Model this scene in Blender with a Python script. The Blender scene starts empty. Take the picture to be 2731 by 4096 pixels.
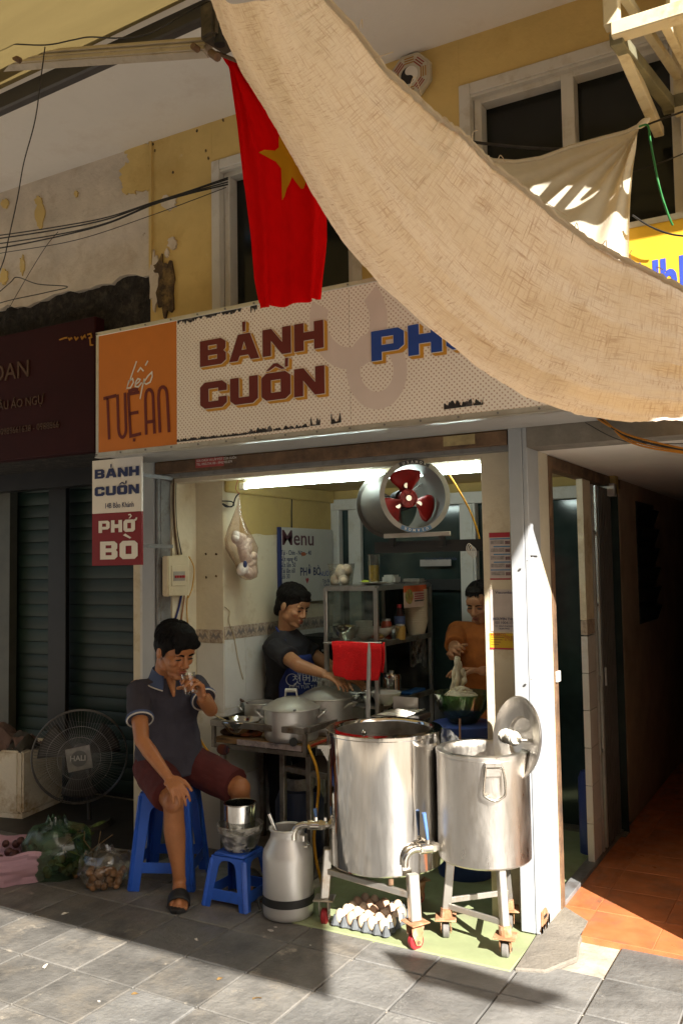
import bpy, bmesh, math, random
from mathutils import Vector, Matrix, noise
from math import sin, cos, pi, radians, sqrt, atan2
random.seed(7)
S = bpy.context.scene
COL = S.collection

# ------------------------------------------------------------------ camera, sky, sun, exposure
FPX, YAW, PITCH, ROLL, CAMH = 3500.0, radians(29.8), radians(3.5), radians(-0.9), 1.6
_F = Vector((-sin(YAW)*cos(PITCH), cos(YAW)*cos(PITCH), sin(PITCH)))
_R0 = Vector((cos(YAW), sin(YAW), 0)); _U0 = _R0.cross(_F)
_R = _R0*cos(ROLL) + _U0*sin(ROLL); _U = _U0*cos(ROLL) - _R0*sin(ROLL)
CAM = Vector((0, 0, CAMH))
cd = bpy.data.cameras.new('camera'); cam = bpy.data.objects.new('camera', cd); COL.objects.link(cam)
cam.matrix_world = Matrix(((_R.x, _U.x, -_F.x, 0), (_R.y, _U.y, -_F.y, 0), (_R.z, _U.z, -_F.z, CAMH), (0, 0, 0, 1)))
cd.sensor_fit = 'HORIZONTAL'; cd.sensor_width = 24.0; cd.lens = 24.0*FPX/2731.0
cd.clip_start = 0.02; cd.clip_end = 500
S.camera = cam
SUN = Vector((1.31, -1.0, 1.13)).normalized()          # towards the sun
w = bpy.data.worlds.new('World'); S.world = w; w.use_nodes = True
wn = w.node_tree.nodes; sky = wn.new('ShaderNodeTexSky'); sky.sky_type = 'NISHITA'; sky.sun_disc = False
sky.sun_elevation = math.asin(SUN.z); sky.sun_rotation = atan2(SUN.x, SUN.y)
sky.air_density = 1.2; sky.dust_density = 2.5
wn['Background'].inputs['Strength'].default_value = 0.05
w.node_tree.links.new(sky.outputs[0], wn['Background'].inputs['Color'])
sl = bpy.data.lights.new('sun', 'SUN'); sl.energy = 5.0; sl.angle = radians(0.5); sl.color = (1.0, 0.94, 0.85)
so = bpy.data.objects.new('sun', sl); COL.objects.link(so)
so.rotation_euler = SUN.to_track_quat('Z', 'Y').to_euler(); so.location = SUN*20
S.view_settings.view_transform = 'Standard'; S.view_settings.look = 'None'
S.view_settings.exposure = 1.66; S.view_settings.gamma = 1.0
S.render.engine = 'CYCLES'
S.cycles.use_denoising = True; S.cycles.max_bounces = 7; S.cycles.diffuse_bounces = 4; S.cycles.glossy_bounces = 4
S.cycles.transmission_bounces = 6; S.cycles.transparent_max_bounces = 10; S.cycles.caustics_reflective = False
S.cycles.caustics_refractive = False; S.cycles.sample_clamp_indirect = 6.0

# ------------------------------------------------------------------ measuring: a photograph pixel to a point on a plane of the place
def ray(px, py): return _F + _R*((px-1365.5)/FPX) - _U*((py-2048)/FPX)
def P(px, py, ax, v):
    d = ray(px, py); return CAM + d*((v-CAM[ax])/d[ax])
def onY(px, py, Y): return P(px, py, 1, Y)
def onX(px, py, X): return P(px, py, 0, X)
def onZ(px, py, Z=0.0): return P(px, py, 2, Z)
def zat(py, X, Y):
    a = (py-2048)/FPX; b = Vector((X, Y, 0))-CAM
    return -(a*b.dot(_F)+b.dot(_U))/(a*_F.z+_U.z)
def dep(X, Y, Z=1.0): return (Vector((X, Y, Z))-CAM).dot(_F)
def m_px(n, X, Y): return n*dep(X, Y)/FPX
def crop(x0, y0, s): return lambda x, y: (x0+x/s, y0+y/s)
cA, cB, cC, cD = crop(0, 0, 1.148), crop(1366, 0, 1.149), crop(0, 1000, 1.148), crop(1366, 1366, 1.149)
cE, cF, cG, cH, cI = crop(0, 2366, 1.568), crop(700, 2700, 1.568), crop(1200, 2700, 1.568), crop(600, 1800, 1.96), crop(1200, 1800, 1.742)
cJ, cK, cL, cM, cN = crop(0, 3100, 1.148), crop(1366, 3100, 1.149), crop(2000, 1700, 1.68), crop(1650, 3400, 2.24), crop(1250, 3350, 2.85)
cO, cP, cQ = crop(1800, 2700, 3.136), crop(1400, 2550, 2.613), crop(800, 2700, 2.613)

# ------------------------------------------------------------------ materials
MATS = {}
def mat(name, col, rough=.6, metal=0., var=.18, vs=6., bump=0., bs=40., dirt=None, ds=3., da=.45, rnd=0., trans=0., ior=1.45,
        emis=None, es=1., byloc=0., stretch=(1, 1, 1), spec=.5, sss=0., coat=0., dirt2=None, d2s=9., d2a=.6, rvar=0.):
    if name in MATS: return MATS[name]
    m = bpy.data.materials.new(name); m.use_nodes = True; nt = m.node_tree; N = nt.nodes; L = nt.links
    b = N['Principled BSDF']; tc = N.new('ShaderNodeTexCoord'); mp = N.new('ShaderNodeMapping')
    L.new(tc.outputs['Object'], mp.inputs['Vector']); mp.inputs['Scale'].default_value = stretch
    if byloc:
        ol = N.new('ShaderNodeObjectInfo'); vm = N.new('ShaderNodeVectorMath'); vm.operation = 'SCALE'; vm.inputs['Scale'].default_value = byloc
        L.new(ol.outputs['Location'], vm.inputs[0]); L.new(vm.outputs[0], mp.inputs['Location'])
    b.inputs['Roughness'].default_value = rough; b.inputs['Metallic'].default_value = metal
    b.inputs['IOR'].default_value = ior; b.inputs['Transmission Weight'].default_value = trans
    b.inputs['Specular IOR Level'].default_value = spec; b.inputs['Coat Weight'].default_value = coat
    if sss: b.inputs['Subsurface Weight'].default_value = sss; b.inputs['Subsurface Radius'].default_value = (.012, .005, .003)
    def nz(scale, det=4., rough_=.6):
        n = N.new('ShaderNodeTexNoise'); n.inputs['Scale'].default_value = scale; n.inputs['Detail'].default_value = det
        n.inputs['Roughness'].default_value = rough_; L.new(mp.outputs[0], n.inputs['Vector']); return n.outputs['Fac']
    def ramp(sock, a, bb):
        r = N.new('ShaderNodeMapRange'); r.inputs['From Min'].default_value = a; r.inputs['From Max'].default_value = bb
        L.new(sock, r.inputs['Value']); return r.outputs['Result']
    def mix(fac, a, bb):
        x = N.new('ShaderNodeMix'); x.data_type = 'RGBA'; L.new(fac, x.inputs['Factor'])
        for i, s in ((6, a), (7, bb)):
            if isinstance(s, tuple): x.inputs[i].default_value = (*s[:3], 1)
            else: L.new(s, x.inputs[i])
        return x.outputs[2]
    lo = tuple(c*(1-var) for c in col); hi = tuple(min(1, c*(1+var*.8)) for c in col)
    c = mix(ramp(nz(vs), .3, .7), lo, hi)
    if dirt: c = mix(ramp(nz(ds, 6., .7), 1-da-.08, 1-da+.12), c, dirt)
    if dirt2: c = mix(ramp(nz(d2s, 8., .75), 1-d2a-.03, 1-d2a+.05), c, dirt2)
    if rnd:
        oi = N.new('ShaderNodeObjectInfo'); h = N.new('ShaderNodeHueSaturation'); r = N.new('ShaderNodeMapRange')
        r.inputs['To Min'].default_value = 1-rnd; r.inputs['To Max'].default_value = 1+rnd
        L.new(oi.outputs['Random'], r.inputs['Value']); L.new(r.outputs[0], h.inputs['Value']); L.new(c, h.inputs['Color']); c = h.outputs[0]
    L.new(c, b.inputs['Base Color'])
    if rvar:
        r = N.new('ShaderNodeMapRange'); r.inputs['To Min'].default_value = max(.02, rough-rvar); r.inputs['To Max'].default_value = min(1, rough+rvar)
        L.new(ramp(nz(vs*1.7), .3, .7), r.inputs['Value']); L.new(r.outputs[0], b.inputs['Roughness'])
    if bump:
        bp = N.new('ShaderNodeBump'); bp.inputs['Strength'].default_value = bump; bp.inputs['Distance'].default_value = .01
        L.new(nz(bs, 5.), bp.inputs['Height']); L.new(bp.outputs[0], b.inputs['Normal'])
    if emis: b.inputs['Emission Color'].default_value = (*emis, 1); b.inputs['Emission Strength'].default_value = es
    MATS[name] = m; return m
def cloth_mat(name, col, through, weave=None, tr=.5, wscale=(60, 60), bump=.3):
    """thin woven cloth that lets some light through; weave = darker slub colour"""
    m = bpy.data.materials.new(name); m.use_nodes = True; nt = m.node_tree; N = nt.nodes; L = nt.links
    N.remove(N['Principled BSDF']); out = N['Material Output']
    d = N.new('ShaderNodeBsdfDiffuse'); t = N.new('ShaderNodeBsdfTranslucent'); mx = N.new('ShaderNodeMixShader'); mx.inputs[0].default_value = tr
    uv = N.new('ShaderNodeTexCoord')
    def streak(sx, sy, rot, lo, hi, det=3.):
        mp = N.new('ShaderNodeMapping'); mp.inputs['Scale'].default_value = (sx, sy, 1); mp.inputs['Rotation'].default_value = (0, 0, rot)
        n = N.new('ShaderNodeTexNoise'); n.inputs['Scale'].default_value = 1; n.inputs['Detail'].default_value = det
        n.inputs['Roughness'].default_value = .65
        L.new(uv.outputs['UV'], mp.inputs[0]); L.new(mp.outputs[0], n.inputs['Vector'])
        r = N.new('ShaderNodeMapRange'); r.inputs['From Min'].default_value = lo; r.inputs['From Max'].default_value = hi
        L.new(n.outputs['Fac'], r.inputs['Value']); return r.outputs[0], n.outputs['Fac']
    if weave:
        a, ha = streak(wscale[0]*.07, wscale[1]*1.2, .05, .50, .74, 4.); b, hb = streak(wscale[0]*1.2, wscale[1]*.10, -.05, .50, .74, 4.)
        big, _ = streak(9, 6, 0, .25, .62, 5.)
        mxn = N.new('ShaderNodeMath'); mxn.operation = 'MAXIMUM'; L.new(a, mxn.inputs[0]); L.new(b, mxn.inputs[1])
        mu = N.new('ShaderNodeMath'); mu.operation = 'MULTIPLY'; L.new(mxn.outputs[0], mu.inputs[0]); L.new(big, mu.inputs[1])
        fine, _ = streak(wscale[0]*4, wscale[1]*4, 0, .3, .8, 1.)
        fm = N.new('ShaderNodeMath'); fm.operation = 'MULTIPLY_ADD'; fm.inputs[1].default_value = .22; L.new(fine, fm.inputs[0]); L.new(mu.outputs[0], fm.inputs[2])
        fac = fm.outputs[0]
    else:
        fac, ha = streak(14, 14, 0, .3, .8); hb = ha
    for sh, c0 in ((d, col), (t, through)):
        x = N.new('ShaderNodeMix'); x.data_type = 'RGBA'; L.new(fac, x.inputs['Factor'])
        k = weave if weave else tuple(c*.86 for c in c0)
        x.inputs[6].default_value = (*c0, 1); x.inputs[7].default_value = (*[c0[i]*k[i] for i in range(3)], 1) if weave else (*k, 1)
        L.new(x.outputs[2], sh.inputs['Color'])
    if bump:
        bp = N.new('ShaderNodeBump'); bp.inputs['Strength'].default_value = bump; bp.inputs['Distance'].default_value = .004
        L.new(fac, bp.inputs['Height']); L.new(bp.outputs[0], d.inputs['Normal'])
    L.new(d.outputs[0], mx.inputs[1]); L.new(t.outputs[0], mx.inputs[2]); L.new(mx.outputs[0], out.inputs['Surface'])
    MATS[name] = m; return m
def pane_mat(name, tint=(.9, .95, .93), refl=.12, rough=.03, dirt=.05, haze=None):
    m = bpy.data.materials.new(name); m.use_nodes = True; nt = m.node_tree; N = nt.nodes; L = nt.links
    N.remove(N['Principled BSDF']); out = N['Material Output']
    t = N.new('ShaderNodeBsdfTransparent'); t.inputs[0].default_value = (*tint, 1)
    g = N.new('ShaderNodeBsdfGlossy'); g.inputs['Roughness'].default_value = rough
    d = N.new('ShaderNodeBsdfDiffuse'); d.inputs[0].default_value = (*(haze or (.6, .58, .52)), 1)
    fr = N.new('ShaderNodeLayerWeight'); fr.inputs[0].default_value = .3
    r = N.new('ShaderNodeMapRange'); r.inputs['To Min'].default_value = refl*.3; r.inputs['To Max'].default_value = min(1, refl*2.2); L.new(fr.outputs['Fresnel'], r.inputs['Value'])
    m1 = N.new('ShaderNodeMixShader'); L.new(r.outputs[0], m1.inputs[0]); L.new(t.outputs[0], m1.inputs[1]); L.new(g.outputs[0], m1.inputs[2])
    nz = N.new('ShaderNodeTexNoise'); nz.inputs['Scale'].default_value = 5; nz.inputs['Detail'].default_value = 6
    r2 = N.new('ShaderNodeMapRange'); r2.inputs['From Min'].default_value = .4; r2.inputs['From Max'].default_value = .8; r2.inputs['To Max'].default_value = dirt*2
    L.new(nz.outputs['Fac'], r2.inputs['Value'])
    m2 = N.new('ShaderNodeMixShader'); L.new(r2.outputs[0], m2.inputs[0]); L.new(m1.outputs[0], m2.inputs[1]); L.new(d.outputs[0], m2.inputs[2])
    L.new(m2.outputs[0], out.inputs['Surface']); MATS[name] = m; return m

# ------------------------------------------------------------------ mesh collecting
ORG = {}
class G:
    def __init__(s, M=None): s.v = []; s.f = []; s.M = M or Matrix(); s.uv = None
    def add(s, vs, fs):
        o = len(s.v); s.v += [s.M @ Vector(v) for v in vs]; s.f += [tuple(i+o for i in f) for f in fs]; return s
    def box(s, x0, x1, y0, y1, z0, z1):
        return s.add([(x, y, z) for x in (x0, x1) for y in (y0, y1) for z in (z0, z1)],
                     [(0, 1, 3, 2), (4, 6, 7, 5), (0, 4, 5, 1), (2, 3, 7, 6), (0, 2, 6, 4), (1, 5, 7, 3)])
    def bar(s, p0, p1, w_, h_, up=(0, 0, 1)):
        p0 = Vector(p0); p1 = Vector(p1); d = (p1-p0).normalized(); u = Vector(up)
        if abs(d.dot(u)) > .98: u = Vector((0, 1, 0))
        r = d.cross(u).normalized(); u = r.cross(d)
        v = [p+r*(a*w_/2)+u*(b*h_/2) for p in (p0, p1) for a, b in ((-1, -1), (1, -1), (1, 1), (-1, 1))]
        return s.add(v, [(0, 3, 2, 1), (4, 5, 6, 7), (0, 1, 5, 4), (1, 2, 6, 5), (2, 3, 7, 6), (3, 0, 4, 7)])
    def cyl(s, p0, p1, r0, r1=None, n=16, cap=True):
        r1 = r0 if r1 is None else r1; p0 = Vector(p0); p1 = Vector(p1); d = (p1-p0).normalized()
        a = d.orthogonal().normalized(); b = d.cross(a); v = []
        for p, r in ((p0, r0), (p1, r1)): v += [p+(a*cos(2*pi*i/n)+b*sin(2*pi*i/n))*r for i in range(n)]
        f = [(i, (i+1) % n, n+(i+1) % n, n+i) for i in range(n)]
        if cap: f += [tuple(range(n-1, -1, -1)), tuple(range(n, 2*n))]
        return s.add(v, f)
    def tube(s, pts, r, n=8, cap=True, closed=False):
        pts = [Vector(p) for p in pts]; m = len(pts); rs = r if isinstance(r, (list, tuple)) else [r]*m
        t0 = (pts[1]-pts[0]).normalized(); a = t0.orthogonal().normalized(); v = []
        for i, p in enumerate(pts):
            t = (pts[min(i+1, m-1)]-pts[max(i-1, 0)]).normalized() if not closed else (pts[(i+1) % m]-pts[i-1]).normalized()
            a = (a-t*a.dot(t)).normalized(); b = t.cross(a)
            v += [p+(a*cos(2*pi*k/n)+b*sin(2*pi*k/n))*rs[i] for k in range(n)]
        f = []
        for i in range(m if closed else m-1):
            j = (i+1) % m
            f += [(i*n+k, i*n+(k+1) % n, j*n+(k+1) % n, j*n+k) for k in range(n)]
        if cap and not closed: f += [tuple(range(n-1, -1, -1)), tuple(range((m-1)*n, m*n))]
        return s.add(v, f)
    def lathe(s, prof, n=32):
        v = []; m = len(prof)
        for r, z in prof: v += [(r*cos(2*pi*k/n), r*sin(2*pi*k/n), z) for k in range(n)]
        f = [(i*n+k, i*n+(k+1) % n, (i+1)*n+(k+1) % n, (i+1)*n+k) for i in range(m-1) for k in range(n)]
        return s.add(v, f)
    def ell(s, c, r, nu=16, nv=10, rot=None):
        c = Vector(c); r = (r, r, r) if isinstance(r, (int, float)) else r; v = []
        for j in range(nv+1):
            th = pi*j/nv
            for i in range(nu):
                q = Vector((r[0]*sin(th)*cos(2*pi*i/nu), r[1]*sin(th)*sin(2*pi*i/nu), r[2]*cos(th)))
                v.append(c+(rot @ q if rot else q))
        f = [(j*nu+i, (j+1)*nu+i, (j+1)*nu+(i+1) % nu, j*nu+(i+1) % nu) for j in range(nv) for i in range(nu)]
        return s.add(v, f)
    def prism(s, poly, h0, h1):
        """polygon (a,b) in the local x-y plane raised from h0 to h1 along local z"""
        n = len(poly); v = [(a, b, h0) for a, b in poly]+[(a, b, h1) for a, b in poly]
        return s.add(v, [tuple(range(n-1, -1, -1)), tuple(range(n, 2*n))]+[(i, (i+1) % n, n+(i+1) % n, n+i) for i in range(n)])
    def grid(s, fn, nu, nv):
        o = len(s.v); vs = [fn(i/nu, j/nv) for j in range(nv+1) for i in range(nu+1)]
        fs = [(j*(nu+1)+i, j*(nu+1)+i+1, (j+1)*(nu+1)+i+1, (j+1)*(nu+1)+i) for j in range(nv) for i in range(nu)]
        s.add(vs, fs); s.uv = [(i/nu, j/nv) for j in range(nv+1) for i in range(nu+1)]; return s
    def ribbon(s, pts, w_, h0=0., h1=.002):
        """flat strip along 2-D points in the local x-y plane"""
        pts = [Vector((a, b)) for a, b in pts]; n = len(pts); Lf = []; Rt = []
        for i, p in enumerate(pts):
            d0 = (p-pts[i-1]).normalized() if i else None; d1 = (pts[i+1]-p).normalized() if i < n-1 else None
            d = (d0 or d1) if not (d0 and d1) else (d0+d1)
            if d.length < 1e-4: d = d0
            d = d.normalized(); nrm = Vector((-d.y, d.x)); k = 1.
            if d0 and d1: k = 1/max(.5, abs(nrm.dot(Vector((-d0.y, d0.x)))))
            Lf.append(p+nrm*(w_/2*k)); Rt.append(p-nrm*(w_/2*k))
        v = []
        for h in (h0, h1): v += [(q.x, q.y, h) for q in Lf]+[(q.x, q.y, h) for q in Rt]
        f = []
        for i in range(n-1):
            f += [(2*n+i, 3*n+i, 3*n+i+1, 2*n+i+1), (i, i+1, 2*n+i+1, 2*n+i), (n+i+1, n+i, 3*n+i, 3*n+i+1)]
        f += [(0, 2*n, 3*n, n), (n-1, 2*n-1, 4*n-1, 3*n-1)]
        return s.add(v, f)
    def build(s, name, mt, parent=None, smooth=0, bevel=0, seg=1, label=None, cat=None, group=None, kind=None, org=None, solid=0, fix=True):
        vs = s.v
        if parent is not None: o = ORG[parent.name]
        elif org is not None: o = Vector(org)
        else:
            xs = [v.x for v in vs]; ys = [v.y for v in vs]; o = Vector(((min(xs)+max(xs))/2, (min(ys)+max(ys))/2, min(v.z for v in vs)))
        me = bpy.data.meshes.new(name); me.from_pydata([tuple(v-o) for v in vs], [], s.f)
        if s.uv:
            ul = me.uv_layers.new(name='UVMap')
            for lp in me.loops: ul.data[lp.index].uv = s.uv[lp.vertex_index] if lp.vertex_index < len(s.uv) else (0, 0)
        if fix or bevel:
            bm = bmesh.new(); bm.from_mesh(me)
            if fix: bmesh.ops.recalc_face_normals(bm, faces=bm.faces)
            if bevel:
                ed = [e for e in bm.edges if len(e.link_faces) == 2 and e.calc_face_angle(0) > .5]
                bmesh.ops.bevel(bm, geom=ed, offset=bevel, segments=seg, affect='EDGES', clamp_overlap=True)
            bm.to_mesh(me); bm.free()
        return link(name, me, mt, parent, o, smooth, label, cat, group, kind, solid)
def link(name, me, mt, parent, o, smooth=0, label=None, cat=None, group=None, kind=None, solid=0):
    if isinstance(mt, str): mt = MATS[mt]
    me.materials.clear(); me.materials.append(mt)
    if smooth:
        me.polygons.foreach_set('use_smooth', [True]*len(me.polygons)); me.set_sharp_from_angle(angle=radians(smooth if smooth > 1 else 40))
    ob = bpy.data.objects.new(name, me); COL.objects.link(ob)
    if parent is not None: ob.parent = parent
    else: ob.location = o
    ORG[ob.name] = Vector(o)
    if solid:
        md = ob.modifiers.new('thickness', 'SOLIDIFY'); md.thickness = solid; md.offset = 0
    return tag(ob, label, cat, group, kind)
def tag(ob, label=None, cat=None, group=None, kind=None):
    for k, v in (('label', label), ('category', cat), ('group', group), ('kind', kind)):
        if v: ob[k] = v
    return ob
def thing(name, label, cat, loc=(0, 0, 0), group=None, kind=None):
    e = bpy.data.objects.new(name, None); COL.objects.link(e); e.location = loc; e.empty_display_size = .05
    ORG[e.name] = Vector(loc); return tag(e, label, cat, group, kind)
def inst(ob, name, parent, loc=None, rot=None, **kw):
    """another piece sharing the same mesh"""
    o = bpy.data.objects.new(name, ob.data); COL.objects.link(o); o.parent = parent
    o.location = Vector(loc)-(ORG[parent.name] if parent else Vector()) if loc is not None else ob.location
    if rot: o.rotation_euler = rot
    return tag(o, **kw)
def frame(o, x, y, z): return Matrix(((x[0], y[0], z[0], o[0]), (x[1], y[1], z[1], o[1]), (x[2], y[2], z[2], o[2]), (0, 0, 0, 1)))
def front(X, Y, Z=0): return frame((X, Y, Z), (1, 0, 0), (0, 0, 1), (0, -1, 0))      # a board facing the street
def side(X, Y, Z=0): return frame((X, Y, Z), (0, 1, 0), (0, 0, 1), (1, 0, 0))        # a board facing the alley side
def rz(a, o=(0, 0, 0)): return Matrix.Translation(o) @ Matrix.Rotation(a, 4, 'Z')
def text(s, size, M, mt, parent, name='lettering', ext=.0006, align='LEFT', sp=1.0, bold=0., shear=0., sx=1.):
    cu = bpy.data.curves.new('t', 'FONT'); cu.body = s; cu.size = size; cu.align_x = align; cu.extrude = ext; cu.space_character = sp
    cu.offset = bold; cu.shear = shear; cu.resolution_u = 3
    ob = bpy.data.objects.new('t', cu); COL.objects.link(ob); bpy.context.view_layer.update()
    me = bpy.data.meshes.new_from_object(ob.evaluated_get(bpy.context.evaluated_depsgraph_get()))
    bpy.data.objects.remove(ob); bpy.data.curves.remove(cu)
    me.transform(Matrix.Translation(-ORG[parent.name]) @ M @ Matrix.Diagonal((sx, 1, 1, 1))); me.name = name
    return link(name, me, mt, parent, (0, 0, 0))
def flat_curve(polys, M, ext, off, org):
    """closed outlines (holes allowed) filled as a thin plate"""
    cu = bpy.data.curves.new('c', 'CURVE'); cu.dimensions = '2D'; cu.fill_mode = 'BOTH'; cu.extrude = ext; cu.offset = off
    for pl in polys:
        sp = cu.splines.new('POLY'); sp.points.add(len(pl)-1); sp.use_cyclic_u = True
        for i, (a, b) in enumerate(pl): sp.points[i].co = (a, b, 0, 1)
    ob = bpy.data.objects.new('c', cu); COL.objects.link(ob); bpy.context.view_layer.update()
    me = bpy.data.meshes.new_from_object(ob.evaluated_get(bpy.context.evaluated_depsgraph_get()))
    bpy.data.objects.remove(ob); bpy.data.curves.remove(cu)
    me.transform(Matrix.Translation(-Vector(org)) @ M); return me
LET = {
 'H': [[(0,0),(2,0),(2,2.5),(4.2,2.5),(4.2,0),(6.2,0),(6.2,7),(4.2,7),(4.2,4.6),(2,4.6),(2,7),(0,7)]],
 'N': [[(0,0),(1.9,0),(1.9,3.9),(4.3,0),(6.3,0),(6.3,7),(4.4,7),(4.4,3.1),(2,7),(0,7)]],
 'A': [[(0,0),(2,0),(2.5,1.3),(4.5,1.3),(5,0),(7,0),(4.9,7),(2.1,7)], [(2.9,2.8),(4.1,2.8),(3.5,5)]],
 'B': [[(0,0),(5.2,0),(6.3,1),(6.3,2.9),(5.7,3.6),(6.2,4.2),(6.2,6),(5.1,7),(0,7)], [(2,1.6),(4.2,1.6),(4.2,2.8),(2,2.8)], [(2,4.3),(4.1,4.3),(4.1,5.5),(2,5.5)]],
 'C': [[(1.1,0),(5.2,0),(6.3,1.1),(6.3,2.8),(4.3,2.8),(4.3,1.8),(2,1.8),(2,5.2),(4.3,5.2),(4.3,4.3),(6.3,4.3),(6.3,5.9),(5.2,7),(1.1,7),(0,5.9),(0,1.1)]],
 'U': [[(1.1,0),(5.2,0),(6.3,1.1),(6.3,7),(4.3,7),(4.3,1.8),(2,1.8),(2,7),(0,7),(0,1.1)]],
 'O': [[(1.1,0),(5.2,0),(6.3,1.1),(6.3,5.9),(5.2,7),(1.1,7),(0,5.9),(0,1.1)], [(2.1,1.9),(4.2,1.9),(4.2,5.1),(2.1,5.1)]],
 'P': [[(0,0),(2,0),(2,1.9),(5.2,1.9),(6.3,2.9),(6.3,6),(5.2,7),(0,7)], [(2,3.5),(4.3,3.5),(4.3,5.4),(2,5.4)]],
}
ACC = {'acute': [[(3.2,7.6),(3.8,7.6),(3.9,10.2),(3.1,10.2)]], 'circ': [[(1,7.6),(1.8,7.6),(3.1,8.5),(4.4,7.6),(5.2,7.6),(3.5,9.3),(2.7,9.3)]],
       'acute2': [[(5.1,8.0),(5.8,8.0),(5.9,10.2),(5.2,10.2)]], 'horn': [[(6.0,6),(7.2,6.4),(7.6,8),(6.8,8),(6.5,7.2),(5.6,7)]],
       'hook': [[(2.8,7.6),(3.5,7.6),(4.6,9),(3.9,10.2),(2.6,10),(2.7,9.4),(3.7,9.5),(3.9,9)]], 'grave': [[(1.2,9.2),(3.6,7.8),(4.1,8.2),(2,9.8)]]}
def block_word(word, x0, x1, z0, z1, Y, mt, parent, shade=None, edge=None, sh=(.13, -.10), nm='letter'):
    """word: list of (letter, [accents]); each letter is a raised plate on a board facing the street"""
    wd = [max(p[0] for p in LET[l][0])+.75 for l, _ in word]; tot = sum(wd)-.75; sx = (x1-x0)/tot; sz = (z1-z0)/7.; x = x0; org = ORG[parent.name]
    for (l, ac), w_ in zip(word, wd):
        polys = [list(p) for p in LET[l]]+[q for a in ac for q in ACC[a]]
        pp = [[(x+a*sx, z0+b*sz) for a, b in p] for p in polys]
        me = flat_curve(pp, front(0, Y-.0035), .0005, 0, org); o = link(nm, me, mt, parent, org)
        if edge:
            me = flat_curve(pp, front(0, Y-.0022), .0003, (z1-z0)*.022, org); link('letter_edge', me, edge, o, org)
        if shade:
            g = G(front(0, 0))
            h = z1-z0; st = 7
            ms = None
            vs = []; fs = []
            for k in range(1, st+1):
                q = [[(a+sh[0]*h*k/st, b+sh[1]*h*k/st) for a, b in p] for p in pp]
                me = flat_curve(q, front(0, Y-.0018+.0002*k), .00004, (z1-z0)*.018, org)
                b0 = len(vs); vs += [tuple(v.co) for v in me.vertices]; fs += [tuple(i+b0 for i in f.vertices) for f in me.polygons]; bpy.data.meshes.remove(me)
            me = bpy.data.meshes.new('letter_shade'); me.from_pydata(vs, [], fs); link('letter_shade', me, shade, o, org)
        x += w_*sx
def stroke(parent, Y, pts, cr, w_, mt, h=.002, name='letter'):
    g = G(front(0, Y)); q = []
    for a, b in pts:
        p = onY(*cr(a, b), Y); q.append((p.x, p.z))
    g.ribbon(q, w_, .0005, h); return g.build(name, mt, parent)
def arc(cx, cy, rx, ry, a0, a1, n=8): return [(cx+rx*cos(radians(a0+(a1-a0)*i/n)), cy+ry*sin(radians(a0+(a1-a0)*i/n))) for i in range(n+1)]
def blob(cx, cy, rx, ry, n=22, j=.3, seed=0):
    rd = random.Random(seed); return [(cx+rx*cos(2*pi*i/n)*(1+rd.uniform(-j, j)), cy+ry*sin(2*pi*i/n)*(1+rd.uniform(-j, j))) for i in range(n)]
def spline(pts, n=6):
    pts = [Vector(p) for p in pts]; out = []
    for i in range(len(pts)-1):
        p0, p1, p2, p3 = pts[max(i-1, 0)], pts[i], pts[i+1], pts[min(i+2, len(pts)-1)]
        for k in range(n):
            t = k/n; out.append(.5*((2*p1)+(p2-p0)*t+(2*p0-5*p1+4*p2-p3)*t*t+(3*p1-p0-3*p2+p3)*t**3))
    return out+[pts[-1]]
# ------------------------------------------------------------------ shared materials
YF, XS = 3.734, -1.194
slate = mat('slate_stone', (.155, .148, .136), .55, var=.4, vs=5, bump=.6, bs=30, dirt=(.23, .205, .17), ds=4, da=.42, rnd=.25, rvar=.15, dirt2=(.36, .32, .26), d2s=5.5, d2a=.37, byloc=5.3)
slate2 = mat('blue_slate_stone', (.165, .162, .155), .5, var=.35, vs=4, bump=.6, bs=35, dirt=(.19, .18, .16), ds=5, da=.4, rnd=.2, rvar=.15, dirt2=(.30, .29, .27), d2s=9, d2a=.33, byloc=5.3)
grout = mat('sandy_grout', (.42, .37, .30), .9, var=.3, vs=14, bump=.4)
asphalt = mat('asphalt', (.30, .29, .275), .85, var=.3, vs=30, bump=.5, bs=120)
green_t = mat('green_floor_tile', (.29, .33, .175), .6, var=.12, vs=9, dirt=(.30, .29, .19), ds=5, da=.38, rvar=.15)
concrete = mat('concrete', (.21, .19, .16), .9, var=.25, vs=9, bump=.6, bs=45, dirt=(.18, .16, .13), ds=4, da=.42)
orange_t = mat('terracotta_floor', (.52, .17, .065), .45, var=.2, vs=7, dirt=(.28, .12, .07), ds=4, da=.42, rvar=.18, byloc=4.1, rnd=.1)
yellow_w = mat('yellow_limewash', (.66, .48, .18), .85, var=.12, vs=3, bump=.35, bs=25, dirt=(.55, .37, .12), ds=2.5, da=.4, dirt2=(.70, .60, .38), d2s=4, d2a=.33)
white_w = mat('peeling_plaster', (.64, .56, .46), .9, var=.16, vs=4, bump=.8, bs=22, dirt=(.46, .36, .25), ds=3, da=.40, dirt2=(.27, .20, .13), d2s=7, d2a=.33)
soffit_m = mat('soffit_paint', (.76, .72, .67), .85, var=.06, vs=2, bump=.12, bs=60, dirt=(.66, .60, .54), ds=2, da=.4)
soot = mat('sooty_ledge', (.022, .019, .016), .9, var=.7, vs=24, bump=1., bs=60, dirt=(.075, .06, .045), ds=18, da=.42)
rot_m = mat('water_stain', (.075, .048, .026), .9, var=.5, vs=14, bump=.5, dirt=(.26, .17, .06), ds=11, da=.45)
cream = mat('cream_wall', (.68, .60, .45), .8, var=.1, vs=4, bump=.35, bs=28, dirt=(.46, .36, .21), ds=4, da=.40, dirt2=(.30, .2, .1), d2s=16, d2a=.29)
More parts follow.
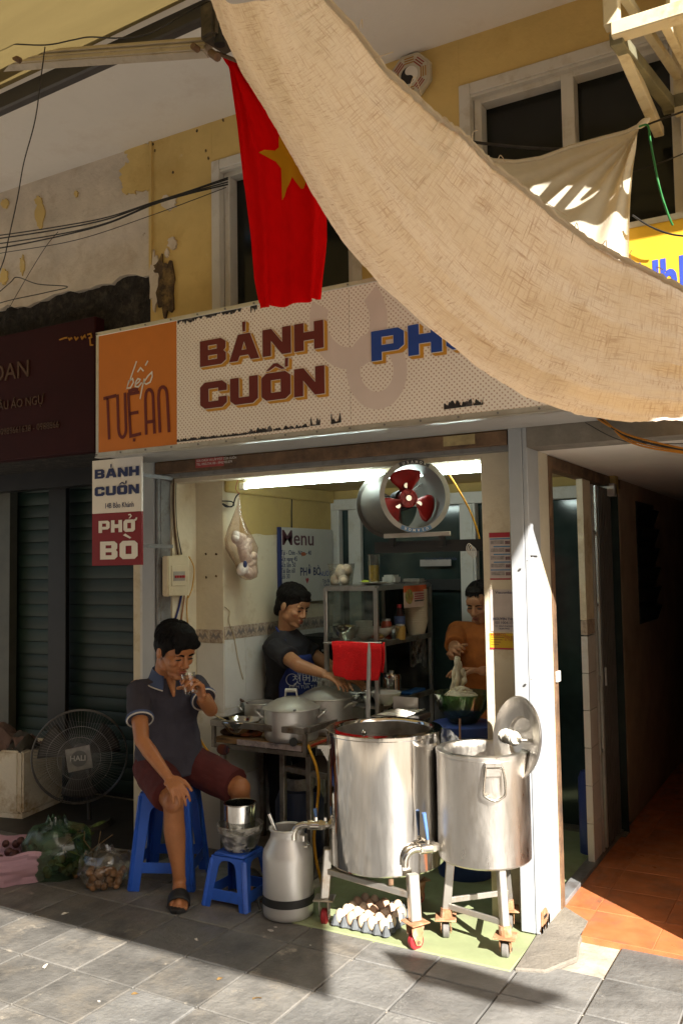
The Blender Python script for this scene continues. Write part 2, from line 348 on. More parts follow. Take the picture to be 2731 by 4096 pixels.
room_y = mat('room_yellow', (.50, .36, .13), .8, var=.15, vs=4, bump=.3, dirt=(.42, .30, .12), ds=4, da=.42)
tile_w = mat('white_wall_tile', (.70, .69, .66), .25, var=.06, vs=5, dirt=(.50, .44, .34), ds=5, da=.36, rnd=.05)
tile_b = mat('border_tile_glaze', (.52, .43, .34), .3, var=.2, vs=30, dirt=(.25, .18, .14), ds=45, da=.47)
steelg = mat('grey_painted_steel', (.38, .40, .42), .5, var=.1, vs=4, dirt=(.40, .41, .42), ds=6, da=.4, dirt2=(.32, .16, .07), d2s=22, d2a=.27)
steeld = mat('dark_grey_steel', (.20, .20, .20), .5, var=.25, vs=8, dirt=(.10, .08, .07), ds=9, da=.42)  # darker grey of its own, for guides, tracks and small fittings
rust = mat('rusty_steel', (.17, .10, .055), .75, var=.4, vs=12, bump=.4, dirt=(.06, .04, .03), ds=7, da=.45, dirt2=(.33, .25, .17), d2s=14, d2a=.34)
rustlight = mat('rust_flakes', (.40, .20, .10), .9, var=.3, vs=20, bump=.6, dirt=(.5, .36, .25), ds=20, da=.42)
alum = mat('aluminium', (.58, .57, .54), .38, metal=.75, var=.12, vs=12, dirt=(.4, .36, .3), ds=8, da=.36)
upvc = mat('white_window_plastic', (.62, .60, .56), .45, var=.07, vs=5, dirt=(.46, .41, .33), ds=6, da=.40)
dark_glass = mat('dark_window_glass', (.012, .014, .013), .12, var=.2, vs=2, spec=.35)
door_glass = mat('smoky_door_glass', (.03, .048, .045), .1, var=.5, vs=2.5, spec=.6)
black_m = mat('black_rubber', (.015, .015, .015), .6, var=.2)
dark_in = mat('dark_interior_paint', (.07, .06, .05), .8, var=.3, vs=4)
alley_w = mat('alley_wall_paint', (.42, .32, .24), .85, var=.2, vs=4, bump=.3)

# ------------------------------------------------------------------ ground
g = G(); g.box(-60, 60, -60, 60, -.25, -.14); g.build('street', asphalt, kind='structure', label='dark asphalt street in front of the shops', org=(0, 0, 0))
pv = G().box(-9, 4, -1.2, 12, -.13, -.011).build('pavement', grout, kind='structure', label='stone paved footpath in front of the food shop', org=(0, 0, 0))
px_, py_ = .311, .306
proto = []
for k, mt in enumerate((slate, slate2)):
    for q in range(3):
        rd = random.Random(q); gg = G(); w2, h2 = px_/2-.0035, py_/2-.0035
        gg.box(-w2, w2, -h2, h2, -.03, 0); o = gg.build('paving_stone', mt, pv, bevel=.0035, seg=1)
        proto.append(o)
used = set()
for i in range(-9, 11):
    for j in range(-8, 6):
        X = -2.741+px_*(i+.5); Y = 2.582+py_*(j+.5)
        if Y > 3.5 and -2.45 < X < -1.02: continue
        if Y > 3.8 and X > -1.5: continue
        k = (3 if (X > -1.75 or random.random() < .18) else 0)+random.randrange(3)
        loc = (X, Y, random.uniform(-.0015, .001)); rot = (random.uniform(-.003, .003), random.uniform(-.003, .003), random.choice((0, pi)))
        if k not in used:
            o = proto[k]; used.add(k); o.location = Vector(loc)-ORG[pv.name]; o.rotation_euler = rot
        else: inst(proto[k], 'paving_stone', pv, loc, rot)
g = G(); g.box(-2.34, -1.205, 3.375, 5.27, -.012, .006); gf = g.build('shop_floor', green_t, kind='structure', label='worn pale green floor slab at the shop threshold', bevel=.004)
g = G(); g.box(-3.6, -2.35, 4.16, 5.27, -.012, .0045); g.build('shop_floor', concrete, kind='structure', label='grey shop floor under the work table', org=(0, 0, 0))
pts = [(-1.195, 3.39), (-1.08, 3.43), (-1.0, 3.60), (-1.03, 3.74), (-1.05, 3.98), (-1.19, 4.10), (-1.23, 3.95), (-1.21, 3.65)]
G().prism(pts, -.011, .012).build('kerb', concrete, kind='structure', label='rough concrete patch around the foot of the pillar', bevel=.006)
af = G().box(-1.19, .6, 3.80, 12, -.012, .0105).build('alley_floor', orange_t, kind='structure', label='terracotta tiled floor of the side alley', org=(0, 0, 0))
tproto = None
for i in range(6):
    for j in range(14):
        X = -1.05+.30*(i+.5); Y = 3.81+.30*(j+.5)
        if Y > 4.3 and i == 0 and False: continue
        if tproto is None:
            tproto = G(Matrix.Translation((X, Y, 0))).box(-.149, .149, -.149, .149, 0, .012).build('floor_tile', orange_t, af, bevel=.002)
            tproto.data.transform(Matrix.Translation((-X, -Y, 0))); tproto.location = (X, Y, 0)
        else: inst(tproto, 'floor_tile', af, (X, Y, random.uniform(-.001, .001)))
for j in range(14):
    Y = 3.81+.30*(j+.5)
    if Y > 4.05: inst(tproto, 'floor_tile', af, (-1.121, Y, -.0005)).scale = (.45, 1, 1)
# a few white splashes on the paving
for k, (a, b, r) in enumerate(((1243, 717, .014), (1265, 702, .008), (1425, 785, .005), (455, 1043, .007))):
    p = onZ(*cJ(a, b)); G(Matrix.Translation(p)).prism(blob(0, 0, r, r*.7, 10, .25, k), .0012, .0022).build('white_splash', upvc, pv)

# ------------------------------------------------------------------ the building of the food shop
SB = thing('shop_building', 'yellow and white plastered old building with the open food shop at street level', 'building', (-2.3, YF, 0))
WL, WR = (-2.925, -2.0), (-1.468, -.45)
def wall(x0, x1, z0, z1, m=yellow_w, y=YF, nm='wall', t=.2): return G().box(x0, x1, y, y+t, z0, z1).build(nm, m, SB)
wall(-3.373, WL[0], 2.2, 4.06)
wall(*WL, 3.83, 4.06, y=YF+.001); wall(WL[1], WR[0], 2.2, 4.06); wall(*WR, 3.83, 4.06, y=YF+.001); wall(WR[1], 2, 2.2, 4.06); wall(*WL, 2.2, 2.8, y=YF+.001); wall(*WR, 2.2, 2.8, y=YF+.001)
G().box(-9, 2.5, 2.57, YF+.5, 4.06, 4.3).build('soffit', soffit_m, SB)
G().box(-9, 2.5, 2.53, 2.568, 4.06, 4.9).build('balcony_front', soffit_m, SB)
G().box(-9, 2.5, YF+.2, YF+.5, 4.3, 9).build('upper_storey_wall', yellow_w, SB)
# peeled plaster on the left, its ragged lower edge above the soot-black ledge
rd = random.Random(3); n = 60; g = G(front(0, YF)); x0, x1 = -7., -3.374
poly = [(x0+(x1-x0)*i/n, 3.285+.02*rd.uniform(-1, 1)+.015*sin(i*.7)) for i in range(n+1)]+[(x1, 4.06), (x0, 4.06)]
g.prism(poly, -.1, -.002); g.build('peeled_plaster', white_w, SB)
g = G(); g.grid(lambda u, v: (-7+3.627*u, YF+.03+.03*noise.noise(Vector((u*60, v*6, 1))), 2.98+.36*v), 90, 10); g.build('sooty_ledge', soot, SB, smooth=60)
patches = [blob(*p, 20, .3, i) for i, p in enumerate([(600, 690, 26, 20), (588, 800, 35, 60), (640, 740, 60, 75), (655, 830, 60, 50), (600, 860, 36, 34), (640, 680, 50, 30), (185, 985, 20, 60), (180, 920, 16, 22), (352, 890, 10, 14), (25, 935, 18, 22), (105, 1215, 10, 40), (20, 1270, 16, 34)])]
for ip, pl in enumerate(patches):
    q = [onY(*cA(min(a, 688), b), YF) for a, b in pl]
    G(front(0, YF)).prism([(p.x, p.z) for p in q], -.001, .0022+.0006*ip).build('paint_patch', yellow_w, SB)
for i, (a, b, rx, ry) in enumerate([(780, 930, 34, 32), (795, 1120, 22, 26), (770, 1165, 8, 20), (715, 1290, 22, 120)]):
    q = [onY(*cA(x, y), YF) for x, y in blob(a, b, rx, ry, 20, .3, 40+i)]
    G(front(0, YF)).prism([(p.x, p.z) for p in q], -.001, .0105+.0006*i).build('bare_plaster_patch', white_w, SB)
for i, (a, b, rx, ry) in enumerate([(765, 1310, 42, 130), (95, 790, 62, 32), (60, 830, 22, 14), (745, 1230, 30, 26)]):
    q = [onY(*cA(x, y), YF) for x, y in blob(a, b, rx, ry, 24, .35, 60+i)]
    G(front(0, YF)).prism([(p.x, p.z) for p in q], -.001, .0135+.0007*i).build('stain_patch', rot_m, SB)
for i, (a, b) in enumerate([(703, 660), (712, 690), (957, 725), (795, 790), (1025, 550), (905, 600), (375, 745), (945, 690)]):
    q = onY(*cA(a, b), YF); G(front(q.x, YF, q.z)).prism(blob(0, 0, .006, .009, 9, .3, i), 0, .003).build('nail_mark', rot_m, SB)
g = G(); g.box(-3.375, -3.355, YF-.012, YF+.1, 3.3, 4.06); g.build('corner_strip', yellow_w, SB)
# windows of the upper floor
def window(x0, x1, z0, z1, mull):
    wn_ = G().box(x0+.01, x1-.01, YF+.10, YF+.12, z0, z1-.01).build('window', dark_glass, SB)
    g = G(); t = .055
    g.box(x0, x0+t, YF-.012, YF+.13, z0, z1); g.box(x1-t, x1, YF-.012, YF+.13, z0, z1); g.box(x0+t, x1-t, YF-.012, YF+.13, z1-t, z1)
    g.build('frame', upvc, wn_, bevel=.004)
    for a, b in mull:
        s_ = .036; h = G(); h.box(a, a+s_, YF+.03, YF+.11, z0, z1-t); h.box(b-s_, b, YF+.031, YF+.11, z0, z1-t); h.box(a+s_, b-s_, YF+.03, YF+.11, z1-t-s_, z1-t)
        h.build('sash', upvc, wn_, bevel=.003)
    g = G(); g.box(x0+t, x1-t, YF+.0, YF+.03, z1-t-.012, z1-t); g.build('head_track', upvc, wn_)
window(*WL, 2.8, 3.83, [(WL[0]+.058, -2.45), (-2.45, WL[1]-.058)])
window(*WR, 2.8, 3.83, [(WR[0]+.058, -.965), (-.98, WR[1]-.058)])
w0 = onY(*cA(1020, 1000), YF-.012)
# ground floor: beam, pillars, walls of the open room
XA, XB, YA, YB, ZC = -3.305, -3.107, 4.043, 5.276, 2.12
G().box(-3.347, -1.285, YF, YF+.10, 2.128, 2.195).build('beam', rust, SB, bevel=.004)
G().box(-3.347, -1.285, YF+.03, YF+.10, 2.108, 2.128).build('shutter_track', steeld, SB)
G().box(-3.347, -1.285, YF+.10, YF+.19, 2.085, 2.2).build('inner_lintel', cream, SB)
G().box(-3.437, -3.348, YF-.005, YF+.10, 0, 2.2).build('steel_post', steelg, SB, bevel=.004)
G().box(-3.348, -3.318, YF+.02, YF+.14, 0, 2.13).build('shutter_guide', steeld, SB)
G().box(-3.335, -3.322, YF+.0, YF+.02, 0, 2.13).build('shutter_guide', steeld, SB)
G().box(-3.60, XA, YF+.10, YA+.01, 0, 2.2).build('jamb_wall', cream, SB)
G().box(-3.60, XB, YA, YB, 0, ZC).build('side_wall', cream, SB)
G().box(-3.60, -1.2, YF+.19, YB+.1, ZC, ZC+.15).build('ceiling', mat('room_ceiling', (.52, .42, .24), .7, var=.12, vs=3, dirt=(.5, .36, .12), ds=2.5, da=.5, bump=.3), SB)
G().box(XB, XB+.03, YA+.01, YB, 2.035, ZC).build('cornice', room_y, SB, bevel=.008)
g = G(); g.grid(lambda u, v: (XB+.002+.001*sin(20*u), YA+.16+(YB-YA-.17)*u, 1.80+.235*v+.05*noise.noise(Vector((u*5, 0, 2)))*(1-v)), 30, 4); g.build('yellow_paint_band', room_y, SB)
# tile border and white wall tiles (left wall and the face of its pier)
pb = None
for k in range(12):
    y0 = YA+.003+.103*k
    G().box(XB, XB+.008, y0, y0+.1, 1.184, 1.259).build('border_tile', tile_b, SB, bevel=.002)
    gm = G(side(XB+.0085, y0+.05, 1.221)); gm.prism([(-.042, -.02), (-.02, .022), (0, .0), (.02, .022), (.042, -.02), (.018, -.004), (0, -.022), (-.018, -.004)], 0, .001); gm.build('border_motif', mat('motif_grey', (.22, .19, .18), .4), SB)
for k in range(2):
    x0 = XA+.004+.098*k
    G().box(x0, x0+.095, YA-.008, YA, 1.166, 1.242).build('border_tile', tile_b, SB, bevel=.002)
    gm = G(front(x0+.048, YA-.0085, 1.204)); gm.prism([(-.04, -.02), (-.02, .022), (0, .0), (.02, .022), (.04, -.02), (.018, -.004), (0, -.022), (-.018, -.004)], 0, .001); gm.build('border_motif', MATS['motif_grey'], SB)
for r in range(3):
    zt = 1.182-.395*r
    for k in range(6): G().box(XB, XB+.006, YA+.003+.2*k, YA+.2+.2*k, max(0, zt-.392), zt).build('wall_tile', tile_w, SB, bevel=.0015)
    G().box(XA+.004, XB+.004, YA-.006, YA, max(0, zt-.41), zt-.018).build('wall_tile', tile_w, SB, bevel=.0015)
for a, b in ((440, 815), (520, 818), (442, 998), (520, 990)):
    p = onY(*cH(a, b), YA); G(front(p.x, YA-.001, p.z)).prism(blob(0, 0, .006, .007, 10, .3, a), 0, .004).build('screw_hole', rot_m, SB)
# right pier with the posters, grey shutter channel, cream return, rusty door frame
YP = 3.835
pl = onY(1938, 2500, YP).x
G().box(pl, -1.272, YP, 4.03, 0, 2.2).build('pier', cream, SB, bevel=.003)
G().box(-1.279, -1.217, YF, 3.88, .012, 2.2).build('shutter_channel', steelg, SB, bevel=.003)
G().box(-1.2155, XS, YF+.002, 3.901, .012, 2.2).build('shutter_channel', steelg, SB, bevel=.003)
G().box(-1.2125, XS+.0025, YF+.03, YF+.05, .45, 1.75).build('channel_strip', steelg, SB)
G().box(-1.28, XS-.001, 3.903, 4.05, 0, 2.2).build('door_reveal', mat('cream_reveal', (.55, .50, .39), .8, var=.08, vs=5, bump=.3, dirt=(.55, .42, .26), ds=8, da=.36), SB, bevel=.003)
for x, y, z0 in ((-1.2, 3.76, .04), (-1.197, 3.86, .06)):
    for k in range(4): G(side(XS+.0005, 3.75+.035*k, .03+.012*(k % 2))).prism(blob(0, 0, .014, .022, 10, .35, k), 0, .0025).build('rust_flake', rustlight, SB)
G().bar(onX(*cL(200, 870), XS), onX(*cL(245, 872), XS), .02, .008).build('lock_stub', steelg, SB)
for a, b in ((180, 908), (206, 1705)):
    p = onX(*cL(a, b), XS); G().cyl((XS-.001, p.y, p.z), (XS+.004, p.y, p.z), .005, n=10).build('rivet', steelg, SB)
g = G(); g.M = side(XS+.001, 3.775, .075)
g.prism([(-.035, -.03), (.03, -.03), (.05, -.01), (.05, .01), (.03, .03), (-.035, .03)], 0, .006); g.build('lock_plate', rustlight, SB, bevel=.001)
G(side(XS+.0075, 3.775, .075)).prism([(-.01, -.007), (.03, -.007), (.036, 0), (.03, .007), (-.01, .007)], 0, .001).build('lock_slot', black_m, SB)
# alley
G().box(XS+.0, 2, YF+.002, YF+.17, 2.108, 2.2).build('alley_beam', concrete, SB)
G().box(XS-.02, 2, YF+.17, 9, 2.108, 2.3).build('alley_ceiling', soffit_m, SB)
G().box(XS-.12, XS-.002, 5.60, 9, 0, 2.108).build('alley_wall', alley_w, SB)
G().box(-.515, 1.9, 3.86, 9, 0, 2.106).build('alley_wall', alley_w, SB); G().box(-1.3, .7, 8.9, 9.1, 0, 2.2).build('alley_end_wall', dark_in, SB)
DF = lambda y0, y1, z0, z1, m=rust, nm='door_frame', dx=0: G().box(XS-.06, XS+.004+dx, y0, y1, z0, z1).build(nm, m, SB, bevel=.003)
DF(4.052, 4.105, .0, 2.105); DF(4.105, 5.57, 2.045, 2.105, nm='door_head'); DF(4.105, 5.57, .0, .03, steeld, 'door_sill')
G().box(XS-.075, XS-.01, 4.107, 4.127, .03, 2.045).build('door_stile', black_m, SB)
DF(5.52, 5.60, 0, 2.045, alley_w, 'door_post')
G().box(-1.235, XS-.008, 4.70, 4.865, 1.29, 2.045).build('door_pier', cream, SB)
for k in range(6): G().box(-1.235, XS-.006, 4.70, 4.865, .03+.196*k, .223+.196*k).build('wall_tile', tile_w, SB, bevel=.0015)
G().box(-1.235, XS-.006, 4.70, 4.865, 1.21, 1.287).build('border_tile', tile_b, SB, bevel=.002)
p = onX(*cL(375, 1690), XS); gh = G(side(XS+.004, p.y, p.z)); gh.prism([(-.025, -.025), (.025, -.025), (.025, .025), (-.025, .025)], 0, .012); gh.build('hasp', upvc, SB, bevel=.002)
# folding gate: two steel uprights and the bundle of dark bars
GT = thing('folding_gate', 'dark folding steel gate pushed back beside the alley doorway', 'gate', (XS, 5.2, 0))
for y0 in (4.885, 4.965): G().box(XS-.03, XS+.0, y0, y0+.022, .03, 2.03).build('upright', alum, GT, bevel=.003)
for z in (.55, .95, 1.35, 1.75): G().box(XS-.025, XS-.006, 4.907, 4.965, z, z+.016).build('rung', alum, GT)
for k in range(12): G().box(XS-.035, XS-.004, 5.03+.04*k, 5.05+.04*k, .03, 2.03).build('bar', mat('gate_bar_grey', (.16, .15, .14), .45, metal=.4, var=.2), GT, bevel=.002)
G().box(XS-.06, XS-.04, 5.0, 5.52, .03, 2.03).build('back_sheet', black_m, GT)
pz = onX(*cL(725, 1680), XS); G().box(XS+.001, XS+.01, 5.02, 5.03, pz.z-.05, pz.z+.05).build('pull_handle', alum, GT)
# louvre window in the alley wall
LW = thing('louvre_window', 'dark glass louvre window in the alley wall', 'window', (XS, 6.35, 1.2))
G().box(XS-.01, XS+.002, 6.04, 6.66, 1.18, 2.0).build('opening', black_m, LW)
for k in range(6): G().bar((XS+.012, 6.06, 1.24+.135*k), (XS+.012, 6.64, 1.24+.135*k), .03, .10, up=(.35, 0, 1)).build('louvre', dark_glass, LW)
# back wall of the room: white framed sliding glass, dark room behind it
bx = lambda px: onY(px, 2300, YB).x
BW = G().box(-3.2, -1.16, YB+.07, YB+.08, 0, 2.02).build('back_glazing', door_glass, SB)
def stile(p0, p1, z0=0, z1=2.03, y=YB, t=.06): return G().box(bx(p0), bx(p1), y, y+t, z0, z1).build('stile', upvc, SB, bevel=.003)
stile(1323, 1357); stile(1389, 1438, 0, 1.985, YB+.02, .04); stile(1837, 1889, 0, 1.985, YB+.02, .04); stile(2010, 2040, 0, 1.985, YB+.02, .04); stile(1894, 1905)
G().box(bx(1300), -1.16, YB-.01, YB+.06, 1.985, 2.06).build('glazing_head', upvc, SB, bevel=.003)
G().box(bx(1438), bx(1837), YB+.03, YB+.055, 1.43, 1.50).build('glazing_rail', black_m, SB)
G().box(XB, -1.16, YB-.02, YB+.1, 0, .02).build('threshold', concrete, SB)
# little red sticker and name plate on the beam, red sticker under the sign
def sticker(px0, py0, px1, py1, Y, m, nm, par=None):
    a = onY(px0, py0, Y); b = onY(px1, py1, Y); return G().box(min(a.x, b.x), max(a.x, b.x), Y-.002, Y, min(a.z, b.z), max(a.z, b.z)).build(nm, m, par or SB)
red_s = mat('sticker_red', (.40, .06, .06), .5, var=.15, vs=30)
st = sticker(*cH(358, 72), *cH(580, 122), YF-.001, red_s, 'sticker')
a = onY(*cH(364, 100), YF-.003)
text('SỬA CHỮA VÀ LẮP ĐẶT CỬA CUỐN', .0165, front(a.x, YF-.0035, a.z+.004), upvc, st, ext=.0002, bold=.0003)
text('TEL: 0902.734.100 - 0942.933.079', .0175, front(a.x, YF-.0035, a.z-.016), upvc, st, ext=.0002, bold=.0003)
sticker(*cD(467, 437), *cD(613, 470), YF-.001, mat('name_plate_ochre', (.42, .33, .16), .6, var=.3, vs=20), 'name_plate')
# ------------------------------------------------------------------ main shop sign
YS = 3.34
sgn_w = mat('sign_print_cream', (.58, .49, .42), .5, var=.05, vs=3)
def dotted(name, base, dot, scale):
    m = mat(name, base, .5, var=.05, vs=3); nt = m.node_tree; N = nt.nodes; L = nt.links; b = N['Principled BSDF']
    src = b.inputs['Base Color'].links[0].from_socket
    tc = N.new('ShaderNodeTexCoord'); mp = N.new('ShaderNodeMapping'); mp.inputs['Rotation'].default_value = (0, radians(45), 0); mp.inputs['Scale'].default_value = (1, 0, 1)
    v = N.new('ShaderNodeTexVoronoi'); v.inputs['Randomness'].default_value = 0; v.inputs['Scale'].default_value = scale
    L.new(tc.outputs['Object'], mp.inputs[0]); L.new(mp.outputs[0], v.inputs['Vector'])
    lt = N.new('ShaderNodeMath'); lt.operation = 'LESS_THAN'; lt.inputs[1].default_value = .24; L.new(v.outputs['Distance'], lt.inputs[0])
    x = N.new('ShaderNodeMix'); x.data_type = 'RGBA'; L.new(lt.outputs[0], x.inputs['Factor']); L.new(src, x.inputs[6]); x.inputs[7].default_value = (*dot, 1)
    L.new(x.outputs[2], b.inputs['Base Color']); return m
sgn_d = dotted('sign_dotted_print', (.82, .75, .68), (.48, .34, .27), 62)
sgn_o = mat('sign_orange', (.56, .17, .022), .5, var=.08, vs=5)
maroon = mat('maroon_print', (.13, .014, .012), .5, var=.1)
mustard = mat('mustard_print', (.55, .27, .03), .5, var=.1)
blue_p = mat('blue_print', (.014, .06, .30), .5, var=.1)
navy = mat('navy_print', (.02, .03, .11), .5, var=.1)
white_p = mat('white_print', (.76, .72, .66), .5, var=.05)
black_p = mat('torn_black', (.02, .018, .02), .7, var=.5, vs=30, dirt=(.3, .27, .28), ds=22, da=.38)
mauve = mat('faded_mauve_print', (.66, .56, .52), .5, var=.06)
SZ0, SZ1, SX0, SX1 = onY(383, 1828, YS).z, onY(383, 1330, YS).z, onY(383, 1600, YS).x, -.70
SG = thing('shop_sign', 'long cream and orange box sign with maroon BÁNH CUỐN lettering above the shop', 'sign', ((SX0+SX1)/2, YS, SZ0))
xo = onY(*cC(810, 600), YS).x
G().box(SX0+.012, SX1, YS+.012, YF-.005, SZ0+.004, SZ1-.004).build('box', mat('sign_box_grey', (.40, .40, .39), .55, var=.1, vs=4, dirt=(.28, .26, .24), ds=4, da=.4), SG)
G().box(SX0+.018, xo, YS+.001, YS+.0115, SZ0+.02, SZ1-.02).build('orange_panel', sgn_o, SG)
G().box(xo+.001, -1.86, YS+.001, YS+.0115, SZ0+.02, SZ1-.02).build('white_panel', sgn_d, SG)
G().box(-1.858, SX1, YS+.001, YS+.0115, SZ0+.02, SZ1-.02).build('white_panel', sgn_d, SG)
for z0, z1 in ((SZ0, SZ0+.022), (SZ1-.022, SZ1)): G().box(SX0, SX1, YS-.002, YS+.012, z0, z1).build('frame_rail', alum, SG, bevel=.002)
G().box(SX0, SX0+.02, YS-.001, YS+.012, SZ0+.0225, SZ1-.0225).build('frame_rail', alum, SG, bevel=.002)
G().box(SX0, SX1, YS-.006, YS+.035, SZ0-.006, SZ0-.0005).build('drip_edge', alum, SG)
for k in range(15):
    x = SX0+.01+.17*k
    for z in (SZ0+.011, SZ1-.011): G().cyl((x, YS-.0055, z), (x, YS-.002, z), .005, n=8).build('rivet', steeld, SG)
# faded 8-like ghost print
for i, (a, b, rx, ry) in enumerate(((800, 735, 62, 78), (865, 850, 48, 62))):
    gg = G(front(0, YS)); ok = []
    for t in range(33):
        for k in (1.45, .8): q = onY((a+rx*k*cos(t*pi/16))*1.7417, (b+ry*k*sin(t*pi/16))*1.7417, YS); ok.append((q.x, q.z))
    fs = [(2*t, 2*t+1, 2*t+3, 2*t+2) for t in range(32) if max(ok[2*t+m][1] for m in range(4)) < SZ1-.025]
    gg.add([(x, z, -.0004+.0002*i) for x, z in ok], fs).build('ghost_print', mauve, SG)
# torn strips of the old print along the edges
def torn(c_, x0, y0, x1, y1, h, sd, n=26, up=1):
    n *= 3
    rd = random.Random(sd); top = []; bot = []
    for i in range(n+1):
        t = i/n; p = onY(*c_(x0+(x1-x0)*t, y0+(y1-y0)*t), YS); bot.append((p.x, p.z)); top.append((p.x, p.z+up*h*max(.08, .5+.75*noise.noise(Vector((t*n*.45, sd*3.1, 0)))+.35*noise.noise(Vector((t*n*1.3, sd, 2))))))
    G(front(0, YS+.0005)).prism(bot+top[::-1], 0, .0012).build('torn_print', black_p, SG)
torn(cC, 812, 882, 1130, 848, .022, 1); torn(cC, 1130, 846, 1250, 832, .034, 2, 9); torn(cC, 1255, 830, 1420, 812, .02, 3, 12); torn(cC, 1425, 808, 1470, 803, .05, 4, 4); torn(cC, 1520, 800, 1566, 790, .055, 5, 5)
torn(cC, 815, 322, 900, 305, .035, 6, 10, -1); torn(cC, 900, 305, 1110, 265, .025, 7, 14, -1); torn(cC, 1150, 258, 1180, 250, .03, 8, 4, -1)
torn(cD, 470, 312, 600, 295, .045, 9, 9); torn(cD, 605, 294, 650, 290, .035, 10, 4)
def rowbox(c_, a, b): p = onY(*c_(*a), YS); q = onY(*c_(*b), YS); return p.x, q.x, p.z, q.z
x0, x1 = onY(*cC(920, 480), YS).x, onY(*cC(1487, 400), YS).x
zb, zt = onY(*cC(921, 538), YS).z, onY(*cC(921, 420), YS).z
block_word([('B', []), ('A', ['acute']), ('N', []), ('H', [])], x0, x1, zb, zt, YS, maroon, SG, mustard, white_p)
zb, zt = onY(*cC(925, 732), YS).z, onY(*cC(925, 612), YS).z
x1 = onY(*cC(1492, 600), YS).x
block_word([('C', []), ('U', []), ('O', ['circ', 'acute2']), ('N', [])], x0, x1, zb, zt, YS, maroon, SG, mustard, white_p)
a, b = onY(1487, 1446, YS), onY(1484, 1327, YS); c_ = onY(1760, 1390, YS)
block_word([('P', []), ('H', []), ('O', ['horn', 'hook'])], a.x, a.x+(c_.x-a.x)*1.58, a.z, b.z, YS, blue_p, SG, mustard, white_p)
# slim TUỆ AN and hand-written bếp on the orange panel (strokes measured on the board)
TW = .0165
for pts in ([(476, 682), (534, 668)], [(494, 680), (502, 870)], [(540, 664), (544, 820)]+arc(562, 822, 17, 38, 170, 10, 7)+[(579, 815), (574, 655)],
            [(640, 652), (590, 662), (600, 855), (648, 843)], [(595, 752), (636, 744)], [(590, 650), (612, 640), (634, 640)], [(611, 872), (622, 872)],
            [(672, 848), (668, 690)]+arc(686, 672, 17, 32, 180, 360, 7)+[(704, 690), (710, 843)], [(676, 790), (706, 786)],
            [(735, 838), (728, 680)]+arc(748, 662, 19, 34, 180, 360, 7)+[(768, 670), (777, 836)]):
    stroke(SG, YS, pts, cC, TW, maroon)
for pts in ([(628, 510), (600, 590), (582, 636), (592, 602), (610, 590), (614, 606), (600, 632), (582, 634)],
            [(622, 618), (640, 604), (644, 594), (634, 590), (624, 606), (622, 626), (636, 628), (652, 608)],
            [(664, 590), (652, 640), (644, 684)], [(660, 610), (680, 578), (698, 560), (700, 580), (690, 606), (672, 616), (660, 606)],
            [(632, 560), (646, 540), (660, 556)], [(668, 530), (680, 508)]):
    stroke(SG, YS, pts, cC, .0075, white_p)

# ------------------------------------------------------------------ hanging strip sign at the left post
YB_ = YF-.25
a, b, c2, d2 = onY(*cC(418, 940), YB_), onY(*cC(653, 965), YB_), onY(*cC(440, 1450), YB_), onY(*cC(660, 1448), YB_)
BN = thing('strip_sign', 'narrow white and red hanging sign reading BÁNH CUỐN and PHỞ BÒ', 'sign', (-3.4, YB_, 1.6))
bx0, bx1 = a.x+.01, b.x-.005; zm = onY(*cC(540, 1205), YB_).z; bz0, bz1 = c2.z, SZ0+.005
G().box(bx0, bx1, YB_, YB_+.012, zm, bz1).build('white_panel', white_p, BN)
G().box(bx0, bx1, YB_, YB_+.012, bz0, zm-.001).build('red_panel', mat('sign_red', (.21, .011, .016), .5, var=.08), BN)
tx0, tx1 = onY(*cC(437, 1030), YB_).x, onY(*cC(640, 1030), YB_).x
block_word([('B', []), ('A', ['acute']), ('N', []), ('H', [])], tx0, tx1, onY(*cC(437, 1052), YB_).z, onY(*cC(437, 1010), YB_).z, YB_, navy, BN)
block_word([('C', []), ('U', []), ('O', ['circ', 'acute2']), ('N', [])], tx0, tx1, onY(*cC(437, 1132), YB_).z, onY(*cC(437, 1090), YB_).z, YB_, navy, BN)
text('14B Bảo Khánh', .041, front(onY(*cC(480, 1190), YB_).x, YB_-.001, onY(*cC(480, 1187), YB_).z), navy, BN, sx=.82)
wx0, wx1 = onY(*cC(455, 1280), YB_).x, onY(*cC(622, 1280), YB_).x
block_word([('P', []), ('H', []), ('O', ['horn', 'hook'])], wx0, wx1, onY(*cC(455, 1300), YB_).z, onY(*cC(455, 1245), YB_).z, YB_, white_p, BN)
wx0, wx1 = onY(*cC(462, 1380), YB_).x, onY(*cC(634, 1380), YB_).x
block_word([('B', []), ('O', ['grave'])], wx0, wx1, onY(*cC(462, 1422), YB_).z, onY(*cC(462, 1340), YB_).z, YB_, white_p, BN)
G().bar((bx1-.01, YB_+.012, bz1-.1), (bx1-.01, YF, bz1-.1), .02, .02).build('bracket', steeld, BN); G().bar((bx1-.01, YB_+.012, bz0+.1), (bx1-.01, YF, bz0+.1), .02, .02).build('bracket', steeld, BN)

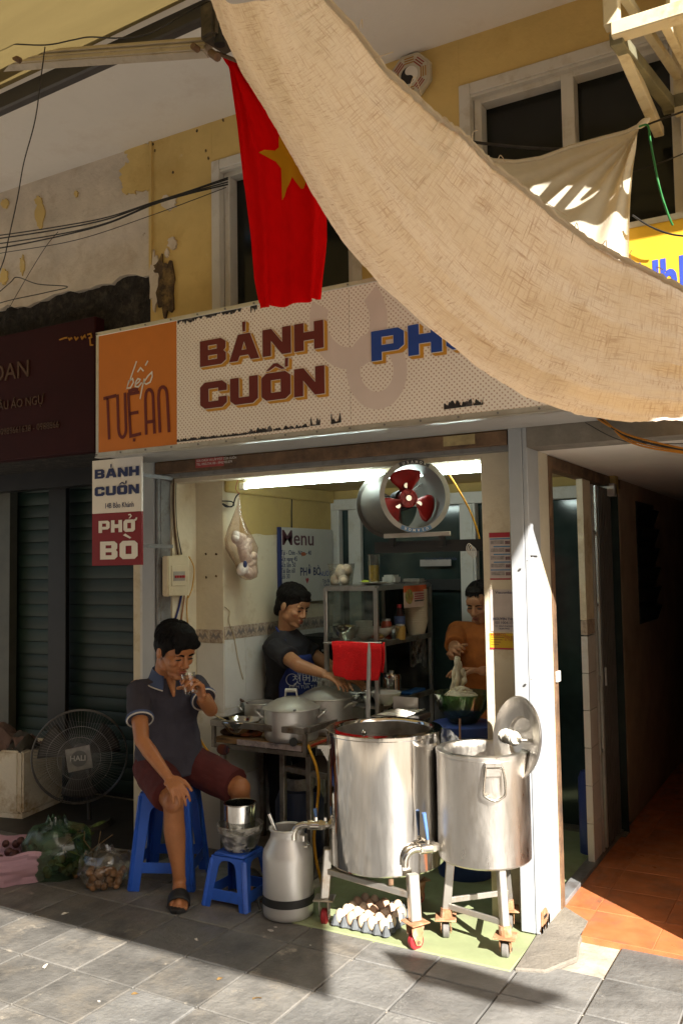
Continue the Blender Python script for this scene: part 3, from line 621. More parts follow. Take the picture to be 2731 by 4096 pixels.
# ------------------------------------------------------------------ neighbour on the left
NB = thing('neighbour_shop', 'dark shuttered neighbouring shopfront with tiled pillar at the left edge', 'building', (-4.6, 4.5, 0))
shut = mat('green_shutter_paint', (.008, .024, .016), .5, var=.4, vs=3, dirt=(.014, .034, .026), ds=2.5, da=.4, rnd=.18, spec=.6)
YH = 4.60
G().box(-7.5, -3.44, YH+.04, YH+.1, 0, 2.5).build('shutter_backing', black_m, NB)
sp = None
for k in range(26):
    z = .03+.094*k
    prof = [(0, 0), (.004, .0), (.007, .012), (.008, .047), (.007, .078), (.004, .09), (0, .09)]
    o = None
    if sp is None:
        g = G(); vs = [(x, YH+.03-d, z+h) for x in (-7.4, -3.45) for d, h in prof]; m_ = len(prof)
        g.add(vs, [(i, i+1, m_+i+1, m_+i) for i in range(m_-1)]); sp = g.build('shutter_slat', shut, NB, smooth=30); zz = z
    else: o = inst(sp, 'shutter_slat', NB); o.location = (0, 0, z-zz)
frm = mat('black_door_frame', (.012, .011, .011), .45, var=.3)
for p0, p1 in ((192, 262),):
    a = onY(p0, 2300, 4.52).x; b = onY(p1, 2300, 4.52).x; G().box(a, b, 4.52, 4.56, 0, 2.3).build('door_post', frm, NB, bevel=.004)
a = onY(330, 2300, 4.35).x; G().box(-7.4, -3.44, 4.30, 4.42, 2.18, 2.42).build('door_head', frm, NB)
a = onY(38, 2300, 4.53).x; G().box(-7.4, a, 4.53, 4.6, 0, 2.25).build('tiled_pillar', mat('grey_green_tile', (.09, .09, .07), .4, var=.15, vs=8, dirt=(.1, .1, .08), ds=5), NB)
G().box(-3.475, -3.445, YF+.02, YF+.06, .0, 2.2).build('white_pole', upvc, NB)
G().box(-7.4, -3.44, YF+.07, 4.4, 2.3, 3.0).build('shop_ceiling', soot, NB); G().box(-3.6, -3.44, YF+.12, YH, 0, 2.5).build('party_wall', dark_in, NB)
G().box(-7.4, -3.6, 3.72, YH, -.012, .0025).build('shop_step', mat('dark_floor', (.03, .027, .024), .5, var=.4, vs=8), NB)  # very dark floor tone, varied at random
YN = YF-.1
NS = thing('neighbour_sign', 'dark burgundy shop sign with dull gold raised letters on the left', 'sign', (-4.3, YN, 2.28))
burg = mat('burgundy_board', (.030, .0045, .006), .7, var=.15, vs=4, spec=.2); gold = mat('dull_gold', (.085, .04, .022), .5, var=.3, metal=.2)
G().box(-6.8, onY(*cA(436, 1500), YN).x, YN, YN+.08, 2.28, 3.07).build('board', burg, NS, bevel=.006)
def gtext(s, c_, a, b, size, sx=1., sp=1.): p = onY(*c_(a, b), YN); return text(s, size, front(p.x, YN-.004, p.z), gold, NS, ext=.004, sx=sx, sp=sp)
gtext('ĐOAN', cC, -95, 620, .15, 1.05); gtext('MAY ĐO CHÂU ÁO NGỰ', cC, -195, 765, .075, .95); gtext('Hoàn Kiếm : 0989661638 - 0988866', cC, -140, 868, .056, .98)
gold2 = mat('bright_brass_sign', (.42, .2, .04), .35, metal=.6)
for pts in ([(275, 413), (300, 404), (312, 402)], [(318, 402), (322, 412), (330, 404), (334, 408)], [(345, 398), (352, 412), (362, 400)], [(375, 396), (380, 408), (392, 392), (396, 404)], [(404, 388), (420, 384), (424, 400), (410, 404)], [(416, 405), (418, 436), (430, 436)]):
    stroke(NS, YN, pts, cC, .009, gold2, .006, 'gold_scroll')

# ------------------------------------------------------------------ awning: tarp, bar, folding arm, joint
BY, BZ = 2.75, onY(0, 420, 2.75).z
bar0 = onY(0, 420, BY); bar1 = onY(828, 42, BY)
AW = thing('folding_awning', 'grey awning bar with aluminium folding arm and rusty joint at top left', 'awning', (-2.6, BY, bar1.z))
gm_ = mat('dark_grey_bar', (.075, .07, .068), .5, var=.15, vs=6)
d_ = (bar1-bar0).normalized(); G().bar(bar0-d_*2, bar1+d_*.02, .05, .085).build('bar', gm_, AW, bevel=.008)
al_c = mat('weathered_cream_alloy', (.52, .45, .35), .45, metal=.25, var=.12, vs=8, dirt=(.34, .27, .18), ds=9, da=.4)
a0, a1 = onY(-200, 262, 2.55), onY(838, 187, 2.68)
u_ = Vector((0, .25, 1)); dd = (a1-a0).normalized()
arm = G().bar(a0, a1, .05, .07, up=u_).build('arm', al_c, AW, bevel=.006, seg=2)
for k in (-.020, .0, .018): G().bar(a0+Vector((0, -.027, k)), a1+Vector((0, -.027, k)), .006, .007, up=u_).build('arm_rib', al_c, arm)
for px, py in ((66, 232), (779, 187)):
    p = onY(px, py, 2.52 if px < 400 else 2.62); G().cyl(p+Vector((0, .02, 0)), p-Vector((0, .012, 0)), .013, n=12).build('bolt', rust, arm)
jt = onY(862, 110, 2.64)
jm = mat('corroded_joint', (.105, .085, .06), .6, metal=.4, var=.3, vs=14, dirt=(.03, .025, .02), ds=9)
G(Matrix.Translation(jt) @ Matrix.Rotation(-.15, 4, 'Z')).box(-.03, .05, -.06, .08, -.07, .075).build('joint', jm, AW, bevel=.012, seg=2)
G().cyl(jt+Vector((.035, -.02, -.09)), jt+Vector((.035, -.02, .10)), .022, n=14).build('joint_pin', black_m, AW); G().cyl(onY(845, 210, 2.62), onY(870, 228, 2.60), .016, n=10).build('joint_bolt', rust, AW)
G().ell(onY(845, 45, 2.6), (.02, .02, .035), 10, 8).build('joint_cap', mat('red_plastic_cap', (.25, .02, .02), .5), AW)
tarp_m = cloth_mat('olive_tarp', (.24, .19, .09), (.20, .15, .06), None, .42, bump=.15)
ty0, tz0, ty1, tz1 = BY-.01, BZ-.02, .02, 3.22
def tarpf(u, v):
    Y = ty0+(ty1-ty0)*v; yp = 6.16-3.29*v; xk = -1.71-.61*(yp-2.85); xp = xk if v > .20 else -4.5+(xk+4.5)*max(0, (v-.16)/.04); Xr = xp+1.16*(3.86-.64*v); X = -8+(Xr+8)*u; z0 = bar0.z+.07+(bar1.z-bar0.z)/(bar1.x-bar0.x)*(min(X, -1.8)-bar0.x)  # unseen right edge is shaped, with a notch, to steer the cast shadow
    Z = z0+(tz1-z0)*v-.06*sin(pi*min(1, v*2.2))+.018*noise.noise(Vector((X*.6, Y*4, 3)))+.012*sin(Y*22+X*1.1)*(1-v)
    return (X, Y, Z)
G().grid(tarpf, 70, 60).build('awning_tarp', tarp_m, smooth=60, label='olive brown canvas tarp sagging over the awning bar', cat='tarp')
wire = mat('dark_wire', (.02, .018, .016), .5, var=.2)
def cable(pts, r, label, name='cable', mt=wire, n=8, group=None, nn=6): return G().tube(spline(pts, n), r, nn).build(name, mt, smooth=60, label=label, cat='cable', group=group)
cable([onY(-150, 205, 2.3), onY(0, 175, 2.35), onY(180, 178, 2.4), onY(290, 158, 2.45), onY(360, 146, 2.45), onY(480, 150, 2.45), onY(600, 130, 2.5), onY(760, 40, 2.6), onY(840, 0, 2.65)], .003, 'thin wire running under the olive tarp', 'wire')
cable([onY(180, 185, 2.5), onY(165, 300, 2.52), onY(140, 480, 2.55), onY(95, 650, 2.6), onY(70, 790, 2.65), onY(35, 950, 2.7), onY(8, 1060, 2.75), onY(-60, 1200, 2.8)], .0026, 'thin string hanging down from the awning arm', 'string')

# ------------------------------------------------------------------ flag
YG = 2.72
def edge(pts, v):
    k = min(len(pts)-1.0001, v*(len(pts)-1)); i = int(k); t = k-i
    return Vector((pts[i][0]*(1-t)+pts[i+1][0]*t, pts[i][1]*(1-t)+pts[i+1][1]*t))
fl_l = [(878, 215), (905, 260), (925, 470), (945, 700), (980, 930), (1000, 1110), (1030, 1238)]
fl_r = [(965, 250), (1010, 330), (1150, 470), (1290, 600), (1312, 830), (1312, 1010), (1300, 1188)]
def flagf(u, v):
    a = edge(fl_l, v); b = edge(fl_r, v); p = a+(b-a)*u; q = onY(p.x, p.y, YG)
    o = .035*sin(u*9+v*2.)*min(1, v*2+.3)+.014*sin(u*23+v*5)+.01*(1-abs(noise.noise(Vector((u*5+v*1.2, v*1.5, 3)))))**4
    return q+Vector((0, o, (.012*sin(u*10+1) if v > .97 else 0)))
flag_red = cloth_mat('flag_red_cloth', (.72, .005, .007), (.95, .01, .012), None, .35, bump=.1)
flag_y = cloth_mat('flag_yellow_cloth', (.56, .32, .02), (.8, .42, .02), None, .35, bump=.1)
FL = thing('flag', 'red flag with a yellow star hanging from the awning joint', 'flag', tuple(onY(900, 225, YG)))
G().grid(flagf, 44, 70).build('cloth', flag_red, FL, smooth=60)
# the star, sewn on: follows the folds of the cloth
starpx = [(1117, 508), (1200, 790), (1130, 620), (1062, 622), (1117, 600)]
cs = (1170, 640)
tips = [(1112, 505), (1062, 624), (1132, 805), (1195, 745), (1260, 600)]
inn = [(1118, 596), (1128, 670), (1168, 712), (1210, 660), (1170, 560)]
poly = []
for i in range(5): poly += [tips[i], inn[i]]
def inv_flag(px, py):
    best = None
    for j in range(101):
        v = j/100; a = edge(fl_l, v); b = edge(fl_r, v); p = a+(b-a)*((px-a.x)/max(1, b.x-a.x)); dy = abs(p.y-py)
        if best is None or dy < best[0]: best = (dy, (px-a.x)/max(1, b.x-a.x), v)
    return min(1, max(0, best[1])), best[2]
g = G(); cu_, cv_ = inv_flag(1165, 640); ring = []
for i in range(10):
    for t in range(4):
        k = t/4; q = (poly[i][0]*(1-k)+poly[(i+1) % 10][0]*k, poly[i][1]*(1-k)+poly[(i+1) % 10][1]*k); ring.append(inv_flag(*q))
vs = []; nr = 5
for r in range(1, nr+1):
    for (u, v) in ring: vs.append(Vector(flagf(cu_+(u-cu_)*r/nr, cv_+(v-cv_)*r/nr))+Vector((.001, -.004, 0)))
vs.append(Vector(flagf(cu_, cv_))+Vector((.001, -.004, 0))); n_ = len(ring)
fs = [((r*n_)+i, r*n_+(i+1) % n_, (r+1)*n_+(i+1) % n_, (r+1)*n_+i) for r in range(nr-1) for i in range(n_)]+[(len(vs)-1, i, (i+1) % n_) for i in range(n_)]
g.add(vs, fs).build('star', flag_y, FL, smooth=60, fix=False)
a = onY(870, 200, YG); G().cyl(onY(868, 210, YG), onY(1000, 262, YG-.05), .008, n=8).build('flag_pole', rust, FL)

# ------------------------------------------------------------------ big burlap sheet and the white cloth behind it
bl = [(820, -40), (880, 140), (952, 300), (1042, 440), (1132, 600), (1226, 770), (1358, 980), (1515, 1160), (1700, 1330), (1900, 1480), (2100, 1590), (2300, 1655), (2500, 1690), (2731, 1690), (2900, 1660)]
bu = [(1230, -60), (1300, 20), (1400, 130), (1530, 300), (1640, 400), (1740, 500), (1840, 565), (1950, 680), (2080, 790), (2210, 900), (2350, 995), (2480, 1070), (2600, 1120), (2760, 1190), (2900, 1250)]
def burl(u, v):
    a = edge(bl, u); b = edge(bu, u)
    ya = 2.30+.62*min(1, u*1.3); yb_ = 1.38+.42*u
    if v > .97: b = b+Vector((0, -3*noise.noise(Vector((u*80, 1, 1)))))
    pa = onY(a.x, a.y+(5*noise.noise(Vector((u*120, 7, 1)))+4*noise.noise(Vector((u*37, 3, 1)))), ya); pb2 = onY(b.x, b.y+5*noise.noise(Vector((u*90, 5, 1))), yb_)
    p = pa+(pb2-pa)*v
    sag = -.10*sin(pi*v)*(.5+.5*sin(pi*min(1, u*1.2)))
    fold = .020*sin(v*13+u*3.5+1.2*noise.noise(Vector((u*3, v*2, 0))))+.010*sin(v*29+u*6)*(.4+u)+.016*noise.noise(Vector((u*6, v*3, 2)))+.016*(1-abs(noise.noise(Vector((u*2.2+v*1.5, v*9, 5)))))**5
    return p+Vector((0, fold*.8-sag*.4, fold*.7+sag*.6))
bur = cloth_mat('burlap', (.74, .64, .55), (1., .91, .83), (.52, .37, .28), .80, wscale=(300, 120), bump=.5)
BU = thing('burlap_sheet', 'large tan burlap sheet slung down diagonally across the shopfront', 'fabric sheet', tuple(burl(.5, .5)))
ob = G().grid(burl, 200, 60).build('cloth', bur, BU, smooth=60)
hemm = cloth_mat('burlap_hem', (.72, .62, .46), (.85, .70, .5), None, .35)
g = G()
hp = [Vector(burl(i/120, .995))+Vector((0, -.004, .006+.004*noise.noise(Vector((i*.7, 0, 0))))) for i in range(121)]
g.tube(hp, [.006+.003*noise.noise(Vector((i*.9, 4, 0))) for i in range(121)], 6).build('frayed_edge', hemm, BU, smooth=60)
for k in range(14):
    rd = random.Random(k); u = .15+.06*k; p = Vector(burl(u, 1)); g = G().tube(spline([p, p+Vector((rd.uniform(-.02, .02), -.01, .02)), p+Vector((rd.uniform(-.04, .04), -.02, rd.uniform(-.03, .03)))], 4), .0009, 4); g.build('loose_thread', hemm, BU)
wt = [(1880, 600), (1960, 632), (2050, 632), (2150, 612), (2270, 566), (2400, 535), (2500, 518), (2556, 503)]
wb = [(1960, 1010), (2050, 1030), (2140, 1050), (2230, 1075), (2320, 1100), (2400, 1110), (2470, 1090), (2526, 1070)]
def wcl(u, v):
    a = edge(wt, u); b = edge(wb, u); k = v-.10*sin(pi*v)*(u**3)
    p = a+(b-a)*k; q = onY(p.x-14*sin(pi*v)*u**4, p.y, 3.37)
    ang = atan2(v*1.2, 1.02-u); o = .016*sin(ang*22)*(.3+u)*min(1, v*4)*.8+.05*sin(pi*u)*(1-v)
    return q+Vector((0, -.12*v*(1-.5*u)+o, 0))
wcm = cloth_mat('white_cotton', (.80, .74, .60), (.85, .75, .55), None, .35, bump=.2)
WC = thing('white_cloth', 'cream cotton cloth tied up in front of the upper right window', 'fabric sheet', tuple(wcl(.5, .5)))
G().grid(wcl, 80, 60).build('cloth', wcm, WC, smooth=60)
kn = onY(2572, 490, 3.37); G().ell(kn, (.03, .014, .014), 10, 8, Matrix.Rotation(-.5, 3, 'Y')).build('knot', wcm, WC, smooth=60); G().tube([Vector(wcl(i/40, .0))+Vector((0, -.004, 0)) for i in range(41)], .008, 6).build('hem', wcm, WC, smooth=60)
grn = mat('green_cord', (.015, .16, .035), .5)
cable([onY(2555, 505, 3.24), onY(2590, 500, 3.24), onY(2600, 560, 3.24), onY(2615, 640, 3.25), onY(2640, 760, 3.27), onY(2672, 858, 3.3), onY(2690, 900, 3.32)], .004, 'green cord hanging beside the cream cloth', 'cord', grn)

# ------------------------------------------------------------------ yellow sign on the right
YY = 3.40
YSG = thing('yellow_sign', 'yellow box sign with blue lettering at the right edge', 'sign', (-.3, YY, 2.3))
zt = onY(*cB(1450, 1000), YY).z; xl = onY(*cB(1325, 1060), YY).x
G().box(max(xl-.02, SX1+.005), 1.6, YY, YF-.01, SZ0, zt).build('box', mat('sign_yellow', (.72, .42, .03), .45, var=.08, vs=4), YSG)
G().box(max(xl-.02, SX1+.005), 1.6, YY-.006, YY+.03, zt-.02, zt+.002).build('frame_rail', alum, YSG)
blu = mat('royal_blue_print', (.035, .07, .42), .5)
p = onY(*cB(1470, 1330), YY); zt2 = onY(*cB(1470, 1170), YY).z
text('UhE', (zt2-p.z)*1.45, front(onY(*cB(1345, 1290), YY).x, YY-.001, p.z-.02), blu, YSG, bold=.006, sx=.68)
# ------------------------------------------------------------------ air-conditioner bracket and its unit, top right
pnt = mat('cream_painted_iron', (.62, .55, .38), .55, var=.12, vs=7, dirt=(.40, .30, .16), ds=8, da=.4, dirt2=(.25, .13, .06), d2s=14, d2a=.3)
pgr = mat('green_stained_iron', (.20, .19, .12), .6, var=.3, vs=8, dirt=(.1, .09, .06), ds=6)
AC = thing('unit_bracket', 'cream painted iron bracket frame carrying an outdoor unit at top right', 'bracket', tuple(onY(2440, 140, 2.9)))
q0, q1, q2 = onY(*cB(1245, 150), 2.95), onY(*cB(1568, 60), 2.95), onY(*cB(1245, -150), 2.95)
dirx = Vector((1, 0, 0)); e0 = q0; e1 = Vector((.6, 2.95, q0.z))
G().bar(e0, e1, .06, .05).build('front_rail', pnt, AC, bevel=.003)
G().bar(e0+Vector((0, 0, .02)), e0+Vector((0, 0, .75)), .05, .05).build('upright', pnt, AC, bevel=.003)
for dx in (0.012, .30): G().bar(e0+Vector((dx, .03, -.01)), (e0.x+dx, YF, e0.z-.01), .04, .04).build('side_rail', pnt if dx else pgr, AC, bevel=.003)
s1 = onY(*cB(1510, 480), YF-.03); G().bar(e0+Vector((.01, .0, -.02)), Vector((s1.x, YF-.02, s1.z)), .045, .045).build('brace', pgr, AC, bevel=.003)
G().bar(e0+Vector((.16, .0, .0)), Vector((s1.x+.10, YF-.02, s1.z+.06)), .03, .03).build('brace', pnt, AC, bevel=.003)
G().bar(onY(*cB(1285, -40), 3.0), onY(*cB(1545, 350), YF-.05), .03, .03).build('brace', pnt, AC, bevel=.003)
G().bar(Vector((s1.x-.03, YF-.03, s1.z)), Vector((s1.x+.3, YF-.03, s1.z)), .05, .05).build('wall_plate', pgr, AC); G().bar(Vector((s1.x+.04, YF-.03, s1.z+.9)), Vector((s1.x+.04, YF-.03, s1.z-.05)), .045, .04).build('wall_upright', pnt, AC)
UN = thing('outdoor_unit', 'cream outdoor air conditioning unit on the iron bracket', 'air conditioner', (e0.x+.55, 3.25, e0.z+.03))
G().box(e0.x+.16, e0.x+1.0, 3.03, 3.36, e0.z+.045, e0.z+.6).build('casing', pnt, UN, bevel=.015, seg=2)
for dx in (.25, .85): G().box(e0.x+dx, e0.x+dx+.06, 3.0, 3.4, e0.z+.0255, e0.z+.044).build('foot', pgr, UN)
# bagua mirror on the wall
bc = onY(*cB(318, 352), YF-.02); BG = thing('bagua_mirror', 'small eight sided charm mirror with black and white swirl on the yellow wall', 'charm', (bc.x, YF-.02, bc.z))
Mb = frame((bc.x, YF-.005, bc.z), (1, 0, 0), (0, 0, 1), (0, -1, 0)); rb = .115
octo = lambda r: [(r*cos(radians(22.5+45*i)), r*sin(radians(22.5+45*i))) for i in range(8)]
G(Mb).prism(octo(rb), 0, .03).build('plate', mat('bone_white_plate', (.50, .44, .33), .5, var=.1), BG, bevel=.004); G(Mb).prism(octo(rb*.86), .0305, .032).build('inner_plate', mat('pale_plate', (.56, .52, .42), .5), BG)
G(Mb).prism([(.045*cos(t*pi/12), .045*sin(t*pi/12)) for t in range(24)], .0325, .0335).build('swirl_disc', white_p, BG)
sw = [(.044*cos(radians(t)), .044*sin(radians(t))) for t in range(90, 271, 15)]+[(.022*cos(radians(t)), -.022+.022*sin(radians(t))) for t in range(270, 450, 20)]+[(-.022*cos(radians(t)), .022+.022*sin(radians(t))) for t in range(-90, 90, 20)]
G(Mb).prism(sw, .034, .035).build('swirl', black_m, BG)
for k in range(8):
    a = radians(45*k); Mk = Mb @ Matrix.Rotation(a, 4, 'Z')
    for j in range(3): G(Mk).box(-.025, .025, .058+.012*j, .064+.012*j, .0325, .0335).build('trigram_bar', mat('trigram_red', (.30, .05, .03), .5) if k % 2 else mat('trigram_ochre', (.4, .2, .03), .5), BG)
# ------------------------------------------------------------------ overhead cables
for k, (dy, sag) in enumerate(((0, 0), (14, 6), (26, 2), (-8, -3))):
    cable([onY(-200, 975+dy*1.6, 3.55), onY(0, 952+dy*1.5, 3.55), onY(240, 915+dy+sag, 3.55), onY(430, 875+dy*.6+sag, 3.55), onY(606, 812+dy*.3, 3.6), onY(740, 770+dy*.3, 3.65), onY(912, 715+dy*.8, 3.72)], .0042-.0006*(k % 2), ['thick black cable, topmost of the bundle across the plaster', 'black cable in the middle of the bundle across the plaster', 'black cable lowest in the bundle across the plaster', 'thin cable just above the bundle on the plaster'][k], group='cables across the wall')
cable([onY(-200, 1050, 3.55), onY(0, 1012, 3.55), onY(300, 960, 3.56), onY(600, 862, 3.6), onY(905, 748, 3.7)], .0022, 'thin single wire below the black cable bundle', 'wire')
cable([onY(232, 926, 3.54), onY(180, 990, 3.53), onY(100, 1120, 3.52), onY(20, 1260, 3.5), onY(-60, 1400, 3.5)], .0018, 'thin wire slanting down to the dark ledge', 'wire')
cable([onY(-40, 1200, 3.5), onY(40, 1130, 3.5), onY(70, 1108, 3.5), onY(150, 1135, 3.5), onY(270, 1146, 3.52), onY(180, 1170, 3.52), onY(40, 1200, 3.5), onY(-60, 1230, 3.5)], .003, 'looped black wires above the burgundy sign', 'wire')
cable([onY(1800, 555, 3.4), onY(1960, 575, 3.4), onY(2120, 590, 3.42), onY(2260, 592, 3.45), onY(2400, 560, 3.5)], .006, 'black cables passing behind the cream cloth', 'cable')
cable([onY(2350, 560, 3.52), onY(2520, 520, 3.5), onY(2660, 470, 3.45), onY(2800, 420, 3.4)], .004, 'dark cable rising behind the knot of the cloth', 'cable'); cable([onY(2520, 690, 3.5), onY(2640, 650, 3.45), onY(2740, 610, 3.4)], .0025, 'thin wire in front of the right window', 'wire')
cable([onY(2530, 860, 3.3), onY(2600, 905, 3.28), onY(2680, 935, 3.27), onY(2760, 945, 3.27)], .0035, 'brown wire drooping over the yellow sign', 'wire')
oc = mat('orange_cable', (.42, .17, .012), .5, var=.2)
for k in range(4):
    cable([onY(2380+8*k, 1668, 3.68), onY(2430+6*k, 1700+3*k, 3.66), onY(2500, 1735+8*k, 3.66), onY(2600, 1765+9*k, 3.66), onY(2760, 1800+5*k, 3.66)], .0045-.0007*(k > 1), ['orange cable, uppermost of those under the alley beam', 'second orange cable under the alley beam', 'third orange cable under the alley beam', 'lowest orange cable under the alley beam'][k], mt=oc if k != 1 else wire, group='orange cables under the beam')
cable([onY(2340, 1690, 3.7), onY(2500, 1765, 3.68), onY(2760, 1775, 3.68)], .002, 'thin black wire crossing the alley ceiling', 'wire')
# ------------------------------------------------------------------ buildings across the street and beyond the room (seen in reflections, closing off the light)
OB = thing('opposite_building', 'tan shophouse across the street behind the viewer', 'building', (0, -6, 0))
tanw = mat('tan_stucco', (.40, .33, .24), .85, var=.15, vs=1.5, dirt=(.27, .22, .17), ds=1.2, da=.4)
G().box(-14, 12, -7, -6, -.1, 6.0).build('wall', tanw, OB)
for k in range(11):
    x = -13+2.2*k; wd = G().box(x, x+1.1, -5.99, -5.95, 3.5, 5.2).build('window', dark_glass, OB); G().box(x-.08, x+1.18, -5.97, -5.9, 3.4, 3.5).build('sill', upvc, wd)
    G().box(x-.3, x+1.0, -5.99, -5.96, 0, 2.7).build('doorway', [dark_in, maroon, black_m, shut][k % 4], OB)
    G().bar((x+.4, -5.95, 3.1), (x+.4, -5.2, 2.85), 1.7, .04).build('shop_awning', [mat('awning_red', (.45, .03, .03), .7), mat('awning_green', (.06, .14, .08), .7), mat('awning_cream', (.5, .42, .3), .7)][k % 3], OB)
    if k % 2: G().box(x+1.2, x+1.75, -5.94, -5.92, .4, 3.0).build('banner', MATS['awning_red'], OB)
    G().box(x+1.1, x+1.9, -5.985, -5.95, 0, 3.0).build('pier', [tanw, upvc][k % 2], OB)
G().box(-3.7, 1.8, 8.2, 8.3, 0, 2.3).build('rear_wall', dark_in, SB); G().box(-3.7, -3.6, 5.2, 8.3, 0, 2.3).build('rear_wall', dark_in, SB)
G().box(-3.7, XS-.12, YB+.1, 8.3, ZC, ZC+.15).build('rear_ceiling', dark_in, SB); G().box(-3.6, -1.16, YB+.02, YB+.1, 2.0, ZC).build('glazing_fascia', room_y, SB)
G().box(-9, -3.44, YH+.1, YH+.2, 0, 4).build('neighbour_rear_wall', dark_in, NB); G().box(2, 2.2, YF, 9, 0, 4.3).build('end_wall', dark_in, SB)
# ------------------------------------------------------------------ steel and plastic finishes
steel = mat('polished_steel', (.64, .62, .59), .09, metal=1., var=.12, vs=7, rvar=.06, stretch=(1, 1, .08), bump=.22, bs=8, dirt=(.46, .41, .35), ds=7, da=.36)
brushed = mat('brushed_steel', (.60, .57, .53), .36, metal=1., var=.1, vs=14, rvar=.10, stretch=(1, 1, .3), bump=.12, bs=60, dirt=(.47, .43, .37), ds=8, da=.38)
alu = mat('dull_aluminium', (.62, .60, .57), .42, metal=.85, var=.08, vs=7, rvar=.08, dirt=(.45, .41, .36), ds=6, da=.34)
alu_lid = mat('worn_aluminium_lid', (.52, .50, .46), .5, metal=.8, var=.12, vs=9, rvar=.1, bump=.12, bs=70)
oldsteel = mat('grimy_steel', (.26, .24, .21), .4, metal=.7, var=.3, vs=12, dirt=(.12, .08, .05), ds=9, da=.44)
legsteel = mat('leg_steel', (.58, .55, .50), .35, metal=.8, var=.12, vs=9, dirt=(.40, .27, .16), ds=9, da=.36)
blue_pl = mat('blue_plastic', (.025, .105, .52), .38, var=.1, vs=7, dirt=(.02, .07, .32), ds=6, da=.36, rvar=.1)
wood = mat('charred_board', (.33, .20, .09), .8, var=.3, vs=14, stretch=(1, 6, 6), dirt=(.06, .035, .02), ds=7, da=.45)
glassm = mat('clear_glass', (.95, .97, .95), .02, trans=1., ior=1.3, var=.0); tea = mat('amber_tea', (.75, .30, .06), .05, trans=.85, ior=1.33, var=0.); tea2 = mat('iced_tea', (.72, .42, .03), .05, trans=.8, ior=1.33, var=0.)
clearp = pane_mat('clear_plastic', (.90, .90, .88), .12, .15, .14); paneg = pane_mat('cabinet_glass', (.80, .83, .80), .13, .06, .07)
white_c = mat('white_china', (.72, .69, .63), .2, var=.05); paper = mat('white_paper', (.70, .65, .57), .8, var=.08)
skin_red = mat('caster_red', (.35, .025, .03), .45, var=.2, vs=20)
brass = mat('valve_chrome', (.66, .62, .55), .22, metal=1., var=.1, vs=30)
hose_m = mat('orange_hose', (.62, .30, .01), .45, var=.1)

def castor(x, y, ang, parent, wheel, red=False, zt=.115):
    M = rz(ang, (x, y, 0)); c = G(M)
    c.box(-.045, .045, -.045, .045, zt-.006, zt); f = c.build('castor', rustlight if not red else legsteel, parent, bevel=.002)
    fk = G(M); 
    for sx in (-.022, .018): fk.prism([(0, 0)]*0 or [(-.03, .02), (.03, .02), (.04, .1), (-.04, .1)], 0, 0) if False else None
    h = G(M @ frame((0, 0, 0), (0, 1, 0), (0, 0, 1), (1, 0, 0)))
    for s0 in (-.022, .018): h.prism([(-.010, .022), (.012, .018), (.02, .03), (.022, .06), (.034, zt-.007), (-.034, zt-.007), (-.03, .07)], s0, s0+.004)
    h.build('castor_fork', rustlight if not red else legsteel, f, bevel=.001)
    G(M).cyl((-.014, 0, .034), (.014, 0, .034), .034, n=24).build('wheel', wheel, f, smooth=40, bevel=.004)
    G(M).cyl((-.026, 0, .034), (.026, 0, .034), .007, n=10).build('axle', rust, f)
def stockpot(name, label, cx, cy, R, z0, z1, leg_px, mt, wheelm, rim_in, inner=None):
    T = thing(name, label, 'stockpot', (cx, cy, 0)); M = Matrix.Translation((cx, cy, 0)); h = z1-z0
    prof = [(0, z0+.004), (R-.02, z0+.002), (R-.006, z0+.004), (R, z0+.012), (R, z1-.02), (R+.003, z1-.016), (R+.003, z1-.003), (R, z1), (R-rim_in+.004, z1+.001), (R-rim_in, z1-.004), (R-rim_in-.004, z1-.03), (R-rim_in-.006, z1-.25), (0, z1-.252)]
    body = G(M).lathe(prof, 72).build('body', mt, T, smooth=35)
    G(M).tube([(cos(t*pi/36)*(R+.001), sin(t*pi/36)*(R+.001), z1-.018) for t in range(72)], .0016, 5, closed=True).build('seam', mt, body)
    return T, M
# big stockpot on castors
bcx, bcy, bR = -1.857, 3.60, .262
bz1 = zat(2908, bcx, bcy); bz0 = zat(3437, bcx, bcy)
BP, bM = stockpot('large_stockpot', 'large polished steel stockpot on castors with a red towel mirrored in it', bcx, bcy, bR, bz0, bz1, None, steel, skin_red, .042)
soup = mat('dark_broth', (.035, .025, .016), .08, var=.4, vs=12, dirt=(.1, .08, .05), ds=14)
G(bM).cyl((0, 0, bz1-.075), (0, 0, bz1-.07), bR-.05, n=48).build('broth', soup, BP)
inner = G(bM).lathe([(bR-.046, bz1-.012), (bR-.05, bz1-.013), (bR-.052, bz1-.07)], 60).build('inner_lid_ring', oldsteel, BP, smooth=40)
k_ = onZ(*cG(400, 362), bz1+.005); G().ell(k_, .011, 12, 8).build('knob', steel, BP, smooth=60)
fa, fb = onZ(*cG(155, 1562)), onZ(*cG(725, 1722))
legs = [(fa.x, fa.y, True), (fb.x, fb.y, False), (bcx+.04, bcy+.24, False)]
def leg(T, fx, fy, cx, cy, R, ztop, zb, w_=.048, m=legsteel, tilt=.02):
    d = Vector((cx-fx, cy-fy, 0)).normalized(); b = Vector((fx, fy, zb)); t = b+d*tilt; t.z = ztop
    g = G(); a = atan2(d.y, d.x); 
    for (p, q) in ((b, t),): g.bar(p, q, w_, w_*.8, up=(d.x, d.y, 0))
    return g.build('leg', m, T, bevel=.004)
for x, y, r_ in legs: leg(BP, x, y, bcx, bcy, bR, bz0+(.03 if not r_ else .06), .115); castor(x, y, .35 if r_ else -.5, BP, skin_red, r_)
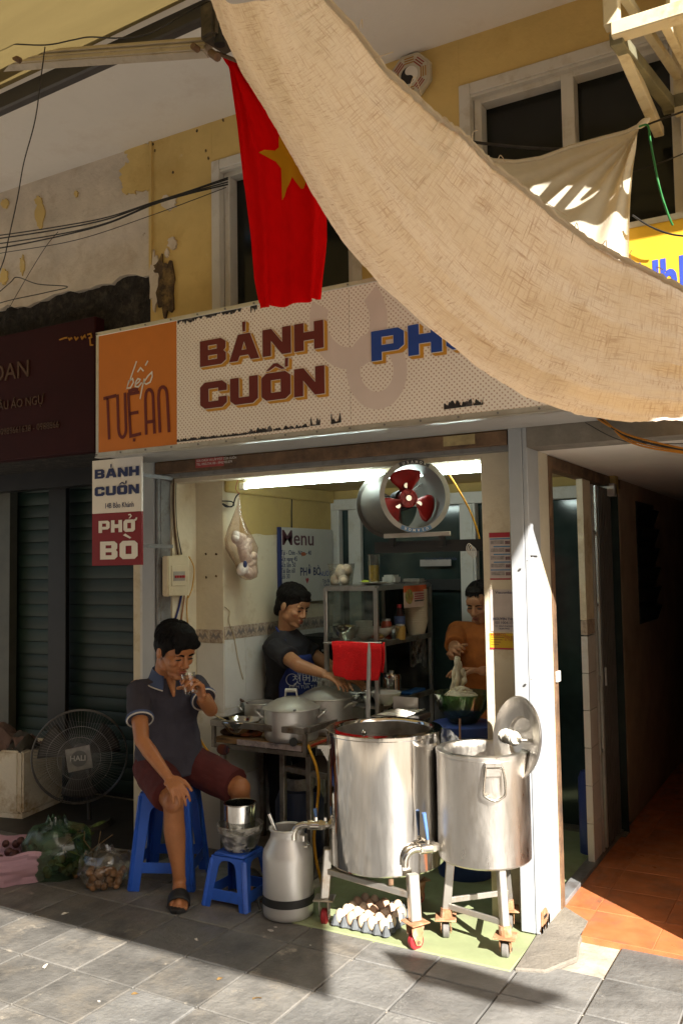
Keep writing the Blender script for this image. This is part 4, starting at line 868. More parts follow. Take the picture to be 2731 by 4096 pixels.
G().bar((fa.x, fa.y, .265), (bcx+.04, bcy+.2, .30), .02, .022).build('stretcher', rust, BP); G().bar((fa.x, fa.y, .235), (fb.x, fb.y, .215), .018, .026).build('stretcher', legsteel, BP, bevel=.002)
dp = onY(*cG(568, 1250), bcy-.2); G().cyl((dp.x, dp.y, bz0-.03), (dp.x, dp.y, bz0+.01), .012, n=12).build('drain_stub', rust, BP)
# little folded handle plates at the left of the rim
for (a, b, c3) in (((118, 445), (215, 440), (182, 560)), ((195, 460), (272, 450), (272, 590))):
    yy = bcy-.17 if a[0] < 150 else bcy-.21; tri = [onY(*cG(*q), yy) for q in (a, b, c3)]; v = [t for t in tri]+[t+Vector((0, .004, 0)) for t in tri]; G().add(v, [(0, 1, 2), (5, 4, 3), (0, 3, 4, 1), (1, 4, 5, 2), (2, 5, 3, 0)]).build('handle_plate', brushed, BP)
hp0 = onY(*cG(118, 452), bcy-.18); G().bar(hp0, onY(*cG(268, 452), bcy-.2), .02, .014).build('handle_bar', legsteel, BP)
# taps
def tap(T, p, dirn, down, lever, col, s=1.):
    """ball valve: stub, body, bent spout, lever"""
    p = Vector(p); d = Vector(dirn).normalized(); up = Vector((0, 0, 1)); tp = G()
    tp.cyl(p, p+d*.03*s, .013*s, n=14); tp.cyl(p+d*.012*s, p+d*.026*s, .019*s, n=6); o = tp.build('tap', brass, T, smooth=30)
    b = G(); b.cyl(p+d*.03*s, p+d*.08*s, .021*s, n=18); b.cyl(p+d*.026*s, p+d*.04*s, .024*s, n=6); b.cyl(p+d*.07*s, p+d*.09*s, .022*s, n=6); b.cyl(p+d*.055*s, p+d*.055*s+up*.035*s, .010*s, n=10); b.build('valve_body', brass, o, smooth=30)
    q = p+d*.085*s; G().tube(spline([q, q+d*.03*s, q+d*.055*s-up*.012*s, q+d*.068*s-up*.035*s, q+d*.070*s-up*.065*s], 5), .014*s, 14, cap=True).build('spout', brass, o, smooth=50)
    l = p+d*.055*s+up*.035*s; G().tube([l, l+Vector(lever)*.3*s+up*.005, l+Vector(lever)*s], [.006, .008, .010], 8).build('lever', col, o, smooth=50)
blue_h = mat('blue_lever', (.10, .20, .45), .4, var=.1)
t0 = Vector((bcx, bcy, 0))+Vector((-.85, -.52, 0)).normalized()*(bR-.004); zt_ = zat(3303, t0.x, t0.y)
tap(BP, (t0.x, t0.y, zt_), (-.90, -.35, 0), 0, (-.005, .0, .035), blue_h, 1.05)
# small stockpot
scx, scy, sR = -1.395, 3.63, .199
sz1 = zat(2992, scx, scy); sz0 = zat(3427, scx, scy)
SP, sM = stockpot('small_stockpot', 'smaller brushed steel stockpot with a wire handle beside the pillar', scx, scy, sR, sz0, sz1, None, brushed, None, .034)
ca, cb2, cc = onZ(2023, 3831), onZ(1784, 3752), Vector((-1.345, 3.77, 0))
grey_wh = mat('grey_wheel', (.16, .15, .14), .6, var=.3, vs=20)
for p in (ca, cb2, cc):
    d = Vector((scx-p.x, scy-p.y, 0)).normalized(); lt_ = Vector((p.x, p.y, 0))+d*.03; g = G(); g.bar((p.x, p.y, .085), (lt_.x, lt_.y, sz0+.02), .032, .036, up=(d.x, d.y, 0)); g.build('leg', legsteel, SP, bevel=.003)
    castor(p.x, p.y, random.uniform(-.6, .6), SP, grey_wh, zt=.088); G().cyl((p.x, p.y, .082), (p.x+d.x*.005, p.y+d.y*.005, .125), .026, n=12).build('leg_sleeve', rustlight, SP)
hz = .135
for p, q in ((ca, cb2), (ca, cc), (cb2, cc)): G().bar((p.x, p.y, hz+.02*(q is cc)), (q.x, q.y, hz+.02*(q is cc)), .012, .024).build('stretcher', legsteel, SP, bevel=.002)
for k in range(3):
    p = G(); a_ = Vector((cc.x+.004, cc.y-.012, .17+.02*k)); 
# wire handle
hc = Vector((scx, scy, 0)); hd = (Vector((onZ(1976, 3040, sz1).x, onZ(1976, 3040, sz1).y, 0))-hc).normalized(); ht = Vector((-hd.y, hd.x, 0)); hb = hc+hd*(sR+.012)
zz = [(-.032, -.03), (-.045, -.13), (-.03, -.155), (0, -.166), (.03, -.155), (.045, -.13), (.032, -.03)]
G().tube(spline([hb+ht*a+hd*(.004+(-z)*.07)+Vector((0, 0, sz1+z)) for a, z in zz]+[hb+ht*zz[0][0]+hd*.006+Vector((0, 0, sz1+zz[0][1]))], 5), .0058, 8).build('wire_handle', brass, SP, smooth=60)
Mh = frame(hb-hd*.008+Vector((0, 0, sz1)), ht, (0, 0, 1), hd)
G(Mh).box(-.036, .036, -.036, -.018, 0, .02).build('handle_clip', brushed, SP, bevel=.003); G(Mh).box(-.032, .032, -.075, -.04, 0, .008).build('handle_clip', brushed, SP, bevel=.002)
t1 = hc+Vector((-.80, -.60, 0)).normalized()*(sR-.004); zt_ = zat(3388, t1.x, t1.y)
tap(SP, (t1.x, t1.y, zt_), (-.70, -.72, 0), 0, (-.012, -.005, .105), blue_h, 1.05)
# the lid leaning between pot and pillar
lc = onY(*cG(1365, 395), 3.66); ln = Vector((-.60, -.79, .16)).normalized(); lx = Vector((0, 0, 1)).cross(ln).normalized(); ly = ln.cross(lx)
LD = thing('pot_lid', 'round steel pot lid leaning upright against the grey pillar', 'lid', tuple(lc)); Ml = frame(lc, lx, ly, ln); lr = m_px(160, lc.x, lc.y)
G(Ml).lathe([(0, -.03), (lr*.45, -.03), (lr*.5, -.026), (lr*.54, -.012), (lr*.80, -.006), (lr*.92, .004), (lr, .012), (lr+.004, .008), (lr, .002), (lr*.9, -.008), (lr*.55, -.022), (lr*.5, -.036), (0, -.038)], 56).build('disc', brushed, LD, smooth=35)
G(Ml).tube(spline([(-.07, 0, -.028), (-.066, 0, .02), (-.05, 0, .034), (0, 0, .04), (.05, 0, .034), (.066, 0, .02), (.07, 0, -.028)], 4), .007, 8).build('handle', brushed, LD, smooth=60)
rag = mat('white_rag', (.74, .70, .60), .9, var=.1, bump=.6, bs=60)
g = G(Ml)
for i in range(9): g.tube([(-.042+.0105*i+.003*sin(t), (.02+.004*sin(i*2.1))*cos(t*pi/6), .04+(.021+.004*cos(i))*sin(t*pi/6)) for t in range(12)], .0085, 6, closed=True)
g.ell((0, 0, .04), (.05, .019, .02), 14, 8); g.build('cloth_wrap', rag, LD, smooth=60)

# ------------------------------------------------------------------ plastic stools
def stool(name, label, cx, cy, h, top, base, ang, seat_r=.9):
    T = thing(name, label, 'stool', (cx, cy, 0)); M = rz(ang, (cx, cy, 0)); a, b = top/2, base/2
    seat = G(M); t = .022
    seat.box(-a, a, -a, a, h-t, h); so_ = seat.build('seat', blue_pl, T, bevel=.012, seg=3, smooth=50)
    G(M).box(-a+.03, a-.03, -a+.03, a-.03, h, h+.002).build('seat_panel', blue_pl, so_, bevel=.001)
    skirt = h*.20; at_ = lambda z: a+(b-a)*(h-z)/h
    for k in range(4):
        Mk = M @ Matrix.Rotation(k*pi/2, 4, 'Z')
        # an apron with an arched underside on each side, as one panel with the leg faces
        z1_, z2 = h-t*.6, h-skirt; x1, xm = at_(z1_)-.004, at_(z2)-.004
        lw = .055*(base/.3); arch = [(-xm+lw, z2-.01), (-xm+lw+.012, z2+.012), (-xm+lw+.035, z2+.02), (xm-lw-.035, z2+.02), (xm-lw-.012, z2+.012), (xm-lw, z2-.01)]
        pan = [(-x1, z1_), (-b, 0), (-b+lw*.86, 0)]+arch+[(b-lw*.86, 0), (b, 0), (x1, z1_)]
        vs = []
        for off in (0, .005):
            for x, z in pan:
                y = -(at_(z)-off) if True else 0; vs.append((x*(1 if off == 0 else .985), y, z))
        n = len(pan); fs = [tuple(range(n)), tuple(range(2*n-1, n-1, -1))]+[(i, n+i, n+(i+1) % n, (i+1) % n) for i in range(n)]
        bm = bmesh.new(); bv = [bm.verts.new(Mk @ Vector(v)) for v in vs]
        for f in fs: bm.faces.new([bv[i] for i in f])
        bm.normal_update(); bmesh.ops.triangulate(bm, faces=[f for f in bm.faces if len(f.verts) > 4]); bmesh.ops.recalc_face_normals(bm, faces=bm.faces)
        g = G(); bm.verts.index_update(); g.add([v.co for v in bm.verts], [tuple(v.index for v in f.verts) for f in bm.faces]); bm.free()
        g.build('leg_panel', blue_pl, T)
        zr = h*.22; xr = at_(zr)-.003
        G(Mk).add([(x, y, z) for (y, zz_) in ((-xr-.001, zr-.022), (-at_(zr+.03)+.001, zr+.03)) for (x, z) in ((-xr+lw*.5, zz_), (xr-lw*.5, zz_))]+[(x, y+.006, z) for (y, zz_) in ((-xr-.001, zr-.022), (-at_(zr+.03)+.001, zr+.03)) for (x, z) in ((-xr+lw*.5, zz_), (xr-lw*.5, zz_))], [(0, 1, 3, 2), (4, 6, 7, 5), (0, 4, 5, 1), (2, 3, 7, 6), (0, 2, 6, 4), (1, 5, 7, 3)]).build('rung', blue_pl, T, bevel=.002)
        cx_, cz = at_(z2), z2
        cor = G(Mk); cor.bar((-at_(h-t)+.006, -at_(h-t)+.006, h-t), (-b+.004, -b+.004, 0), .022, .022, up=(1, 1, 0)); cor.build('leg', blue_pl, T, bevel=.005, seg=2)
    return T
sa, sb, sc3 = onZ(827, 3627), onZ(989, 3662), onZ(1036, 3588)
smc = sa+(sc3-sa)*.5; sm_h = zat(3400, smc.x, smc.y)
stool('small_stool', 'low blue plastic stool holding a steel pot in a plastic tub', smc.x+.02, smc.y+.02, sm_h, .185, .25, radians(2))
stc = Vector((-3.075, 3.54, 0)); st_h = zat(3140, stc.x, stc.y)
stool('tall_stool', 'tall blue plastic stool the drinking man sits on', stc.x, stc.y, st_h, .24, .33, radians(25))
# steel pot in a clear plastic tub, on the low stool
tcx, tcy = smc.x+.03, smc.y+.02; tz = sm_h+.0025
TB = thing('plastic_tub', 'clear plastic tub with a steel pot nested inside on the low stool', 'tub', (tcx, tcy, tz)); Mt = Matrix.Translation((tcx, tcy, tz)); tr = m_px(93, tcx, tcy)
tubm = pane_mat('cloudy_tub_plastic', (.80, .80, .78), .16, .3, .42, (.72, .70, .66))
G(Mt).lathe([(0, .002), (tr*.62, .002), (tr*.74, .02), (tr*.92, .085), (tr*.97, .09), (tr*.99, .118), (tr, .12), (tr*.97, .123), (tr*.95, .09), (tr*.89, .085), (tr*.71, .022), (0, .005)], 48).build('tub', tubm, TB, smooth=40)
NP = thing('nested_pot', 'small open steel pot sitting in the clear plastic tub', 'pot', (tcx, tcy, tz+.006)); pr_ = m_px(62, tcx, tcy)
G(Mt).lathe([(0, .008), (pr_*.95, .008), (pr_, .018), (pr_, .215), (pr_+.004, .218), (pr_-.003, .22), (pr_-.004, .05), (0, .05)], 48).build('body', steel, NP, smooth=40); G(Mt).tube([(cos(t*pi/24)*pr_, sin(t*pi/24)*pr_, .218) for t in range(48)], .003, 6, closed=True).build('rim', steel, NP, smooth=60)
# milk can
mcx, mcy = onZ(1154, 3660).x, onZ(1154, 3660).y+.0; mR = m_px(100, mcx, mcy); mz = zat(3310, mcx, mcy)
MC = thing('milk_can', 'silver aluminium milk can with a black strap near its base', 'milk can', (mcx, mcy, 0)); Mm = Matrix.Translation((mcx, mcy, 0))
canm = mat('satin_aluminium_can', (.60, .585, .56), .40, metal=.55, var=.05, vs=6, rvar=.06)
G(Mm).lathe([(0, .004), (mR*.9, .004), (mR*.98, .012), (mR, .03), (mR, mz-.13), (mR*.97, mz-.10), (mR*.70, mz-.045), (mR*.66, mz-.02), (mR*.72, mz-.006), (mR*.70, mz), (mR*.60, mz-.002), (mR*.58, mz-.05), (mR*.9, mz-.13), (0, mz-.3)], 56).build('body', canm, MC, smooth=50)
G(Mm).tube([(cos(t*pi/24)*mR*.69, sin(t*pi/24)*mR*.69, mz-.002) for t in range(48)], .006, 8, closed=True).build('rim', canm, MC, smooth=60)
sz_ = zat(3620, mcx, mcy-mR); G(Mm).lathe([(mR+.001, sz_-.018), (mR+.004, sz_-.018), (mR+.004, sz_+.018), (mR+.001, sz_+.018), (mR+.001, sz_-.018)], 56).build('strap', black_m, MC, smooth=30)
ang_ = radians(215); G(Mm).tube(spline([(cos(ang_)*mR, sin(ang_)*mR, sz_), (cos(ang_)*(mR+.02), sin(ang_)*(mR+.02), sz_-.01), (cos(ang_+.1)*(mR+.012), sin(ang_+.1)*(mR+.012), sz_-.05)], 5), .008, 8).build('strap_end', black_m, MC, smooth=60)
G(Mm).box(mR*.62, mR*.86, -.02, .02, mz-.05, mz-.02).build('clasp', legsteel, MC, bevel=.004); G(Mm).tube([(mR*.8+.02*cos(t), .02*sin(t), mz-.07) for t in [k*pi/6 for k in range(12)]], .004, 6, closed=True).build('clasp_ring', legsteel, MC)
lp = [onY(*cF(590, 872), mcy-.01), onY(*cF(628, 970), mcy), onY(*cF(640, 1010), mcy)]; G().tube(lp, .011, 12).build('ladle', steel, smooth=60, label='steel ladle handle sticking out of the milk can', cat='ladle')
# egg tray with eggs
e0_, e1_ = onZ(1326, 3716), onZ(1548, 3768); ed = (e1_-e0_); W_ = ed.length*.98; ed.normalize(); en = Vector((-ed.y, ed.x, 0)); eo = e0_+en*.01
Me = frame((eo.x, eo.y, .006), ed, en, (0, 0, 1)); D_ = W_*.98
TR = thing('egg_tray', 'grey moulded egg tray full of brown eggs under the large stockpot', 'egg tray', tuple(eo)); trm = mat('grey_pulp', (.11, .12, .13), .7, var=.2, vs=20, bump=.3)
ne = 5; ps = W_/ne
G(Me).box(0, W_, 0, D_, .004, .012).build('base', trm, TR, bevel=.002)
for i in range(ne+1):
    for j in range(ne+1):
        x, y = i*ps, j*ps; g = G(Me @ Matrix.Translation((min(max(x, .008), W_-.008), min(max(y, .008), D_-.008), 0))); g.cyl((0, 0, .010), (0, 0, .05), .02, .006, n=8); g.build('peak', trm, TR, smooth=40)
eggc = [mat('egg_shell_a', (.68, .50, .36), .5, var=.08, vs=20), mat('egg_shell_b', (.70, .55, .40), .5, var=.08, vs=20), mat('egg_shell_c', (.58, .38, .25), .5, var=.1, vs=20)]
eproto = {}
for i in range(ne):
    for j in range(ne):
        if (i, j) in ((4, 4),): continue
        k = random.choice((0, 0, 1, 1, 2) if j < 3 else (0, 2, 2)); p = Me @ Vector(((i+.5)*ps, (j+.5)*ps, .008)); er = ps*.46
        lb = 'brown hen egg standing in the grey egg tray'
        if k not in eproto:
            g = G(); g.lathe([(er*sin(t*pi/12)*(1-.12*(1-cos(t*pi/12))*.5), er*1.3*(1-cos(t*pi/12))) for t in range(13)], 18); o = g.build('egg', eggc[k], smooth=80, org=(0, 0, 0)); eproto[k] = o
        else: o = bpy.data.objects.new('egg', eproto[k].data); COL.objects.link(o)
        o.location = p; o.rotation_euler = (random.uniform(-.25, .1), random.uniform(-.15, .15), random.uniform(0, 6)); tag(o, lb, 'egg', 'eggs in the tray')

# ------------------------------------------------------------------ work table with burner frame and pots
tY0, tY1 = 3.93, 4.40
c0, c1 = onY(*cQ(122, 515), tY0), onY(*cQ(1100, 590), tY0); tx0, tx1 = c0.x, c1.x; zr = c1.z; zb_ = onY(*cQ(1100, 800), tY0).z
WT = thing('work_table', 'grimy steel burner table with a raised rail and wooden board', 'table', ((tx0+tx1)/2, (tY0+tY1)/2, 0))
for y in (tY0, tY1): G().bar((tx0, y, zr), (tx1, y, zr), .03, .034).build('rail', oldsteel, WT, bevel=.002)
for x in (tx0, tx1): G().bar((x, tY0+.016, zr+.001), (x, tY1-.016, zr+.001), .03, .03).build('rail', oldsteel, WT, bevel=.002)
for x in (tx0+.012, tx1-.004):
    for y in (tY0+.004, tY1-.004): G().bar((x, y, zb_-.03), (x, y, zr-.016), .02, .02).build('post', oldsteel, WT)
G().box(tx0+.02, tx1-.02, tY0+.01, tY1, zb_-.006, zb_+.026).build('board', wood, WT, bevel=.003); G().box(tx0+.01, tx1, tY0-.002, tY0+.008, zb_-.032, zb_-.010).build('front_angle', oldsteel, WT)
G().box(tx0+.17, tx1-.03, tY0+.004, tY0+.0095, zb_-.006, zb_+.024).build('faded_label', mat('scorched_label', (.42, .36, .36), .7, var=.4, vs=25, dirt=(.1, .08, .1), ds=18, da=.42), WT)
lgx = onY(*cQ(845, 1000), tY0+.03).x; ltop = zb_-.03
for x in (lgx, tx1-.01, tx0+.04):
    for y in (tY0+.05, tY1-.04): G().bar((x, y, 0), (x, y, ltop), .03, .03).build('leg', oldsteel, WT, bevel=.003)
G().bar((lgx, tY0+.05, .52), (tx1+.1, tY0+.05, .50), .024, .028).build('crossbar', oldsteel, WT); G().box(lgx, tx1+.12, tY0+.08, tY1-.06, .50, .515).build('under_shelf', mat('dark_shelf', (.05, .03, .02), .8), WT)
G().cyl(onY(*cQ(975, 705), tY0-.02), onY(*cQ(975, 700), tY0+.02), .022, n=16).build('burner_knob', black_m, WT)
def boiler(name, label, cx, cy, r, z0, z1, lid=True, hang=0., m=alu, knob=True):
    T = thing(name, label, 'pot', (cx, cy, z0)); M = Matrix.Translation((cx, cy, z0)); h = z1-z0
    G(M).lathe([(0, .001), (r*.93, .001), (r*.985, .012), (r, .035), (r, h-.004), (r+.006, h), (r+.004, h+.003), (r-.006, h), (r-.006, .06), (0, .06)], 56).build('body', m, T, smooth=40)
    if lid: 
        G(M).lathe([(0, h+.062), (r*.25, h+.060), (r*.55, h+.048), (r*.82, h+.028), (r*.98, h+.010), (r+.012, h+.006), (r+.014, h+.001), (r*.9, h+.004), (0, h+.004)], 56).build('lid', alu_lid, T, smooth=50)
        hx = Matrix.Rotation(hang, 4, 'Z'); ld = G(M @ hx)
        for s in (-1, 1): ld.bar((s*.034, 0, h+.052), (s*.03, 0, h+.095), .006, .024, up=(0, 1, 0)); ld.bar((s*.05, 0, h+.056), (s*.028, 0, h+.057), .024, .004)
        ld.build('lid_bracket', alu, T, bevel=.001); G(M @ hx).cyl((-.032, 0, h+.095), (.032, 0, h+.095), .011, n=12).build('lid_handle', alu_lid, T, smooth=40)
    for s in (-1, 1):
        hx = M @ Matrix.Rotation(hang+.1, 4, 'Z'); g = G(hx)
        g.tube(spline([(s*(r+.002), -.04, h-.045), (s*(r+.035), -.036, h-.02), (s*(r+.042), 0, h-.016), (s*(r+.035), .036, h-.02), (s*(r+.002), .04, h-.045)], 4), .006, 8); g.build('side_handle', alu, T, smooth=60)
    return T
fpx, fpy = None, None
def place(pxc, Y): p = onY(pxc, 2900, Y); return p.x, p.y
fx, fy = place(1166, 4.06); fr = m_px(108, fx, fy); fz0 = zb_+.028; fz1 = zat(2832, fx, fy)
boiler('lidded_pot', 'lidded aluminium pot at the front of the burner table', fx, fy, fr, fz0, fz1, hang=.35); fv = onY(*cQ(985, 372), fy-fr); G().cyl((fv.x, fy-fr-.004, fv.z), (fv.x, fy-fr+.01, fv.z), .006, n=10).build('vent_knob', steeld, bpy.data.objects['lidded_pot'])
gx, gy = place(1308, 4.33); gr = m_px(106, gx, gy); gz1 = zat(2788, gx, gy)
boiler('lidded_pot', 'larger lidded aluminium pot behind, with red reflected on its lid', gx, gy, gr, fz0, gz1, hang=-.2)
hx_, hy_ = place(1040, 4.22); hr = m_px(62, hx_, hy_); hz1 = zat(2810, hx_, hy_)
boiler('open_pot', 'open aluminium pot with a wooden handled ladle resting in it', hx_, hy_, hr, fz0, hz1, lid=False)
G().tube([onY(*cQ(178, 96), hy_-.06), onY(*cQ(330, 200), hy_-.04), onY(*cQ(485, 300), hy_-.02), onY(*cQ(520, 330), hy_)], [.009, .009, .007, .006], 10).build('ladle', mat('brown_wood', (.09, .04, .022), .6), smooth=50, label='brown wooden ladle handle leaning out of the open pot', cat='ladle')
# steel bowl with spoon in front of the rail
wx, wy = place(*[(961), 4.00]); wr = m_px(80, wx, wy); wz1 = zat(2878, wx, wy)
SBW = thing('steel_bowl', 'shallow steel bowl with a spoon on the left of the burner table', 'bowl', (wx, wy, wz1-.075)); Mw = Matrix.Translation((wx, wy, wz1-.075))
G(Mw).lathe([(0, 0), (wr*.4, .0), (wr*.7, .02), (wr*.92, .06), (wr*1.04, .075), (wr*1.05, .072), (wr*.93, .056), (wr*.7, .016), (wr*.4, -.003), (0, -.003)], 48).build('bowl', steel, SBW, smooth=60)
G().tube([onY(*cQ(22, 368), wy-.05), onY(*cQ(210, 450), wy-.05), onY(*cQ(300, 490), wy-.03)], .0035, 6).build('spoon', steel, smooth=50, label='thin steel spoon resting over the shallow bowl', cat='spoon')
# oven mitt / cloths on the board
mit = mat('striped_mitt', (.10, .05, .03), .9, var=.5, vs=9, dirt=(.35, .07, .01), ds=12, da=.42)
g = G()
for i, (a, b, rr) in enumerate(((300, 668, .035), (400, 662, .032), (480, 650, .03), (560, 640, .028))): p = onY(*cQ(a, b), tY0+.07); g.ell((p.x, p.y+.02*(i % 2), zb_+.045), (rr*1.5, rr*1.2, rr*.6), 12, 8)
g.build('oven_cloth', mit, smooth=60, label='scorched brown and orange cloth under the steel bowl', cat='cloth')
g = G(); p = onY(*cQ(225, 790), tY0-.01); g.ell((p.x+.01, p.y, p.z+.004), (.045, .014, .03), 14, 8); 
for k in range(3): pass
g.build('striped_cloth', mat('striped_orange_blue', (.20, .05, .02), .9, var=.3, vs=4, stretch=(7, 1, 1), dirt=(.02, .02, .04), ds=7, da=.5), smooth=60, label='orange and navy striped cloth hanging below the table corner', cat='cloth')
# gas hose
G().tube(spline([onY(*cQ(1130, 740), tY0+.02), onY(*cQ(1160, 820), tY0-.03), onY(*cQ(1215, 960), tY0-.06), onY(*cQ(1240, 1150), tY0-.08), onY(*cQ(1222, 1390), tY0-.1), onY(*cF(880, 930), 3.72), onY(*cF(872, 1040), 3.70), onY(*cF(885, 1160), 3.70), onY(*cF(905, 1255), 3.72), onY(*cF(930, 1340), 3.9)], 6), .0075, 10).build('gas_hose', hose_m, smooth=60, label='yellow gas hose hanging from the burner table', cat='hose')
G().tube(spline([onY(1245, 2985, 3.96), onY(1310, 2960, 3.97), onY(1380, 2935, 4.0)], 4), .007, 8).build('gas_hose', mat('red_hose', (.4, .05, .02), .5), smooth=60, label='short red hose behind the front pot', cat='hose')
G().tube(spline([onY(*cE(1212, 820), 3.86), onY(*cE(1245, 910), 3.86), onY(*cE(1290, 985), 3.88), onY(*cE(1335, 1035), 3.92)], 5), .006, 8).build('gas_hose', hose_m, smooth=60, label='yellow cable looping behind the seated man', cat='hose')
# gas cylinder in the dark under the table
gp = Vector(((tx0+tx1)/2+.12, 4.16, .005)); GC = thing('gas_cylinder', 'dark blue gas cylinder in the shade under the burner table', 'gas cylinder', tuple(gp))
G(Matrix.Translation(gp)).lathe([(0, 0), (.12, 0), (.135, .03), (.135, .30), (.11, .36), (.04, .38), (0, .38)], 32).build('tank', mat('gas_blue', (.02, .03, .07), .5), GC, smooth=50); G(Matrix.Translation(gp)).lathe([(.08, .36), (.085, .36), (.085, .43), (.08, .43)], 24).build('collar', oldsteel, GC)
# ------------------------------------------------------------------ glass display cabinet and what stands on it
ky0 = 4.42; kx0, kx1 = onY(1305, 2500, ky0).x, onY(1505, 2500, ky0).x; ky1 = onX(1750, 2500, kx1).y; ky1 = min(ky1, 5.16)
kz1 = zat(2352, kx1, ky0); kz0 = zb_-.02; ksh = zat(2576, kx1, ky0); ksh2 = zat(2830, kx1, ky0)
CB = thing('display_cabinet', 'steel framed glass food cabinet standing behind the burner table', 'cabinet', ((kx0+kx1)/2, (ky0+ky1)/2, 0))
stf = mat('cabinet_steel', (.42, .40, .37), .3, metal=.85, var=.15, vs=9, dirt=(.25, .2, .15), ds=9, da=.36)
for x in (kx0, kx1):
    for y in (ky0, ky1): G().bar((x, y, 0), (x, y, kz1), .024, .024).build('post', stf, CB, bevel=.002)
for z in (kz1-.004,):
    for y in (ky0, ky1): G().bar((kx0, y, z), (kx1, y, z), .026, .024).build('rail', stf, CB)
    for x in (kx0, kx1): G().bar((x, ky0+.013, z+.0005), (x, ky1-.013, z+.0005), .026, .024).build('rail', stf, CB)
G().box(kx0, kx1, ky0, ky1, kz1+.009, kz1+.013).build('top_sheet', stf, CB)
for z in (ksh, ksh2): G().box(kx0+.012, kx1-.012, ky0, ky1, z-.012, z).build('shelf', stf, CB); G().bar((kx1, ky0+.013, z-.006), (kx1, ky1-.013, z-.006), .022, .03).build('shelf_rail', oldsteel, CB)
G().box(kx0+.014, kx1-.014, ky0-.002, ky0+.002, ksh+.01, kz1-.02).build('front_pane', paneg, CB); G().box(kx0-.002, kx0+.002, ky0+.014, ky1-.014, ksh+.01, kz1-.02).build('side_pane', paneg, CB)
G().box(kx0+.014, kx1-.014, ky1-.002, ky1+.002, ksh2, kz1-.02).build('back_pane', pane_mat('smoky_pane', (.35, .36, .34), .1, .1, .1), CB)
kt = kz1+.0135
def onTop(px, py_ref, Y): p = onY(px, py_ref, Y); return p.x, p.y
def bowl(name, label, x, y, z, r, h, m, cat='bowl', foot=.35):
    T = G(Matrix.Translation((x, y, z))).lathe([(0, .003), (r*foot, .0), (r*foot, .006), (r*.75, h*.45), (r*.95, h*.85), (r, h), (r*1.0-.002, h+.001), (r*.93, h*.85), (r*.72, h*.47), (r*foot*.9, .012), (0, .012)], 36).build(name, m, smooth=50, label=label, cat=cat); return T
# egg tub
x, y = onTop(1366, 2330, ky0+.12); r = m_px(54, x, y)
ET = thing('egg_tub', 'clear plastic tub of boiled eggs on top of the glass cabinet', 'tub', (x, y, kt)); Mx = Matrix.Translation((x, y, kt))
G(Mx).lathe([(0, .001), (r*.8, .001), (r, .125), (r*1.03, .128), (r*.98, .126), (r*.78, .004), (0, .004)], 36).build('tub', clearp, ET, smooth=40)
for k, (dx, dy, dz) in enumerate(((-.4, -.2, .03), (.35, -.3, .03), (0, .4, .035), (-.05, 0, .085), (.4, .15, .09), (.1, -.35, .075))): G(Mx).ell((dx*r, dy*r, dz), (r*.40, r*.40, r*.5), 14, 10, Matrix.Rotation(k, 3, 'X')).build('egg', eggc[k % 2], smooth=60, label='peeled brown egg in the clear tub on the cabinet', cat='egg', group='eggs in the tub')
# iced tea glass on a saucer
x, y = onTop(1496, 2330, ky0+.10); r = m_px(25, x, y)
G(Matrix.Translation((x-.005, y, kt))).lathe([(0, .002), (.04, .001), (.085, .016), (.087, .018), (.04, .006), (0, .006)], 32).build('saucer', white_c, smooth=50, label='white saucer with lime under the iced tea glass', cat='saucer')
TG = thing('tea_glass', 'tall glass of yellow iced tea on a white saucer', 'glass', (x, y, kt+.007)); Mx = Matrix.Translation((x, y, kt+.007))
G(Mx).lathe([(0, .001), (r*.88, .001), (r, .17), (r*.94, .17), (r*.82, .012), (0, .012)], 28).build('glass', pane_mat('tumbler_glass', (.90, .92, .88), .25, .03, .03), TG, smooth=40)
G(Mx).lathe([(0, .013), (r*.81, .013), (r*.87, .108), (0, .108)], 28).build('tea', mat('yellow_tea', (.42, .24, .012), .1, var=.3, vs=40), TG, smooth=40)
G().ell((x-.06, y+.01, kt+.022), (.03, .012, .008), 12, 8).build('lime_wedge', mat('lime_green', (.36, .42, .03), .5), smooth=60, label='green lime wedge on the saucer', cat='lime')
# takeaway boxes
for i, (px, w_, h_, lb) in enumerate(((1565, .085, .055, 'ribbed clear takeaway box on the cabinet top'), (1655, .13, .03, 'flat dark food tray on the cabinet top at the back'))):
    x, y = onTop(px, 2330, ky0+.34+.1*i); G().box(x-w_/2, x+w_/2, y-.05, y+.05, kt, kt+h_).build('takeaway_box', mat('clear_box_%d' % i, [(.42, .40, .36), (.16, .14, .12)][i], .3, var=.3, vs=30), bevel=.012, seg=2, label=lb, cat='food box')
# paper bowl stack
x, y = onTop(1700, 2500, ky1-.10); x = min(x, kx1-.05); r = m_px(47, x, y)
for k in range(16):
    lbl = 'paper bowl in the tall stack inside the cabinet'
    if k == 0:
        pb0 = G(Matrix.Translation((x, y, ksh+.001))).lathe([(0, .001), (r*.68, .001), (r*.98, .085), (r*1.03, .086), (r*1.03, .090), (r*.96, .090), (r*.65, .006), (0, .006)], 32).build('paper_bowl', mat('kraft_cream_paper', (.62, .50, .36), .7, var=.05), smooth=40, label=lbl, cat='bowl', group='stacked paper bowls', org=(x, y, ksh+.001))
    else:
        o = bpy.data.objects.new('paper_bowl', pb0.data); COL.objects.link(o); o.location = (x+.001*sin(k*2), y, ksh+.001+.0132*k); tag(o, lbl, 'bowl', 'stacked paper bowls')
